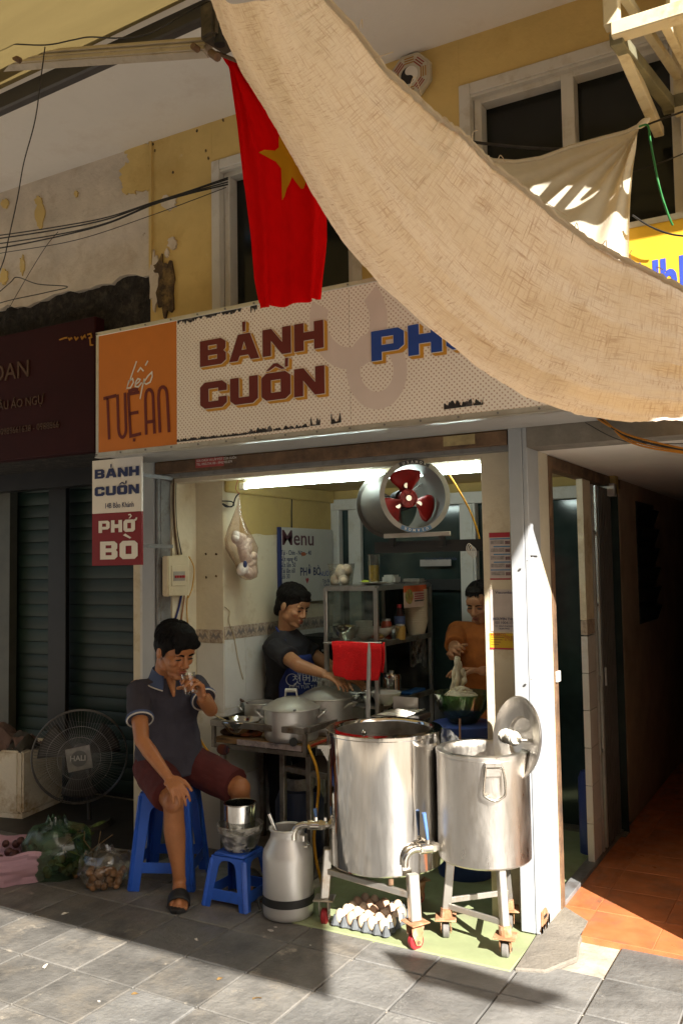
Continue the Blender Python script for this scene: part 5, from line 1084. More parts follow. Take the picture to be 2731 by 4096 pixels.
# bottle of dark sauce
x2, y2 = onTop(1637, 2500, ky0+.36); r = m_px(22, x2, y2); x2 = min(x2, kx1-.03)
BT = thing('sauce_bottle', 'dark sauce bottle beside the stacked paper bowls', 'bottle', (x2, y2, ksh+.001)); Mx = Matrix.Translation((x2, y2, ksh+.001))
G(Mx).lathe([(0, .001), (r*.8, .001), (r*.95, .012), (r*.85, .05), (r, .075), (r*.95, .13), (r*.5, .165), (r*.4, .185), (0, .185)], 24).build('body', mat('soy_dark', (.035, .006, .005), .15, var=.3), BT, smooth=50)
G(Mx).lathe([(r*1.01, .085), (r*1.01, .135), (r*.99, .135)], 24).build('label', mat('blue_label', (.05, .07, .16), .5, var=.5, vs=30), BT); G(Mx).cyl((0, 0, .185), (0, 0, .205), r*.45, n=14).build('cap', skin_red, BT)
# flyer
a, b = onX(*cI(722, 948), kx1+.016), onX(*cI(880, 1085), kx1+.016)
FY = thing('menu_flyer', 'small orange and white food flyer clipped to the cabinet side', 'flyer', (kx1+.016, a.y, b.z)); zm_ = a.z-(a.z-b.z)*.30
G().box(kx1+.014, kx1+.017, a.y, b.y, b.z, zm_).build('sheet', mat('flyer_pink', (.60, .42, .34), .5), FY); G().box(kx1+.014, kx1+.0172, a.y, b.y, zm_, a.z).build('header', mat('flyer_orange', (.60, .10, .015), .5), FY)
Mf = side(kx1+.0175, a.y, 0); wy_ = b.y-a.y
G(Mf).prism(blob(wy_*.22, (a.z+b.z)/2, wy_*.17, .045, 18, .05), 0, .0006).build('printed_dish', mat('dish_print', (.30, .28, .06), .5, var=.6, vs=40, dirt=(.5, .1, .03), ds=30), FY)
for k in range(4): G(Mf).box(wy_*.45, wy_*(.95-.05*(k % 2)), zm_-.018-.014*k, zm_-.010-.014*k, 0, .0006).build('printed_line', red_s if k < 3 else black_p, FY)
# crockery on the upper shelf
x, y = onTop(1385, 2500, ky0+.10); bowl('steel_bowl', 'polished steel bowl on the cabinet shelf behind the glass', x, y, ksh+.001, m_px(58, x, y), .085, steel)
x, y = onTop(1510, 2500, ky0+.22); o1 = bowl('white_bowl', 'wide white bowl on the cabinet shelf', x, y, ksh+.001, m_px(62, x, y), .075, white_c)
x, y = onTop(1585, 2500, ky0+.12); x = min(x, kx1-.05); G(Matrix.Translation((x, y, ksh+.001))).lathe([(0, .002), (.03, .001), (.05, .012), (.052, .014), (0, .006)], 28).build('small_dish', white_c, smooth=50, label='small white dish at the cabinet shelf edge', cat='dish'); G().ell((x, y, ksh+.03), (.035, .035, .018), 14, 8).build('chilli_garnish', mat('chilli_red_green', (.20, .12, .02), .6, var=.6, vs=60, dirt=(.35, .05, .02), ds=50), smooth=60, label='chopped chilli on the small white dish', cat='food')
bowl('glass_bowl', 'small clear bowl of peppers near the bottle', x+.02, y+.16, ksh+.001, .05, .08, clearp)
# more crockery
bw0 = None
for k in range(6):
    x, y = onTop(1455, 2500, ky0+.16)
    if bw0 is None: bw0 = bowl('white_bowl', 'rice bowl in the short white stack on the cabinet shelf', x, y, ksh+.001, .055, .045, white_c); bw0['group'] = 'stacked rice bowls'; bl0 = bw0.location.copy()
    else:
        o = bpy.data.objects.new('white_bowl', bw0.data); COL.objects.link(o); o.location = bl0+Vector((0, 0, .014*k)); tag(o, 'rice bowl in the short white stack on the cabinet shelf', 'bowl', 'stacked rice bowls')
for k in range(5):
    x, y = onTop(1560, 2740, ky0+.22); x = min(x, kx1-.08)
    if k == 0: pt0 = G(Matrix.Translation((x, y, ksh2+.001))).lathe([(0, .002), (.05, .0), (.085, .012), (.087, .014), (.05, .006), (0, .006)], 32).build('plate', white_c, smooth=50, label='white plate in the stack on the lower cabinet shelf', cat='plate', group='stacked plates', org=(x, y, ksh2+.001))
    else: o = bpy.data.objects.new('plate', pt0.data); COL.objects.link(o); o.location = (x, y, ksh2+.001+.008*k); tag(o, 'white plate in the stack on the lower cabinet shelf', 'plate', 'stacked plates')
for k, (px, hh_, m_, lb) in enumerate(((1350, .10, white_c, 'white sugar jar at the left of the cabinet shelf'), (1545, .12, mat('chilli_jar_red', (.35, .05, .02), .3), 'red chilli jar on the cabinet shelf'), (1600, .09, mat('jar_amber', (.40, .22, .05), .3), 'amber sauce jar near the paper bowls'))):
    x, y = onTop(px, 2500, ky0+.30); J = thing('jar', lb, 'jar', (x, y, ksh+.001)); Mx = Matrix.Translation((x, y, ksh+.001)); G(Mx).lathe([(0, 0), (.03, 0), (.032, .01), (.032, hh_*.8), (.024, hh_*.9), (0, hh_*.9)], 24).build('body', m_, J, smooth=40); G(Mx).cyl((0, 0, hh_*.9), (0, 0, hh_), .026, n=20).build('lid', alum, J)
ov = onY(*cH(1290, 1560), 4.80); OV = thing('oven', 'black countertop oven against the wall behind the cook', 'oven', (ov.x, 4.9, ov.z-.16)); G().box(ov.x-.16, ov.x+.14, 4.78, 5.1, ov.z-.18, ov.z+.08).build('case', black_m, OV, bevel=.01, seg=2)
for k in range(6): G().cyl((ov.x-.10+.035*k, 4.778, ov.z-.005), (ov.x-.10+.035*k, 4.77, ov.z-.005), .008, n=10).build('button', steeld, OV)
G().box(ov.x-.2, ov.x+.2, 4.76, 5.2, ov.z-.2, ov.z-.181).build('oven_stand', oldsteel, OV)
for sx_ in (-.18, .18): G().bar((ov.x+sx_, 4.8, 0.005), (ov.x+sx_, 4.8, ov.z-.2), .02, .02).build('leg', oldsteel, OV); G().bar((ov.x+sx_, 5.16, 0.005), (ov.x+sx_, 5.16, ov.z-.2), .02, .02).build('leg', oldsteel, OV)
# lower shelf
x, y = onTop(1630, 2740, ky0+.30); x = min(x, kx1-.06); r = m_px(36, x, y)
CN = thing('steel_canister', 'tall polished steel canister on the lower cabinet shelf', 'canister', (x, y, ksh2)); G(Matrix.Translation((x, y, ksh2+.001))).lathe([(0, 0), (r, 0), (r, .12), (r*1.05, .122), (r*1.05, .135), (r*.95, .15), (r*.3, .155), (r*.3, .17), (0, .17)], 32).build('body', steel, CN, smooth=40)
x, y = onTop(1530, 2740, ky0+.10); bowl('white_bowl', 'sunlit white bowl with dark garnish on the lower shelf', min(x+.03, kx1+.02), y-.02, ksh2+.001, m_px(62, x, y), .075, white_c)
G().box(kx0+.02, kx0+.2, ky0+.1, ky0+.35, ksh2+.001, ksh2+.06).build('steel_tray', brushed, bevel=.008, label='steel food tray at the back of the lower shelf', cat='tray')
for k, (px, z_) in enumerate(((1420, .05), (1470, .06))): x, y = onTop(px, 2740, ky0+.12); bowl('steel_bowl', ['shallow steel bowl behind the red towel', 'second steel bowl behind the red towel'][k], x, y, ksh2+.001, .06, z_, steel)
G().box(kx1-.09, kx1-.02, ky1-.26, ky1-.05, ksh2+.001, ksh2+.02).build('blue_plate', mat('blue_enamel', (.03, .12, .35), .4), label='blue enamel tray at the back corner of the shelf', cat='tray', bevel=.004)
g = G(); xx, yy = onTop(1690, 2700, ky1-.05); g.grid(lambda u, v: (min(xx, kx1-.08)-.06+.12*u, ky1-.02-.012*sin(u*7), ksh-.03-.17*v-.015*sin(u*9)*v), 14, 10); g.build('hanging_bag', tubm, smooth=60, label='translucent plastic sheet hanging below the cabinet shelf', cat='plastic bag')
# narrow side table in front of the cabinet with greasy sheets of paper
p0 = onY(*cP(280, 745), 4.22); p1 = onY(*cP(860, 700), 4.45)
ST = thing('serving_ledge', 'narrow steel ledge with oil stained sheets in front of the cabinet', 'table', ((p0.x+p1.x)/2, 4.3, 0)); lz = onY(*cP(560, 800), 4.18).z-.02; lx0, lx1 = onY(*cP(250, 800), 4.2).x, onY(*cP(800, 740), 4.35).x
G().box(lx0, lx1, 4.16, 4.40, lz-.03, lz).build('top', stf, ST, bevel=.003)
for x in (lx0+.02, lx1-.02): G().bar((x, 4.37, 0), (x, 4.37, lz-.03), .022, .022).build('leg', oldsteel, ST)
g = G(); g.grid(lambda u, v: (lx0+.03+(lx1-lx0-.07)*u+.02*v, 4.175+.2*v, lz+.006+.004*noise.noise(Vector((u*9, v*7, 1)))+.010*u*v), 24, 14); g.build('paper_sheets', paper, smooth=60, label='sunlit white paper sheets on the serving ledge', cat='paper', solid=.004)
G().box(lx0+.01, lx1-.08, 4.41, 4.415, lz+.0, lz+.07).build('steel_pan', brushed, label='bent steel pan side behind the paper sheets', cat='pan')
# red towel over a rod and the upright steel pole
tp0, tp1 = onY(*cI(165, 1345), 4.24), onY(*cI(560, 1345), 4.24)
RD = G().cyl(tp0, tp1+Vector((.01, 0, 0)), .006, n=10).build('towel_rod', stf, label='thin steel rod carrying the red towel', cat='rod')
redt = mat('red_towel_cloth', (.70, .007, .010), .95, var=.1, vs=30, bump=.5, bs=120)
TWL = thing('towel', 'bright red towel folded over the rod in front of the cabinet', 'towel', tuple((tp0+tp1)/2)); t_l, t_r, t_b = onY(*cI(214, 1400), 4.22).x, onY(*cI(556, 1400), 4.22).x, onY(*cI(400, 1612), 4.22).z
def tw(u, v):
    x = t_l+(t_r-t_l)*u+(.006*sin(v*5))+(.014*v*(1-u)-.0*u); z = tp0.z+.010-(tp0.z-t_b)*v-(.02*u*(1-u)*v)+(.012*v*(1-u) if u < .3 else 0); y = 4.235-.012*sin(min(1, v*6)*pi/2)+.006*sin(u*8+v*2)
    c = .03; 
    if v > .86:
        e = (v-.86)/.14
        if u < .06: x += .010*e*(1-u/.06)
        if u > .94: x -= .010*e*((u-.94)/.06)
    return (x, y, z)
G().grid(tw, 40, 30).build('front_fold', redt, TWL, smooth=60, solid=.008); G().grid(lambda u, v: Vector(tw(u, v*.8))+Vector((.004, .030, 0)), 30, 20).build('back_fold', redt, TWL, smooth=60, solid=.006)
pz0, pz1 = onY(*cI(472, 1860), 4.15), onY(*cI(480, 1345), 4.15); G().tube([(pz0.x, 4.15, .0), (pz0.x, 4.15, pz0.z), (pz1.x, 4.15, pz1.z-.06), (pz1.x, 4.15, pz1.z)], [.013, .013, .011, .005], 14).build('steel_pole', mat('grey_pole', (.46, .46, .46), .35, metal=.6, var=.1), smooth=50, label='upright grey steel pole in front of the red towel', cat='pole')
# ------------------------------------------------------------------ blue tub table with the green glass bowl of noodles
nb = onY(1845, 2850, 4.30); bz = onY(1845, 2905, 4.22).z
TBL = thing('blue_tub', 'tall blue plastic drum standing under the glass bowl', 'drum', (nb.x, 4.32, 0)); Mx = Matrix.Translation((nb.x, 4.32, 0)); br = m_px(122, nb.x, 4.3)
bpl = mat('dull_blue_plastic', (.045, .085, .33), .5, var=.15, vs=6)
G(Mx).lathe([(0, .006), (br*.9, .006), (br*.93, .03), (br, bz-.05), (br*1.06, bz-.045), (br*1.06, bz-.005), (br, bz), (0, bz)], 40).build('drum', bpl, TBL, smooth=40)
gr_ = m_px(118, nb.x, 4.3); GB = thing('glass_bowl', 'green tinted glass bowl heaped with white noodles on the blue drum', 'bowl', (nb.x, 4.32, bz)); h_ = .155
G(Matrix.Translation((nb.x, 4.32, bz+.001))).lathe([(0, .003), (gr_*.45, .001), (gr_*.8, h_*.45), (gr_, h_), (gr_*.97, h_), (gr_*.76, h_*.47), (gr_*.42, .01), (0, .01)], 44).build('bowl', pane_mat('green_glass', (.42, .62, .40), .3, .04, .05), GB, smooth=50)
ndl = mat('rice_noodle_white', (.68, .60, .46), .6, var=.15, vs=30, bump=.5, bs=80)
nz_ = bz+h_*.25; g = G(); g.ell((nb.x-.01, 4.32, bz+.10), (gr_*.62, gr_*.62, .075), 24, 14); rd = random.Random(5)
for k in range(40):
    a = rd.uniform(0, 6.3); r = rd.uniform(.1, .95)*gr_*.6; c = Vector((nb.x-.01+r*cos(a), 4.32+r*sin(a), bz+.11+.065*(1-(r/gr_/.62)**2))); d = Vector((cos(a+1.3), sin(a+1.3), 0))*.03; g.tube(spline([c-d, c+Vector((0, 0, .008)), c+d], 3), .006, 5)
NDL = thing('noodles', 'white rice noodles heaped in the green glass bowl', 'noodles', (nb.x, 4.32, bz+.03)); g.build('heap', ndl, NDL, smooth=60)
hang = [(cP(1125, 205), cP(1105, 300), cP(1085, 430), cP(1072, 560), cP(1078, 630)), (cP(1130, 250), cP(1150, 380), cP(1140, 500), cP(1128, 600), cP(1120, 690)), (cP(1160, 330), cP(1195, 420), cP(1180, 480), cP(1150, 560), cP(1150, 680)), (cP(1115, 220), cP(1125, 380), cP(1112, 500), cP(1100, 590), cP(1110, 680))]
for k, h in enumerate(hang): G().tube(spline([onY(*q, 4.42-.02*k) for q in h], 5), [.014+.004*sin(i) for i in range(21)], 8).build('strand', ndl, NDL, smooth=60)
G().tube([onY(*cP(1148, 1075), 4.0), onY(*cP(1145, 850), 4.02)], .006, 6).build('incense_stick', mat('pinkish_stick', (.42, .24, .17), .6), label='pale pink stick standing between the two stockpots', cat='stick')
# plastic bag scrap between the pots
g = G(); pbx = onY(*cP(1010, 1030), 3.95); g.grid(lambda u, v: (pbx.x-.05+.12*u, 3.95+.02*sin(9*u)*v, pbx.z-.07+.12*v*(.6+.4*sin(4*u))), 10, 8); g.build('plastic_bag', clearp, smooth=60, label='crumpled clear plastic bag between the two stockpots', cat='plastic bag')
# ------------------------------------------------------------------ fan on the bracket, lamp, menu, bag, fuse box
fc = onY(*cI(800, 320), 3.80); ax = Vector((-sin(radians(44)), cos(radians(44)), -.03)).normalized(); fxx = ax.cross(Vector((0, 0, 1))).normalized(); fyy = fxx.cross(ax); Mf = frame(fc, fxx, fyy, ax); fr_ = m_px(150, fc.x, fc.y)
FN = thing('exhaust_fan', 'round industrial exhaust fan with red blades under the beam', 'fan', tuple(fc)); fl = .42
duct = mat('grey_fan_duct', (.11, .10, .09), .5, metal=.3, var=.15, vs=6, dirt=(.12, .1, .08), ds=6, da=.4)
G(Mf).lathe([(fr_*.90, -.0), (fr_, -.002), (fr_, .004), (fr_*.895, .006), (fr_*.895, fl-.006), (fr_, fl-.004), (fr_, fl), (fr_*.875, fl), (fr_*.875, 0), (fr_*.90, 0)], 64).build('duct', duct, FN, smooth=40)
G(Mf).lathe([(fr_*.865, -.004), (fr_*1.005, -.004), (fr_*1.005, -.0025), (fr_*.865, -.0025), (fr_*.865, -.004)], 64).build('front_ring', mat('ring_light_grey', (.24, .22, .19), .5, metal=.3, var=.12, vs=14), FN, smooth=30)
redb = mat('red_fan_blade', (.42, .016, .014), .4, var=.25, vs=8, dirt=(.15, .03, .03), ds=6)
Mh2 = Mf @ Matrix.Translation((0, 0, .12))
G(Mh2).cyl((0, 0, -.02), (0, 0, .03), fr_*.24, n=32).build('hub', redb, FN, smooth=30); G(Mh2).tube([(fr_*.235*cos(t*pi/16), fr_*.235*sin(t*pi/16), -.022) for t in range(32)], .005, 6, closed=True).build('hub_ring', redb, FN)
for k in range(6): G(Mh2 @ Matrix.Rotation(k*pi/3, 4, 'Z')).bar((.01, 0, -.023), (fr_*.23, 0, -.023), .008, .006).build('hub_spoke', redb, FN)
G(Mh2).cyl((0, 0, -.03), (0, 0, -.02), .014, n=16).build('shaft_nut', brass, FN); G(Mh2).cyl((0, 0, .03), (0, 0, .14), fr_*.3, n=24).build('motor', black_m, FN)
for k in range(3):
    Mk = Mh2 @ Matrix.Rotation(radians(95+120*k), 4, 'Z')
    def bl_(u, v, Mk=Mk): r = fr_*(.22+.60*u); w2 = .55*(.6+.7*u-.5*u**4); a = (v-.5)*w2*2.3; return (r*cos(a), r*sin(a), -.01+.05*(v-.5)*(1-.3*u)*1.4)
    bo = G(Mk).grid(bl_, 10, 8).build('blade', redb, FN, smooth=60, solid=.003); G(Mk).cyl((fr_*.36, 0, -.016), (fr_*.36, 0, -.002), .013, n=12).build('rivet', brass, bo)
    G(Mf @ Matrix.Rotation(radians(35+120*k), 4, 'Z')).bar((fr_*.2, 0, .26), (fr_*.88, 0, .26), .012, .02).build('stay', duct, FN)
blp = mat('fan_label_blue', (.06, .14, .25), .5); wht = upvc
def arclbl(a0, a1, m, flip, txt):
    pl_ = [(fr_*.995*cos(a), fr_*.995*sin(a)) for a in [a0+(a1-a0)*i/10 for i in range(11)]]+[(fr_*.88*cos(a), fr_*.88*sin(a)) for a in [a1+(a0-a1)*i/10 for i in range(11)]]
    o = G(Mf @ Matrix.Diagonal((1, 1, -1, 1))).prism(pl_, .0045, .0053).build('name_label', m, FN)
    n = len(txt)
    for i, ch in enumerate(txt):
        a = a0+(a1-a0)*((i+1)/(n+1)) if flip else a1+(a0-a1)*((i+1)/(n+1))
        Mt_ = Mf @ frame((fr_*.935*cos(a), fr_*.935*sin(a), -.0058), (sin(a), -cos(a), 0), (cos(a), sin(a), 0), (0, 0, -1)) if not flip else Mf @ frame((fr_*.935*cos(a), fr_*.935*sin(a), -.0058), (sin(a), -cos(a), 0), (cos(a), sin(a), 0), (0, 0, -1))
        text(ch, .017, Mt_ @ Matrix.Translation((0, -.006, 0)), wht, o, ext=.0002, align='CENTER', bold=.0003)
# x of the ring frame runs to the left when seen from the street, so angles run clockwise
arclbl(radians(90-27), radians(90+27), mat('fan_label_dark', (.03, .03, .03), .5), True, 'KOMASU')
arclbl(radians(270-27), radians(270+27), blp, True, 'KOMASU')
bkt = onY(*cI(815, 590), 3.83); G().bar(onY(*cI(585, 600), 3.80), onY(*cI(1048, 582), 3.86), .02, .022).build('bracket_rail', alum, FN, bevel=.002)
for a in (640, 985): p = onY(*cI(a, 630), 3.84); G().box(p.x-.012, p.x+.012, 3.83, 3.86, p.z-.03, p.z+.02).build('bracket_foot', black_m, FN)
p0 = onY(*cI(560, 680), 3.90); p1 = onY(*cI(1270, 690), 3.95); G().bar((p0.x-.02, 3.9, p0.z), (pl+.01, 3.9, p0.z), .05, .055).build('bracket_beam', black_m, FN)
G().tube(spline([onY(*cI(1020, 145), 3.98), onY(*cI(1100, 270), 3.97), onY(*cI(1190, 440), 3.96), onY(*cI(1245, 600), 3.95), onY(*cI(1235, 650), 3.93), onY(*cI(1190, 680), 3.87)], 5), .005, 8).build('power_cord', hose_m, FN, smooth=60)
wc = G(); wp = onY(*cI(1195, 690), 3.86)
for k in range(4): wc.tube([wp+Vector((.014*cos(t)+.008*k-.012, -.003*k, .026*sin(t)-.006*k)) for t in [i*pi/7 for i in range(14)]], .0022, 5, closed=True)
wc.build('cord_coil', upvc, FN, smooth=60)
# lamp
la, lb_ = onY(*cH(755, 280), 3.99), onY(2012, 1872, 3.99); lz_ = (la.z+lb_.z)/2
LM = thing('fluorescent_lamp', 'lit fluorescent tube lamp under the shop ceiling', 'lamp', (0.5*(la.x+lb_.x), 3.99, lz_))
G().cyl((la.x, 3.99, lz_), (lb_.x, 3.99, lz_), .0135, n=14).build('tube', mat('lit_tube', (1, 1, 1), .5, emis=(.82, 1., .93), es=13.), LM, smooth=50)
G().box(la.x-.03, lb_.x+.03, 4.0, 4.035, lz_+.022, lz_+.055).build('housing', mat('lamp_housing_beige', (.42, .39, .32), .5), LM, bevel=.003)
for x in (la.x-.022, lb_.x+.022): G().box(x-.018, x+.018, 3.972, 4.012, lz_-.02, lz_+.02).build('lamp_holder', upvc, LM, bevel=.004)
b1, b2 = onY(2218, 2026, 6.4), onY(2345, 2010, 6.4); LM2 = thing('lamp_reflection', 'glowing tube standing for the lamp mirrored in the alley doorway glass', 'lamp', (b1.x, 6.4, b1.z)); G().cyl((b1.x-.4, 6.4, b1.z), (b2.x+.3, 6.4, b1.z), .016, n=12).build('tube', MATS['lit_tube'], LM2, smooth=50); G().box(b1.x-.4, b2.x+.3, 6.41, 6.45, b1.z+.02, b1.z+.1).build('housing', upvc, LM2)  # glowing tube added in place of a lamp reflection in the doorway glass
# menu board on the side wall
ma, mb = onX(*cH(1012, 605), XB+.012), onX(*cH(1420, 640), XB+.012); mz1, mz0 = ma.z, onX(*cH(985, 1210), XB+.012).z
MN = thing('menu_board', 'white menu board with dark lettering on the side wall', 'menu board', (XB+.01, (ma.y+mb.y)/2, mz0)); mbm = mat('menu_white', (.52, .51, .47), .4, var=.05, dirt=(.42, .40, .36), ds=4, da=.4)
G().box(XB+.008, XB+.028, ma.y, YB-.03, mz0, mz1).build('board', mbm, MN, bevel=.002); G().box(XB+.008, XB+.03, ma.y-.02, ma.y-.0005, mz0, mz1).build('dark_edge', navy, MN)
def mtx(s, a, b, size, m=navy, sx=1., bold=.0004): p = onX(*cH(a, b), XB+.0285); return text(s, size, side(XB+.0285, p.y, p.z), m, MN, ext=.0003, sx=sx, bold=bold)
purple = mat('menu_purple', (.10, .035, .05), .5)
mtx('Menu', 1030, 742, .135, purple, 1.3, .0016)
for s, b in (('Tái - Chín - Nạm - 40', 822), ('Sốt vang 45', 872), ('Sốt lần 50', 920), ('Tái lăn 60', 966), ('Lõi 30', 1010)): mtx(s, 1025, b, .043, navy, .95)
mtx('NƯỚC', 1330, 990, .045, blue_p, 1.2); mtx('Trà đá', 1352, 1040, .034); mtx('Coca', 1362, 1068, .034); mtx('PHỞ BÒ', 1176, 985, .075, navy, .95, .0014)
p = onX(*cH(1232, 1025), XB+.0285); G(side(XB+.0285, p.y, p.z)).prism([(0, -.02), (.02, .006), (.014, .02), (.004, .016), (0, .008), (-.004, .016), (-.014, .02), (-.02, .006)], 0, .0006).build('heart', skin_red, MN)
p = onX(*cH(1190, 815), XB+.0285); G(side(XB+.0285, p.y, p.z)).prism(blob(.02, 0, .03, .012, 12, .2), 0, .0006).build('orange_mark', mat('orange_mark', (.45, .12, .04), .5), MN)
cable([onX(*cH(1112, 370), XB+.004), onX(*cH(1110, 500), XB+.006), onX(*cH(1112, 690), XB+.03)], .004, 'black cable running down to the menu board', 'cable')
# hanging bag
hb0 = onX(*cH(700, 345), XB+.12); HBG = thing('hanging_bag', 'pinkish clear plastic bag of white bags hanging by the wall', 'plastic bag', tuple(hb0)); sil = [(700, 350, 5), (695, 430, 14), (685, 520, 38), (690, 610, 78), (700, 700, 118), (715, 770, 128), (735, 830, 110), (755, 900, 88), (768, 960, 78), (772, 1000, 66), (772, 1020, 20)]
vs = []; nn = 22
for (cx_, cy_, hw) in sil:
    c3 = onX(*cH(cx_, cy_), XB+.12); rr = m_px(hw/1.96, c3.x, c3.y)
    for k in range(nn):
        t = 2*pi*k/nn; w_ = 1+.14*noise.noise(Vector((cos(t)*2, sin(t)*2, cy_*.02))); vs.append(c3+_R0*(rr*w_*cos(t))+Vector((_F.x, _F.y, 0))*(rr*.55*w_*sin(t)))
fs = [(j*nn+k, j*nn+(k+1) % nn, (j+1)*nn+(k+1) % nn, (j+1)*nn+k) for j in range(len(sil)-1) for k in range(nn)]
G().add(vs, fs).build('outer_bag', pane_mat('pink_bag_film', (.95, .86, .80), .16, .18, .08, (.70, .45, .36)), HBG, smooth=80)
g = G(); rd = random.Random(2)
for k in range(16):
    c3 = onX(*cH(rd.uniform(680, 800), rd.uniform(680, 960)), XB+.12); g.ell(c3, (.035, .028, .045), 10, 8, Matrix.Rotation(k, 3, 'X'))
g.build('white_contents', mat('crumpled_white_plastic', (.70, .62, .57), .5, var=.15, vs=20, bump=.8, bs=30), HBG, smooth=50)
p = onX(*cH(745, 895), XB+.19); G().ell(p, (.012, .012, .02), 12, 8).build('printed_mark', navy, HBG, smooth=60)
cable([onX(*cH(690, 235), XB+.12), onX(*cH(672, 300), XB+.12), onX(*cH(700, 345), XB+.12)], .002, 'red string holding the hanging bag', 'string', red_s)
G().tube(spline([onX(*cH(566, 400), XB+.02), onX(*cH(640, 405), XB+.04), onX(*cH(655, 435), XB+.05), onX(*cH(600, 445), XB+.04), onX(*cH(570, 420), XB+.02), onX(*cH(640, 445), XB+.05), onX(*cH(672, 370), XB+.08), onX(*cH(700, 340), XB+.12)], 5), .004, 6).build('hook_wire', black_m, smooth=60, label='bent black wire hook above the hanging bag', cat='hook')
# fuse box on the jamb
fa_, fb_ = onX(*cH(135, 830), XA+.04), onX(*cH(300, 1140), XA+.04); FB = thing('fuse_box', 'cream plastic fuse box with red switches on the left jamb', 'fuse box', (XA, (fa_.y+fb_.y)/2, fb_.z)); pvc = mat('yellowed_plastic', (.58, .49, .34), .5, var=.08, dirt=(.4, .3, .17), ds=8, da=.36)
G().box(XA, XA+.045, fa_.y, fb_.y, fb_.z, fa_.z).build('case', pvc, FB, bevel=.006, seg=2)
ym, zm2, hw, hh = (fa_.y+fb_.y)/2, (fa_.z+fb_.z)/2, (fb_.y-fa_.y)/2, (fa_.z-fb_.z)/2
dr = G().box(XA+.046, XA+.052, ym-hw*.72, ym+hw*.62, zm2-hh*.5, zm2+hh*.52).build('door', pvc, FB, bevel=.002); G().box(XA+.053, XA+.055, ym-hw*.6, ym+hw*.5, zm2-hh*.25, zm2+hh*.22).build('switch_window', mat('grey_switch', (.30, .28, .25), .5), dr)
for k in range(4): G().box(XA+.056, XA+.062, ym-hw*.5+hw*.25*k, ym-hw*.34+hw*.25*k, zm2-hh*.1, zm2+hh*.02).build('switch', skin_red, FB)
for k, (m_, dd_) in enumerate(((mat('brown_cable', (.10, .05, .02), .6), 0), (pvc, 8), (black_m, 14))): cable([onX(*cH(190+dd_, 160), XA+.012), onX(*cH(185+dd_, 400), XA+.012), onX(*cH(195+dd_, 620), XA+.012), onX(*cH(218+dd_*2, 820), XA+.012)], .005, ['brown cable running down the jamb into the fuse box', 'yellowed cable beside the brown one above the fuse box', 'black cable on the jamb above the fuse box'][k], 'cable', m_)
for k, m_ in enumerate((mat('blue_cable', (.02, .03, .15), .5), mat('rust_cable', (.3, .12, .04), .5), hose_m)): cable([onX(*cH(245+25*k, 1140), XA+.012), onX(*cH(225+32*k, 1240), XA+.012), onX(*cH(185+55*k, 1370), XA+.012)], .006-.0015*k, ['blue cable below the fuse box', 'orange brown cable below the fuse box', 'yellow cable below the fuse box'][k], 'cable', m_)
cable([onX(*cH(305, 835), XA+.03), onX(*cH(345, 930), XA+.03), onX(*cH(330, 1080), XA+.03), onX(*cH(300, 1160), XA+.02)], .003, 'yellow wire curling round the fuse box', 'wire', hose_m); cable([onX(*cH(585, 1230), XB+.004), onX(*cH(625, 1270), XB+.006), onX(*cH(620, 1350), XB+.012), onX(*cH(655, 1450), XB+.012), onX(*cH(690, 1640), XB+.012), onX(*cH(730, 1800), XB+.012)], .003, 'cream wire drooping down the tiled wall', 'wire', pvc)
# posters on the pier
def poster(name, label, c_, a, b, parts):
    p, q = onY(*c_(*a), YP-.002), onY(*c_(*b), YP-.002); x0, x1, z0, z1 = p.x, min(q.x, -1.28), q.z, p.z; T = thing(name, label, 'poster', (x0, YP, z0)); W = x1-x0; H = z1-z0
    for i, (nm, m_, u0, u1, v0, v1) in enumerate(parts): G().box(x0+W*u0, x0+W*u1, YP-.0025-.0004*min(i, 1), YP-.001, z0+H*v0, z0+H*v1).build(nm, m_, T)
    return T, x0, W, z0, H
ppk = mat('poster_pink', (.55, .48, .45), .6); prd = mat('poster_red', (.42, .03, .05), .6); pbl = mat('poster_blue', (.08, .22, .42), .6); pgy = mat('poster_text_grey', (.34, .30, .29), .6, var=.4, vs=60); pye = mat('poster_yellow', (.62, .40, .02), .6); prb = mat('poster_photo', (.22, .13, .14), .6, var=.6, vs=50)
prt = [('sheet', ppk, 0, 1, 0, 1), ('header', prd, 0, 1, .90, 1), ('footer', prd, 0, 1, 0, .03)]
for k in range(5): prt += [('blue_band', pbl, .04+.16*(k > 0)*(k < 4), 1, .855-.165*k, .88-.165*k), ('text_block', pgy, .06, .72, .755-.165*k, .835-.165*k), ('round_photo', prb, .76, 1, .75-.165*k, .82-.165*k)]
poster('notice_poster', 'tall pink and blue printed notice on the pier by the shutter channel', cD, (677, 880), (778, 1095), prt)
T, x0, W, z0, H = poster('bank_poster', 'white account poster below the pink notice on the pier', cD, (680, 1140), (790, 1335), [('sheet', ppk, 0, 1, 0, 1)])
text('Vietcombank', .018, front(x0+W*.25, YP-.004, z0+H*.90), navy, T, ext=.0002); text('NGUYEN THI CAT LE', .0165, front(x0+W*.12, YP-.004, z0+H*.27), navy, T, ext=.0002, sx=.95, bold=.0003); text('0011004112119', .0175, front(x0+W*.2, YP-.004, z0+H*.18), navy, T, ext=.0002); text('SO GIAO DICH-PGD', .011, front(x0+W*.2, YP-.004, z0+H*.11), navy, T, ext=.0002); text('TRAN PHU', .011, front(x0+W*.34, YP-.004, z0+H*.05), navy, T, ext=.0002)
prt = [('sheet', pye, 0, 1, .1, 1), ('footer', prd, 0, 1, 0, .1)]
for k in range(4): prt.append(('text_line', mat('poster_brown', (.30, .14, .02), .6), .06, .62-.08*k, .72-.15*k, .77-.15*k))
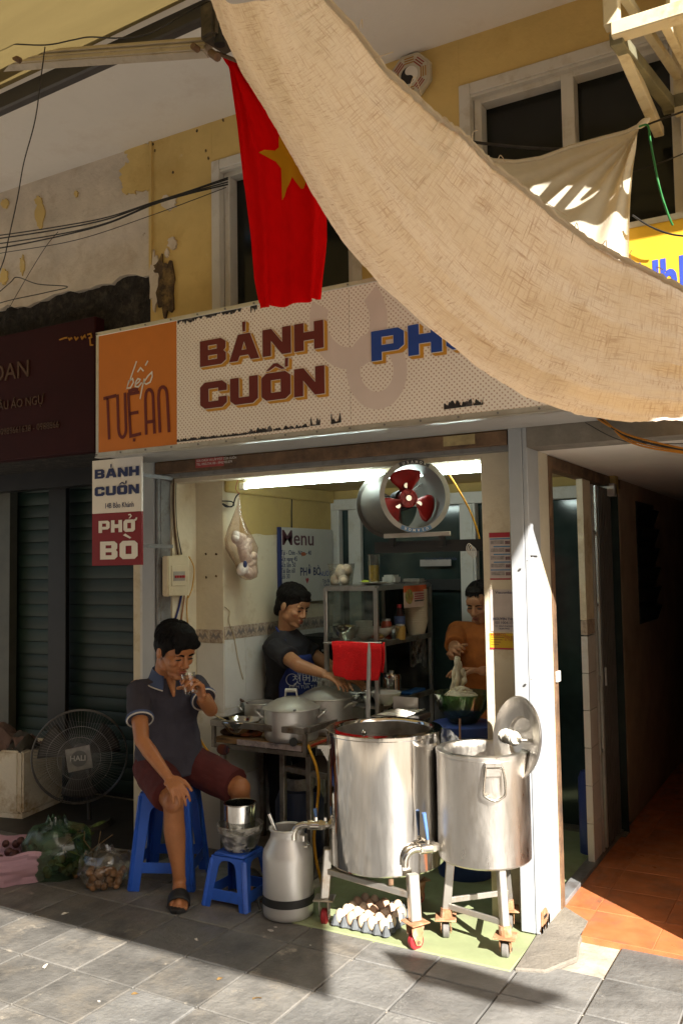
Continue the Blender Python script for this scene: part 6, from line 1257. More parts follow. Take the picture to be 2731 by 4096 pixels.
T, x0, W, z0, H = poster('yellow_poster', 'yellow notice with a red foot, lowest on the pier', cD, (680, 1340), (790, 1418), prt); text('HABECO', .018, front(x0+W*.06, YP-.004, z0+H*.83), prd, T, ext=.0002); text('TIỀN TỐT', .014, front(x0+W*.64, YP-.004, z0+H*.70), prd, T, ext=.0002, sx=.8); text('51 TUỔI', .014, front(x0+W*.64, YP-.004, z0+H*.55), prd, T, ext=.0002, sx=.8)
a, b = onY(*cI(825, 765), YB-.01), onY(*cI(1042, 808), YB-.01); NT = thing('paper_note', 'white paper note taped to the glass behind the cabinet', 'notice', (a.x, YB, b.z)); G().box(a.x, b.x, YB+.012, YB+.014, b.z, a.z).build('sheet', mat('note_grey', (.42, .37, .35), .7), NT); text('Chú ý đèn đứt mạch hộp', .024, front(a.x+.035, YB+.011, b.z+.04), navy, NT, ext=.0002, sx=.9)
# ------------------------------------------------------------------ left side: floor fan, foam box, bags
ffc = onY(*cE(500, 1035), 3.98); FR = m_px(182, ffc.x, ffc.y); FF = thing('floor_fan', 'large black floor fan with a wire cage by the dark shutter', 'fan', (ffc.x, 3.98, 0)); fn = (Vector((0, 0, 0))-Vector((ffc.x, 3.98, 0))).normalized(); fn = Vector((fn.x*.9-fn.y*-.0+.0, fn.y, .0)).normalized(); fx2 = Vector((0, 0, 1)).cross(fn).normalized(); MF = frame(ffc, fx2, (0, 0, 1), fn)
wirem = mat('grey_cage_wire', (.14, .13, .12), .4, metal=.6); bld = mat('dark_fan_blade', (.035, .032, .03), .5, var=.3)
for s in (.05, -.05):
    G(MF).tube([(FR*cos(t*pi/32), FR*sin(t*pi/32), s*.35) for t in range(64)], .0045, 6, closed=True).build('rim', wirem, FF, smooth=60)
g = G(MF)
for k in range(88):
    a = 2*pi*k/88; g.tube([(FR*.22*cos(a), FR*.22*sin(a), .065), (FR*.6*cos(a+.06), FR*.6*sin(a+.06), .062), (FR*.9*cos(a+.1), FR*.9*sin(a+.1), .045), (FR*cos(a+.1), FR*sin(a+.1), .018)], .0013, 4, cap=False)
for r_ in (.45, .68): g.tube([(FR*r_*cos(t*pi/24), FR*r_*sin(t*pi/24), .064) for t in range(48)], .0018, 4, closed=True)
tag(g.build('cage_wires', wirem, FF), kind='stuff')
for k in range(3):
    Mk = MF @ Matrix.Rotation(radians(30+120*k), 4, 'Z'); G(Mk).grid(lambda u, v: (FR*(.15+.72*u)*cos((v-.5)*(.75+.2*u)), FR*(.15+.72*u)*sin((v-.5)*(.75+.2*u)), .02+.05*(v-.5)), 10, 8).build('blade', bld, FF, smooth=60, solid=.003)
G(MF).cyl((0, 0, -.12), (0, 0, .02), FR*.2, n=24).build('motor', bld, FF); G(MF @ Matrix.Rotation(.15, 4, 'Z')).box(-FR*.26, FR*.26, -FR*.25, FR*.25, .067, .071).build('badge', mat('grey_film_badge', (.20, .18, .16), .3, var=.3, vs=20), FF, bevel=.004); G(MF).cyl((0, 0, .071), (0, 0, .074), FR*.17, n=24).build('badge_disc', mat('badge_grey', (.09, .085, .08), .4), FF)
text('HALI', .045, MF @ Matrix.Translation((-.055, -.012, .0745)), mat('badge_text', (.4, .38, .35), .5), FF, ext=.0003, bold=.001)
G().cyl((ffc.x, 4.06, .02), (ffc.x, 4.06, ffc.z), .014, n=12).build('stand', bld, FF); G().cyl((ffc.x, 4.06, .003), (ffc.x, 4.06, .03), .16, .13, n=28).build('base', bld, FF)
foam = mat('dirty_styrofoam', (.74, .68, .56), .85, var=.08, vs=5, bump=.3, bs=60, dirt=(.40, .28, .14), ds=5, da=.42, dirt2=(.2, .13, .06), d2s=9, d2a=.28)
bA = onZ(*cE(140, 1432)); bB = Vector((bA.x+.32, bA.y+.40, 0)); bh = zat(cE(0, 1010)[1], bA.x, bA.y); FBX = thing('foam_box', 'dirty white foam box at the left edge piled with rags', 'box', (bA.x-.3, bA.y+.2, 0)); e_a = (onZ(*cE(395, 1320))-bA); e_a.z = 0; eL = e_a.length; e_a.normalize(); e_b = Vector((-e_a.y, e_a.x, 0)); Mb2 = frame((bA.x, bA.y, .003), e_a, e_b, (0, 0, 1))
for (x0_, x1_, y0_, y1_) in ((0, eL, 0, .035), (0, eL, .465, .50), (0, .035, .0355, .4645), (eL-.035, eL, .0355, .4645)): G(Mb2).box(x0_, x1_, y0_, y1_, .03, bh).build('side', foam, FBX, bevel=.012, seg=2)
G(Mb2).box(0, eL, 0, .50, 0, .0295).build('bottom', foam, FBX)
ragm = [mat('mauve_rag', (.16, .105, .09), .9, var=.3, vs=12, bump=.5), mat('dark_rag', (.05, .045, .035), .9, var=.3, vs=12, bump=.5)]
for k in range(7):
    rd = random.Random(k+3); c3 = Mb2 @ Vector((rd.uniform(.05, eL-.06), rd.uniform(.05, .45), bh-.02+.05*rd.random())); s_ = rd.uniform(.09, .14)
    g = G(); g.grid(lambda u, v: c3+Vector(((u-.5)*2*s_, (v-.5)*2*s_, .09*noise.noise(Vector((u*3+k, v*3, 1)))+.07*(1-4*(u-.5)**2)*(1-4*(v-.5)**2))), 14, 14)
    g.build('rag', ragm[k % 2], smooth=50, solid=.004, label=['faded mauve rag among those heaped on the foam box', 'dark rag among those heaped on the foam box'][k % 2], cat='rag', group='rags on the foam box')
def sack(name, label, px, py, rx, ry, h, m, fruit=None, fm=None, nf=0, seed=0, open_=False, fr2=.02):
    b = onZ(*cJ(px, py)); T = thing(name, label, 'bag', (b.x, b.y, .002)); 
    def f(u, v):
        t = 2*pi*u; z = h*v; k = (sin(pi*min(1, .18+.7*v)))**.7 if not open_ else (.75+.3*v); k = k*(1+.2*noise.noise(Vector((cos(t)*1.5+seed, sin(t)*1.5, v*2.5)))+.10*noise.noise(Vector((cos(t)*5+seed, sin(t)*5, v*7))))
        if v > .85 and not open_: k *= .5
        return Vector((b.x, b.y, .003))+_R0*(rx*k*cos(t))+Vector((-_R0.y, _R0.x, 0))*(ry*k*sin(t))+Vector((0, 0, z*(1+.15*noise.noise(Vector((cos(t)*2, sin(t)*2, seed))))))
    G().grid(f, 40, 16).build('film', m, T, smooth=25)
    rd = random.Random(seed)
    for k in range(nf):
        r = rd.random()**.5*.72; t = rd.uniform(0, 6.28); zz_ = (h*(.85 if open_ else .35))*rd.random()+fr2*.8; q = Vector((b.x, b.y, 0))+_R0*(rx*r*cos(t))+Vector((-_R0.y, _R0.x, 0))*(ry*r*sin(t))+Vector((0, 0, zz_))
        if k == 0: o0 = G().ell(q, fr2, 10, 7).build('fruit', fm, smooth=60, label=fruit, cat='fruit', group=fruit.split(' in ')[-1]+' fruit', org=q)
        else: o = bpy.data.objects.new('fruit', o0.data); COL.objects.link(o); o.location = q; o.scale = [rd.uniform(.85, 1.15)]*3; tag(o, fruit, 'fruit', fruit.split(' in ')[-1]+' fruit')
    return T, b
pinkf = cloth_mat('pink_bag', (.66, .40, .46), (.7, .42, .48), None, .4, bump=.1); greenf = pane_mat('green_bag', (.42, .58, .44), .14, .22, .16, (.18, .34, .20)); clearf = pane_mat('clear_bag', (.86, .85, .80), .22, .12, .10)
longan = mat('longan_brown', (.26, .13, .055), .6, var=.25, vs=30, bump=.3); lychee = mat('dark_red_fruit', (.07, .022, .018), .6, var=.4, vs=40, bump=.5)
sack('fruit_bag', 'pink plastic bag of dark red fruit at the left edge', 40, 475, .26, .18, .17, pinkf, 'dark red fruit in the pink bag', lychee, 46, 1, True, .021)
sack('fruit_bag', 'green plastic bag with leafy stems behind the longans', 255, 470, .17, .13, .30, greenf, 'brown longan in the green bag', longan, 18, 2)
T3, b3 = sack('fruit_bag', 'clear plastic bag of brown longans beside the tall stool', 480, 515, .14, .10, .20, clearf, 'brown longan in the clear bag', longan, 40, 3)
leafm = mat('longan_leaf', (.06, .085, .015), .5, var=.4, vs=20)
for k in range(16):
    rd = random.Random(k+50); base = onZ(*cJ(rd.uniform(300, 420), rd.uniform(420, 500)))+Vector((0, 0, rd.uniform(.05, .22))); a = rd.uniform(0, 6.28); d = Vector((cos(a), sin(a), rd.uniform(-.3, .6))).normalized(); n_ = d.cross(Vector((0, 0, 1))).normalized(); L_ = rd.uniform(.07, .12); w_ = .022
    vs = [base, base+d*L_*.35+n_*w_, base+d*L_*.75+n_*w_*.8, base+d*L_, base+d*L_*.75-n_*w_*.8, base+d*L_*.35-n_*w_, base+d*L_*.5+Vector((0, 0, .012))]; G().add(vs, [(0, 1, 6), (1, 2, 6), (2, 3, 6), (3, 4, 6), (4, 5, 6), (5, 0, 6)]).build('leaf', leafm, T3)
for k in range(7):
    rd = random.Random(k+90); base = onZ(*cJ(rd.uniform(300, 450), 480)); G().tube([base+Vector((0, 0, .03)), base+Vector((rd.uniform(-.1, .1), .02, .15)), base+Vector((rd.uniform(-.14, .14), .02, .24))], .0028, 5).build('stem', mat('twig_brown', (.16, .10, .04), .7), T3)
# thermos by the alley gate
p = onX(*cK(1170, 280), XS-.05); TH = thing('thermos', 'blue vacuum flask with a pink flower inside the alley doorway', 'flask', (p.x, p.y, 0)); G(Matrix.Translation((p.x-.04, p.y, .006))).lathe([(0, 0), (.05, 0), (.05, .40), (.035, .44), (0, .45)], 24).build('body', mat('flask_blue', (.04, .06, .25), .35), TH, smooth=40)
# ------------------------------------------------------------------ people
def capsule(g, p0, p1, r0, r1, n=14):
    p0, p1 = Vector(p0), Vector(p1); d = (p1-p0); L = d.length; d = d/L if L > 1e-6 else Vector((0, 0, 1)); pts = []; rs = []
    for k in range(4): a = pi/2*(1-k/4); pts.append(p0-d*r0*sin(a)); rs.append(max(.0006, r0*cos(a)))
    pts += [p0, p1]; rs += [r0, r1]
    for k in range(1, 5): a = pi/2*k/4; pts.append(p1+d*r1*sin(a)); rs.append(max(.0006, r1*cos(a)))
    g.tube(pts, rs, n)
def loft(g, secs, n=24):
    """secs: (centre, right vector, forward vector) with the half widths as lengths"""
    v = []
    for c, a, b in secs: v += [Vector(c)+a*cos(2*pi*k/n)+b*sin(2*pi*k/n) for k in range(n)]
    m = len(secs); f = [(i*n+k, i*n+(k+1) % n, (i+1)*n+(k+1) % n, (i+1)*n+k) for i in range(m-1) for k in range(n)]+[tuple(range(n-1, -1, -1)), tuple(range((m-1)*n, m*n))]
    g.add(v, f)
def fuse(g, name, mt, parent, vox=.0045, it=3, fac=.4, wrinkle=0., seed=0, cut=None):
    me = bpy.data.meshes.new('f'); me.from_pydata([tuple(v) for v in g.v], [], g.f)
    bm = bmesh.new(); bm.from_mesh(me); bmesh.ops.recalc_face_normals(bm, faces=bm.faces); bm.to_mesh(me); bm.free()
    ob = bpy.data.objects.new('f', me); COL.objects.link(ob)
    md = ob.modifiers.new('r', 'REMESH'); md.mode = 'VOXEL'; md.voxel_size = vox
    ms = ob.modifiers.new('s', 'SMOOTH'); ms.factor = fac; ms.iterations = it
    bpy.context.view_layer.update()
    m2 = bpy.data.meshes.new_from_object(ob.evaluated_get(bpy.context.evaluated_depsgraph_get())); bpy.data.objects.remove(ob); bpy.data.meshes.remove(me)
    if wrinkle:
        nr = [v.normal.copy() for v in m2.vertices]
        for v, n_ in zip(m2.vertices, nr):
            p = v.co; k = noise.noise(Vector((p.x*9+seed, p.y*9, p.z*14)))+.5*noise.noise(Vector((p.x*24, p.y*24, p.z*30+seed))); v.co = p+n_*(wrinkle*k)
    o = ORG[parent.name]; m2.transform(Matrix.Translation(-o)); m2.name = name
    return link(name, m2, mt, parent, o, smooth=80)
def hand(g, wrist, d, n, s, curls, thumb, sc=1., spread=.06):
    """d: along the hand, n: palm side, s: towards the thumb; curls: four lists of three joint bends"""
    wrist, d, n, s = Vector(wrist), Vector(d).normalized(), Vector(n), Vector(s)
    n = (n-d*n.dot(d)).normalized(); s = (s-d*s.dot(d)-n*s.dot(n)).normalized(); tips = []
    LEN = ((.042, .026, .020), (.047, .030, .021), (.043, .028, .020), (.034, .021, .018))
    for i in range(4):
        lat = .031-.0205*i; k0 = wrist+(d*.012+s*lat*.55)*sc; k1 = wrist+(d*(.088-.004*abs(i-1.2))+s*lat)*sc; capsule(g, k0, k1, .0135*sc, .0115*sc, 10)
        p = k1; a = 0; dd = (d+s*(spread*(1.5-i))).normalized()
        for j in range(3):
            a += curls[i][j]; v = dd*cos(a)+n*sin(a); q = p+v*LEN[i][j]*sc; capsule(g, p, q, (.0098-.001*j)*sc, (.0090-.0012*j)*sc, 10); p = q
        tips.append(p)
    g.ell(wrist+(d*.045+n*.004)*sc, (.036*sc,)*3, 12, 8, None) if False else None
    for t in (.03, .055, .075): capsule(g, wrist+(d*t+s*.028)*sc, wrist+(d*t-s*.028)*sc, .0125*sc, .0125*sc, 10)
    p = wrist+(d*.025+s*.03)*sc
    for j, (L, v) in enumerate(zip((.042, .034, .026), thumb)):
        vv = (d*v[0]+s*v[1]+n*v[2]).normalized(); q = p+vv*L*sc; capsule(g, p, q, (.0135-.0018*j)*sc, (.0118-.0018*j)*sc, 10); p = q
    return tips
def head(g, c, fw, up, s=1., female=False):
    fw = Vector(fw).normalized(); rt = fw.cross(Vector(up)).normalized(); u = rt.cross(fw); M = frame(c, rt*s, fw*s, u*s); g.M = M; e = lambda c_, r, **k: g.ell(c_, r, 20, 14, **k)
    e((0, -.015, .03), (.074, .094, .090)); e((0, .028, -.03), (.063, .062, .076)); e((0, .066, -.096), (.026, .020, .018)); e((0, .045, -.085), (.042, .035, .03))
    for x in (-1, 1):
        e((x*.051, .010, -.058), (.018, .032, .030)); e((x*.038, .060, -.022), (.024, .024, .022)); e((x*.079, -.006, -.004), (.009, .019, .030)); e((x*.083, .000, -.002), (.006, .012, .022)); e((x*.012, .098, -.031), (.0105, .012, .009)); e((x*.028, .076, .026), (.026, .014, .010))
        e((x*.031, .070, .004), (.019, .013, .012))
    capsule(g, (0, .083, .018), (0, .102, -.026), .0095, .0130); e((0, .086, -.060), (.024, .012, .007)); e((0, .084, -.073), (.020, .012, .0075)); e((0, .080, .045), (.05, .012, .03))
    g.M = Matrix(); return M
def face_bits(M, T, hairm, skin_lip, gaze=0., lids=True, thick=.0048):
    for x in (-1, 1):
        G(M).ell((x*.031, .0815, -.001), (.0165, .0045, .0042), 12, 8).build('eyelash', mat('lash_dark', (.012, .008, .006), .5), T, smooth=60)
        G(M).tube([(x*.014, .0905, .021), (x*.030, .0915, .0265), (x*.050, .080, .022)], [.0036, thick, .0022], 8).build('eyebrow', hairm, T, smooth=60)
        G(M).ell((x*.010, .106, -.037), (.0045, .004, .0025), 8, 6).build('nostril', mat('nostril_dark', (.05, .015, .008), .7), T, smooth=60)
    G(M).ell((0, .0935, -.060), (.0225, .0062, .0052), 14, 8).build('upper_lip', skin_lip, T, smooth=60); G(M).ell((0, .0925, -.0715), (.018, .0062, .0056), 14, 8).build('lower_lip', skin_lip, T, smooth=60); G(M).ell((0, .0985, -.0657), (.019, .0022, .0014), 12, 6).build('mouth_line', MATS['nostril_dark'], T, smooth=60)
def hairmat(name, c): return mat(name, c, .6, var=.5, vs=60, bump=.8, bs=120, stretch=(1, 1, .3), spec=.12)
def strands(M, T, hm, n, seed, c=(0, -.022, .05), r=(.084, .099, .084), tmax=(1.0, 1.9), crown=(0, -.03), front=1.35):
    # short locks combed from the crown down over the ellipsoid of the hair
    rd = random.Random(seed); g = G(M)
    for k in range(n):
        a = rd.uniform(0, 2*pi); t1 = rd.uniform(*tmax); t1 = min(t1, front) if sin(a) > .35 else t1; t0 = rd.uniform(.05, t1*.6); tw = rd.uniform(-.35, .35); lift = rd.uniform(.99, 1.05); pts = []
        for i in range(6):
            t = t0+(t1-t0)*i/5; b = a+tw*(i/5)**1.5; q = lift+.03*(i/5)**2; pts.append((c[0]+r[0]*q*sin(t)*cos(b), c[1]+r[1]*q*sin(t)*sin(b), c[2]+r[2]*q*cos(t)))
        g.tube(pts, [.0016, .0036, .0042, .0038, .0026, .0008], 5)
    return g.build('hair_locks', hm, T, smooth=60)
skin1 = mat('tanned_skin', (.38, .155, .062), .42, var=.10, vs=12, sss=.08, bump=.06, bs=220, dirt=(.30, .105, .045), ds=9, da=.40)
skin2 = mat('warm_skin', (.42, .21, .105), .5, var=.08, vs=12, sss=.08, dirt=(.36, .15, .075), ds=9, da=.38); skin3 = mat('aged_skin', (.36, .17, .085), .55, var=.14, vs=22, sss=.06, bump=.2, bs=90)
lip1 = mat('lip_tone', (.30, .085, .055), .4); black_hair = hairmat('black_hair', (.006, .005, .005))
V = Vector
# ---- the drinking man on the tall stool
MAN = thing('person', 'man in a dark polo shirt and maroon shorts drinking from a glass', 'person', (-3.08, 3.54, 0))
f = V((.85, -.53, 0)).normalized(); r_ = V((f.y, -f.x, 0)); UP = V((0, 0, 1))
hipc = V((-3.11, 3.575, st_h+.095)); Rsh, Lsh = onY(*cE(862, 610), 3.385), onY(*cE(1215, 580), 3.64); nk = (Rsh+Lsh)/2+V((.015, -.01, .045))
hc_ = onY(*cE(1096, 372), 3.43); hf = V((.97*.90, -.24*.90, -.42)); hup = V((.3, -.1, 1))
Rel, Rwr = onY(*cE(888, 935), 3.235), onY(*cE(1058, 1170), 3.20); Lel, Lwr = onY(*cE(1322, 742), 3.54), onY(*cE(1268, 672), 3.355)
Rkn, Ran = onY(*cE(1085, 1320), 3.31), V((-2.865, 3.365, .085)); Lkn = onY(*cE(1505, 1235), 3.63); Lan = V((Lkn.x-.05, Lkn.y+.10, .08))
Rhp, Lhp = hipc+r_*.09, hipc-r_*.09
g = G(); MH = head(g, hc_, hf, hup, 1.10)
capsule(g, MH @ V((0, -.03, -.05)), nk+V((-.015, .01, -.01)), .060, .066)
mid = hipc.lerp(nk, .5)-f*.02
loft(g, [(hipc, r_*.13, f*.10), (mid, r_*.125, f*.095), (hipc.lerp(nk, .8), r_*.145, f*.10), (nk-V((0, 0, .02)), r_*.08, f*.06)])
capsule(g, Rsh-r_*.02-V((0, 0, .02)), Lsh+r_*.02-V((0, 0, .02)), .040, .040)
for a, b, c_ in ((Rsh, Rel, Rwr), (Lsh, Lel, Lwr)):
    capsule(g, a, a.lerp(b, .45), .047, .045); capsule(g, a.lerp(b, .4), b, .045, .036); capsule(g, b, b.lerp(c_, .3), .034, .036); capsule(g, b.lerp(c_, .3), c_, .036, .023)
for a, b, c_ in ((Rhp, Rkn, Ran), (Lhp, Lkn, Lan)):
    capsule(g, a, b, .085, .052); g.ell(b+V((.008, -.008, 0)), (.052, .052, .056), 16, 10); cal = (b-c_).normalized(); bk = -f
    g.tube([b+(b-c_)*.05, b, b.lerp(c_, .12), b.lerp(c_, .24)+bk*.008, b.lerp(c_, .36)+bk*.013, b.lerp(c_, .5)+bk*.011, b.lerp(c_, .65)+bk*.006, b.lerp(c_, .82), c_, c_+(c_-b)*.04], [.03, .052, .049, .050, .0525, .049, .042, .034, .030, .028], 18); g.ell(c_, (.034, .034, .034), 12, 8)
    ft = V((.62, -.78, 0)).normalized() if c_ is Ran else f; sd = V((ft.y, -ft.x, 0)); g.ell(c_+V((0, 0, -.045))-ft*.02, (.034, .034, .03), 12, 8); capsule(g, c_+ft*.01-V((0, 0, .03)), c_+ft*.14-V((0, 0, .058)), .034, .022)
    capsule(g, c_+ft*.12-V((0, 0, .06))+sd*.03, c_+ft*.12-V((0, 0, .06))-sd*.03, .020, .018)
    for k in range(5): q = c_+ft*(.15-.006*k)-V((0, 0, .064))-sd*(.034-.0175*k)*(1 if c_ is Ran else -1); capsule(g, q-ft*.02, q+ft*(.032-.004*k), .0125-.0012*k, .0105-.001*k, 10)
# right hand resting on the knee; left hand round the glass
hd1 = (onY(*cE(1130, 1262), 3.165)-Rwr); hand(g, Rwr, hd1, V((.1, .25, -.95)), V((.75, .55, .25)), [(.45, .45, .35), (.55, .5, .35), (.6, .55, .35), (.65, .6, .4)], [(.85, .5, .15), (.95, .25, .3), (.95, .1, .4)], .95, .07)
GP = onY(*cE(1190, 582), 3.275); gz = .047
hd2 = V((-.05, -.25, .95)); tw_ = (GP-Lwr); sL = V((-.55, -.45, .0))
hand(g, Lwr, V((.10, -.42, .86)), (GP-Lwr)+V((0, 0, -.02)), V((-.35, -.7, .25)), [(.55, .85, .6), (.6, .9, .6), (.65, .9, .6), (.7, .9, .6)], [(.35, .85, .45), (.45, .35, .8), (.35, -.1, .9)], 1.05, .05)
fuse(g, 'body', skin1, MAN, .0042, 2, .35)
face_bits(MH, MAN, black_hair, lip1)
g = G(MH); e = g.ell
for c_, rr in (((0, -.022, .050), (.083, .098, .082)), ((0, -.070, .012), (.070, .042, .075)), ((.072, -.022, .030), (.014, .050, .052)), ((-.072, -.022, .030), (.014, .050, .052)), ((0, .050, .088), (.068, .040, .032)), ((.02, .078, .068), (.055, .018, .024)), ((-.03, .076, .066), (.045, .018, .026)), ((.045, .080, .050), (.02, .012, .024)), ((0, .02, .11), (.06, .06, .03)), ((.074, .02, .012), (.008, .012, .03)), ((-.074, .02, .012), (.008, .012, .03))): e(c_, rr, 18, 12)
fuse(g, 'hair', black_hair, MAN, .006, 2, .4, .0022)
strands(MH, MAN, black_hair, 230, 1)
polo = mat('dark_polo_cloth', (.040, .036, .050), .9, var=.12, vs=18, bump=.3, bs=160); poloc = mat('slate_blue_collar', (.06, .085, .17), .9, var=.1); trimw = mat('white_trim', (.55, .52, .48), .8)
g = G(); ups = hipc.lerp(nk, .80)
loft(g, [(hipc-V((0, 0, .035))+f*.012, r_*.185, f*.165), (hipc+V((0, 0, .05))+f*.008, r_*.182, f*.155), (mid+f*.005, r_*.158, f*.128), (hipc.lerp(nk, .68), r_*.172, f*.122), (ups, r_*.178, f*.118), (hipc.lerp(nk, .93), r_*.13, f*.09), (nk+V((0, 0, .015)), r_*.078, f*.068)])
capsule(g, Rsh-V((0, 0, .012))-r_*.02, Lsh-V((0, 0, .012))+r_*.02, .058, .058); slv = []
for a, b, k in ((Rsh, Rel, .62), (Lsh, Lel, .62)):
    q = a.lerp(b, k); g.tube([a-(b-a)*.1, a, a.lerp(b, .3), q], [.03, .058, .063, .064], 18); slv.append((q, (b-a).normalized(), .064))
shirt = fuse(g, 'shirt', polo, MAN, .006, 4, .5, .0065, 3)
for q, d, rr in slv:
    a = d.orthogonal().normalized(); b = d.cross(a)
    for nm, m_, off, r2, wd in (('cuff_band', poloc, -.010, .0015, .0075), ('cuff_trim', trimw, .000, .0025, .004)): G().tube([q+d*off+(a*cos(t*pi/12)+b*sin(t*pi/12))*(rr-.001) for t in range(24)], wd, 6, closed=True).build(nm, m_, shirt, smooth=60)
# collar: a folded band round the neck, open in front
cn = nk+V((.005, -.005, .025)); vs = []; nC = 28
for i in range(nC+1):
    t = radians(-62+304*i/nC)-pi/2+radians(31)*0; ang = radians(118+ (360-56)*i/nC-0); dr_ = (f*cos(radians(28+304*i/nC))+r_*sin(radians(28+304*i/nC)))
    op = abs(i-nC/2)/(nC/2); dz = -.035*op**2
    for rr, z in ((.066, .030), (.074, .034), (.092-.0*op, -.012), (.102+.012*op, -.030)): vs.append(cn+dr_*rr+V((0, 0, z+dz*(1 if rr < .08 else 1.3))))
G().add(vs, [(i*4+k, i*4+k+1, (i+1)*4+k+1, (i+1)*4+k) for i in range(nC) for k in range(3)]).build('collar', poloc, shirt, smooth=60, solid=.005)
G().tube([vs[i*4+3] for i in range(nC+1)], .0035, 6).build('collar_trim', trimw, shirt, smooth=60)
g = G(); vv = [cn+f*.060+V((0, 0, .02)), cn+f*.088-r_*.020+V((0, 0, -.03)), cn+f*.118+V((0, 0, -.115)), cn+f*.088+r_*.020+V((0, 0, -.03))]; 
capsule(g, cn+f*.05+V((0, 0, .0)), cn+f*.112+V((0, 0, -.10)), .030, .008); g.build('open_neck', skin1, MAN, smooth=60)
maroon_c = mat('maroon_shorts_cloth', (.085, .014, .013), .9, var=.15, vs=14, bump=.3, bs=140)
g = G(); loft(g, [(hipc-V((0, 0, .085)), r_*.165, f*.13), (hipc-V((0, 0, .02)), r_*.168, f*.135), (hipc+V((0, 0, .01)), r_*.14, f*.11)])
for a, b, k in ((Rhp, Rkn, .86), (Lhp, Lkn, .92)): g.tube([a-(b-a)*.12, a, a.lerp(b, .5), a.lerp(b, k)], [.07, .102, .096, .088], 20)
fuse(g, 'shorts', maroon_c, MAN, .006, 4, .5, .007, 9)
sdm = mat('black_sandal', (.014, .013, .013), .6)
for c_, ft in ((Ran, V((.62, -.78, 0)).normalized()), (Lan, f)):
    sd = V((ft.y, -ft.x, 0)); M = frame((c_.x, c_.y, .004), ft, sd, UP); G(M).prism([(-.07, -.025), (-.05, -.036), (.06, -.04), (.14, -.05), (.19, -.035), (.205, 0), (.19, .035), (.14, .046), (.06, .038), (-.05, .034), (-.07, .02)], 0, .018).build('sandal', sdm, MAN, bevel=.004)
    G(M).grid(lambda u, v: (.07+.075*v, .052*cos(pi*u), .012+.058*sin(pi*u)*(1-.3*v)), 16, 4).build('sandal_strap', sdm, MAN, smooth=60, solid=.005)
# the glass of tea
DG = thing('drinking_glass', 'small glass of amber tea at the lips of the seated man', 'glass', tuple(GP)); ga = V((-.30, .10, .95)).normalized(); gx_ = ga.orthogonal().normalized(); Mg = frame(GP-ga*.045, gx_, ga.cross(gx_), ga); gr2 = .036
G(Mg).lathe([(0, .001), (gr2*.86, .001), (gr2, .095), (gr2*.94, .095), (gr2*.8, .01), (0, .01)], 28).build('glass', pane_mat('cup_glass', (.92, .92, .89), .22, .05, .03), DG, smooth=40); G(Mg).lathe([(0, .0105), (gr2*.79, .0105), (gr2*.90, .062), (0, .062)], 28).build('tea', mat('amber_tea_liquid', (.38, .11, .018), .1, var=.2), DG, smooth=40)

# ---- the cook behind the burner table
WOM = thing('person', 'cook with short hair in a dark tee shirt and blue apron', 'person', (-2.98, 4.55, .005))
hc2 = onY(*cH(1120, 1225), 4.44); hf2 = V((.93, -.12, -.36)); f2 = V((.93, -.36, 0)).normalized(); r2 = V((f2.y, -f2.x, 0)); nk2 = onY(*cH(1070, 1420), 4.47); rs2, ls2 = onY(*cH(985, 1560), 4.33), onY(*cH(1110, 1490), 4.62); hp2 = V((-2.97, 4.53, .82))
el2, wr2 = onY(*cH(1165, 1690), 4.22), onY(*cH(1360, 1755), 4.26); el3, wr3 = V((-2.80, 4.70, .98)), V((-2.62, 4.62, .92))
g = G(); MW = head(g, hc2, hf2, V((.25, 0, 1)), 1.0, True); capsule(g, MW @ V((0, -.03, -.05)), nk2, .050, .056); loft(g, [(hp2-V((0, 0, .05)), r2*.15, f2*.11), (hp2.lerp(nk2, .4), r2*.12, f2*.09), (hp2.lerp(nk2, .82), r2*.14, f2*.09), (nk2, r2*.07, f2*.055)]); capsule(g, rs2, ls2, .045, .045)
for a, b, c_ in ((rs2, el2, wr2), (ls2, el3, wr3)): capsule(g, a, b, .048, .040); capsule(g, b, c_, .041, .026)
for s in (-1, 1): capsule(g, hp2+r2*.08*s-V((0, 0, .03)), hp2+r2*.09*s-V((0, 0, .42)), .08, .055); capsule(g, hp2+r2*.09*s-V((0, 0, .42)), V((hp2.x, hp2.y, .08))+r2*.09*s, .055, .04); capsule(g, V((hp2.x, hp2.y, .04))+r2*.09*s, V((hp2.x, hp2.y, .035))+r2*.09*s+f2*.15, .04, .03)
hand(g, wr2, V((.9, -.05, -.25)), V((-.1, .1, -1)), V((.1, .9, 0)), [(.3, .4, .3)]*4, [(.7, .7, .2), (.8, .5, .4), (.9, .2, .5)], 1., .05); hand(g, wr3, V((.9, -.1, -.2)), V((0, 0, -1)), V((.1, -.9, 0)), [(.3, .4, .3)]*4, [(.7, .7, .2), (.8, .5, .4), (.9, .2, .5)], 1., .05)
fuse(g, 'body', skin2, WOM, .0046, 2, .35); dkh = hairmat('dark_brown_hair', (.011, .009, .008)); face_bits(MW, WOM, dkh, lip1, thick=.0035)
g = G(MW); rd = random.Random(8)
for c_, rr in (((0, -.022, .050), (.084, .098, .080)), ((0, -.075, .005), (.066, .042, .088)), ((.070, -.030, .020), (.014, .048, .060)), ((-.070, -.030, .020), (.014, .048, .060)), ((0, .045, .092), (.066, .045, .030)), ((0, .078, .070), (.056, .016, .016)), ((0, -.09, -.05), (.05, .03, .05))): g.ell(c_, rr, 18, 12)
for k in range(34): a = rd.uniform(0, 6.28); t = rd.uniform(.1, 1.4); p = V((.082*sin(t)*cos(a), -.022+.096*sin(t)*sin(a), .05+.080*cos(t))); g.ell(p, (.016, .02, .014), 8, 6)
fuse(g, 'hair', dkh, WOM, .006, 2, .3, .003, 4)
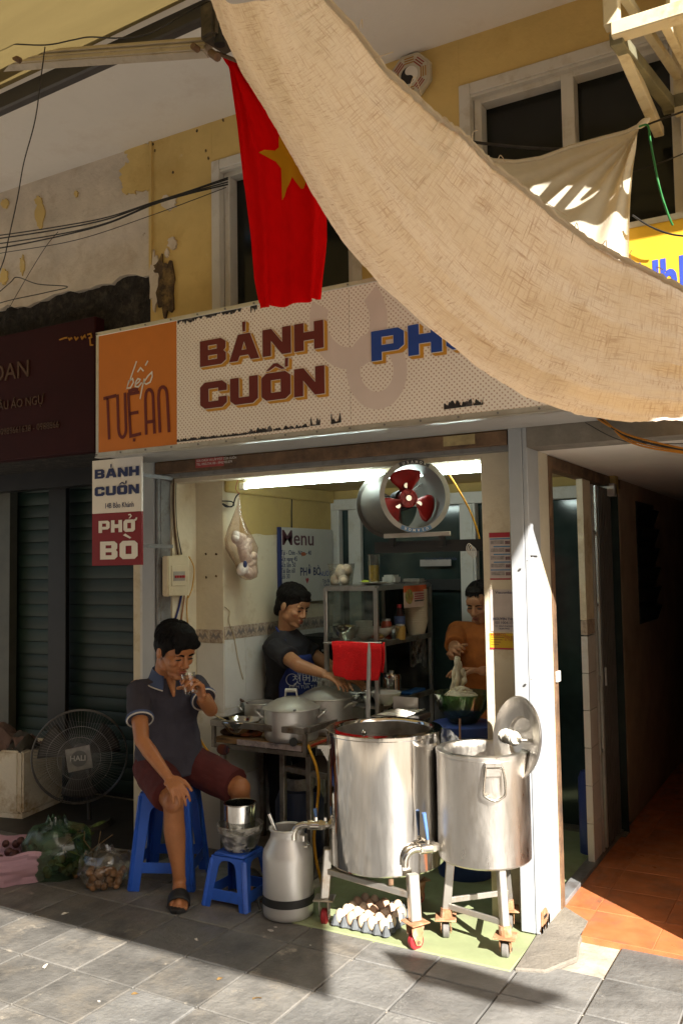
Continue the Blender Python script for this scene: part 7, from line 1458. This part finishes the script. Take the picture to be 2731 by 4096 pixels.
strands(MW, WOM, dkh, 220, 2, r=(.087, .101, .086), tmax=(1.0, 2.0))
teem = mat('charcoal_tee', (.022, .021, .026), .9, var=.15, vs=14, bump=.3, bs=150)
g = G(); loft(g, [(hp2-V((0, 0, .06)), r2*.175, f2*.135), (hp2+V((0, 0, .08)), r2*.165, f2*.13), (hp2.lerp(nk2, .5), r2*.15, f2*.125), (hp2.lerp(nk2, .78), r2*.165, f2*.115), (hp2.lerp(nk2, .93), r2*.12, f2*.08), (nk2+V((0, 0, .008)), r2*.072, f2*.062)]); capsule(g, rs2, ls2, .060, .060)
for a, b, k in ((rs2, el2, .60), (ls2, el3, .6)): g.tube([a-(b-a)*.1, a, a.lerp(b, k)], [.05, .064, .067], 18)
fuse(g, 'shirt', teem, WOM, .006, 4, .5, .0065, 5)
apm = mat('blue_apron_cloth', (.014, .028, .15), .85, var=.15, vs=12, bump=.3); ac = hp2.lerp(nk2, .45)
def apr(u, v): a = radians(-50+100*u); z = .075-.48*v; base = V((ac.x, ac.y, ac.z+z)); k = .4+.6*min(1, v*3); dv = f2*cos(a*k)*.145+r2*(-sin(a*k))*.185; return base+dv
APR = G().grid(apr, 24, 16).build('apron', apm, WOM, smooth=60, solid=.004)
ap = onY(*cH(1108, 1800), 4.28); fN = V((.50, -.86, 0)); xN = V((.86, .50, 0)); 
sf = lambda px, py: (onY(*cH(px, py), 4.365))
MT = frame(sf(1108, 1832)+V((.012, -.012, 0)), xN, UP, fN); ltm = mat('apron_print', (.5, .5, .52), .7)
text('첫번째', .062, MT, ltm, APR, ext=.0008); text('우리', .034, frame(sf(1145, 1775)+V((.01, -.01, 0)), xN, UP, fN), ltm, APR, ext=.0008); text('ĐIỂM TỰA TÀI', .026, frame(sf(1085, 1870)+V((.01, -.01, 0)), xN, UP, fN), ltm, APR, ext=.0008)
pc = sf(1110, 1800)+V((.01, -.012, 0)); G().tube([pc+xN*.034*cos(t)+UP*.034*sin(t) for t in [radians(40+280*i/24) for i in range(25)]], .0022, 5).build('printed_ring', ltm, APR)
G().tube([nk2+f2*.075+r2*.06+V((0, 0, -.05)), nk2+r2*.075+V((0, 0, .02)), nk2-f2*.05+r2*.04+V((0, 0, .025))], .006, 6).build('apron_strap', apm, WOM)
trz = mat('black_trousers', (.015, .015, .017), .9); g = G(); loft(g, [(hp2-V((0, 0, .12)), r2*.16, f2*.12), (hp2+V((0, 0, .02)), r2*.168, f2*.128)])
for s in (-1, 1): g.tube([hp2+r2*.08*s, hp2+r2*.09*s-V((0, 0, .4)), V((hp2.x, hp2.y, .07))+r2*.09*s], [.095, .075, .06], 16)
fuse(g, 'trousers', trz, WOM, .008, 3, .5, .003)

# ---- the older person lifting noodles at the right of the room
OLD = thing('person', 'older person in an orange shirt lifting noodles over the glass bowl', 'person', (-1.93, 5.0, .005))
hc3 = onY(*cI(1250, 1062), 4.95); hf3 = V((-.05, -.90, -.42)); f3 = V((-.08, -1, 0)).normalized(); r3 = V((f3.y, -f3.x, 0)); nk3 = onY(*cI(1258, 1200), 4.99); hp3 = V((-1.90, 5.02, .80)); a3, b3_ = nk3+r3*.155+V((0, 0, -.055)), nk3-r3*.155+V((0, 0, -.055))
elA, wrA = onY(*cI(1075, 1380), 4.80), onY(*cI(1085, 1440), 4.60); elB, wrB = nk3-r3*.20+V((0, -.08, -.27)), onY(*cI(1265, 1540), 4.56)
g = G(); MO = head(g, hc3, hf3, V((0, -.3, 1)), .98); capsule(g, MO @ V((0, -.03, -.05)), nk3, .048, .055); loft(g, [(hp3-V((0, 0, .05)), r3*.15, f3*.12), (hp3.lerp(nk3, .5), r3*.14, f3*.12), (hp3.lerp(nk3, .82), r3*.145, f3*.09), (nk3, r3*.07, f3*.055)]); capsule(g, a3, b3_, .042, .042)
for a, b, c_ in ((a3, elA, wrA), (b3_, elB, wrB)): capsule(g, a, b, .042, .036); capsule(g, b, c_, .037, .025)
for s in (-1, 1): capsule(g, hp3+r3*.08*s, hp3+r3*.09*s-V((0, 0, .4)), .08, .055); capsule(g, hp3+r3*.09*s-V((0, 0, .4)), V((hp3.x, hp3.y, .08))+r3*.09*s, .055, .04); capsule(g, V((hp3.x, hp3.y, .04))+r3*.09*s, V((hp3.x, hp3.y, .035))+r3*.09*s+f3*.15, .04, .03)
hand(g, wrA, V((.05, -.55, .35)), V((.8, -.3, -.3)), V((0, -.3, .9)), [(.7, .9, .6)]*4, [(.6, .5, .4), (.7, .2, .7), (.8, 0, .7)], 1.05, .03); hand(g, wrB, V((-.95, -.25, .05)), V((0, -.2, -1)), V((-.2, -.9, .2)), [(.15, .3, .3), (.2, .35, .3), (.25, .4, .3), (.3, .4, .3)], [(.7, .6, .3), (.8, .3, .5), (.9, .1, .5)], 1.08, .10)
fuse(g, 'body', skin3, OLD, .0048, 2, .35); gyh = hairmat('greying_hair', (.022, .019, .017)); face_bits(MO, OLD, gyh, lip1, thick=.003)
g = G(MO)
for c_, rr in (((0, -.026, .048), (.080, .094, .074)), ((0, -.075, .0), (.066, .040, .08)), ((.070, -.030, .02), (.012, .046, .055)), ((-.070, -.030, .02), (.012, .046, .055)), ((0, .03, .098), (.055, .04, .02))): g.ell(c_, rr, 18, 12)
fuse(g, 'hair', gyh, OLD, .006, 2, .4, .0022)
strands(MO, OLD, gyh, 160, 3, c=(0, -.026, .048), r=(.081, .095, .075))
orm = mat('rust_orange_shirt', (.30, .085, .012), .9, var=.2, vs=12, bump=.4, dirt=(.2, .05, .01), ds=7, da=.42)
g = G(); loft(g, [(hp3-V((0, 0, .22)), r3*.19, f3*.15), (hp3, r3*.18, f3*.145), (hp3.lerp(nk3, .5), r3*.17, f3*.145), (hp3.lerp(nk3, .8), r3*.17, f3*.115), (nk3+V((0, 0, .0)), r3*.075, f3*.062)]); capsule(g, a3, b3_, .058, .058)
for a, b in ((a3, elA), (b3_, elB)): g.tube([a-(b-a)*.1, a, a.lerp(b, .55), a.lerp(b, .9)], [.05, .064, .066, .064], 16)
fuse(g, 'shirt', orm, OLD, .006, 4, .5, .005, 12)
g = G(); loft(g, [(hp3-V((0, 0, .25)), r3*.16, f3*.12), (hp3-V((0, 0, .1)), r3*.168, f3*.128)])
for s in (-1, 1): g.tube([hp3+r3*.08*s, hp3+r3*.09*s-V((0, 0, .4)), V((hp3.x, hp3.y, .07))+r3*.09*s], [.095, .075, .06], 16)
fuse(g, 'trousers', trz, OLD, .008, 3, .5, .003)

# ------------------------------------------------------------------ unseen cloth strip and board, added to cast shadows on the paving
def t2(u, v):
    a = [(-1.75, 3.31), (-1.5, 3.12)]; b = [(-.95, 3.33), (-1.02, 3.18)]
    xp = (a[0][0]*(1-v)+a[1][0]*v)*(1-u)+(b[0][0]*(1-v)+b[1][0]*v)*u; yp = (a[0][1]*(1-v)+a[1][1]*v)*(1-u)+(b[0][1]*(1-v)+b[1][1]*v)*u; yp += -.05*sin(pi*u)*(v)+.03*sin(u*5)
    z = 2.75-.10*sin(pi*u); return (xp+1.16*z, yp-.885*z, z)
ST2 = thing('added_shade_strip', 'unseen cream cloth strip added to cast a shadow band on the pavement', 'tarp', (1.9, .8, 2.7))
G().grid(t2, 30, 8).build('cloth', wcm, ST2, smooth=60)
for u in (0, 1): G().cyl(t2(u, .5), V(t2(u, .5))+V(((u-.5)*1.6, .0, .25)), .004, n=6).build('rope', hemm, ST2)
SG2 = thing('added_shadow_board', 'unseen upright board added to cast a shadow at the right of the pavement', 'board', (.2, 3.2, 0))  # added board outside the view, there only for its shadow
bq = lambda xp, yp, z: V((xp+1.16*z, yp-.885*z, z))
G().box(-.02, .4, 3.18, 3.22, .0, .5).build('panel', dark_in, SG2)

# ------------------------------------------------------------------ unseen scooters, added for dark and coloured streaks in the steel pots
def scooter(x, y, ang, body, label):
    T = thing('added_scooter', label, 'scooter', (x, y, -.14), group='unseen scooters added for reflections'); M = rz(ang, (x, y, -.14)); Q = lambda: G(M)
    for xx in (-.62, .62):
        w_ = Q().tube([(xx+.23*cos(t*pi/14), 0, .24+.23*sin(t*pi/14)) for t in range(28)], .05, 10, closed=True).build('wheel', black_m, T, smooth=60); Q().cyl((xx, -.03, .24), (xx, .03, .24), .14, n=20).build('rim', alum, w_)
    s = G(M); s.tube([(-.75, 0, .62), (-.5, 0, .60), (-.2, 0, .52), (-.05, 0, .36)], [.06, .15, .15, .10], 14); s.build('rear_body', body, T, smooth=60)
    s = G(M); s.tube([(.62, 0, .42), (.55, 0, .62), (.47, 0, .85), (.43, 0, .98)], [.09, .15, .17, .09], 14); s.build('front_shield', body, T, smooth=60)
    Q().box(-.15, .5, -.13, .13, .27, .33).build('floorboard', body, T, bevel=.02, seg=2); Q().tube([(-.72, 0, .76), (-.4, 0, .77), (-.08, 0, .71)], [.08, .13, .09], 12).build('seat', black_m, T, smooth=60)
    Q().tube([(.36, -.32, 1.03), (.42, -.15, 1.02), (.42, .15, 1.02), (.36, .32, 1.03)], .017, 8).build('handlebar', black_m, T, smooth=60); Q().ell((.53, 0, .95), (.06, .09, .07), 12, 8).build('headlight', alum, T, smooth=60)
    for s_ in (-1, 1): Q().cyl((.40, .2*s_, 1.03), (.38, .24*s_, 1.2), .007, n=6).build('mirror_stem', black_m, T); Q().ell((.38, .25*s_, 1.23), (.012, .055, .04), 10, 8).build('mirror', black_m, T, smooth=60)
    Q().cyl((.60, -.05, .3), (.50, -.05, .7), .022, n=8).build('fork', alum, T); Q().cyl((-.1, .12, .0), (-.05, .08, .3), .012, n=6).build('kickstand', black_m, T)
sr = mat('scooter_red', (.45, .012, .015), .3, coat=.5); sk_ = mat('scooter_black', (.02, .02, .022), .3, coat=.5); sgn = mat('scooter_green', (.02, .09, .05), .3, coat=.5); sbw = mat('scooter_white', (.6, .6, .6), .3, coat=.5)
for k, (x, m_, lb) in enumerate(((-5.2, sk_, 'unseen black scooter added farthest left for reflections'), (-3.9, sgn, 'unseen dark green scooter added for reflections'), (-2.9, sr, 'unseen red scooter added on the left for reflections'), (-1.9, sk_, 'unseen black scooter added beside the red one for reflections'), (-.6, sr, 'unseen red scooter added directly behind the viewer for reflections'), (.9, sk_, 'unseen black scooter added on the right for reflections'), (2.2, sbw, 'unseen white scooter added farthest right for reflections'))):
    scooter(x, -1.95, radians(78+6*(k % 3)), m_, lb)

# scraps on the pavement
for k, (a, b, s_) in enumerate(((210, 880, .012), (620, 1010, .009), (900, 760, .008), (1010, 940, .01), (300, 640, .012), (1180, 1030, .011))):
    p = onZ(*cJ(a, b)); rd = random.Random(k); G(Matrix.Translation(p) @ Matrix.Rotation(rd.uniform(0, 6), 4, 'Z')).grid(lambda u, v: ((u-.5)*3*s_, (v-.5)*1.4*s_*(1-.8*abs(u-.5)), .003+.004*sin(u*4)*v), 6, 4).build('litter_scrap', [paper, mat('dry_leaf', (.20, .12, .04), .8)][k % 2], smooth=60, label=['small white paper scrap on the left paving', 'dry brown leaf on the paving at the shadow edge', 'tiny paper scrap in the shaded paving', 'dry leaf on the sunlit paving near the middle', 'paper scrap near the bags at the left', 'dry leaf at the bottom of the paving'][k], cat=['paper scrap', 'leaf'][k % 2])
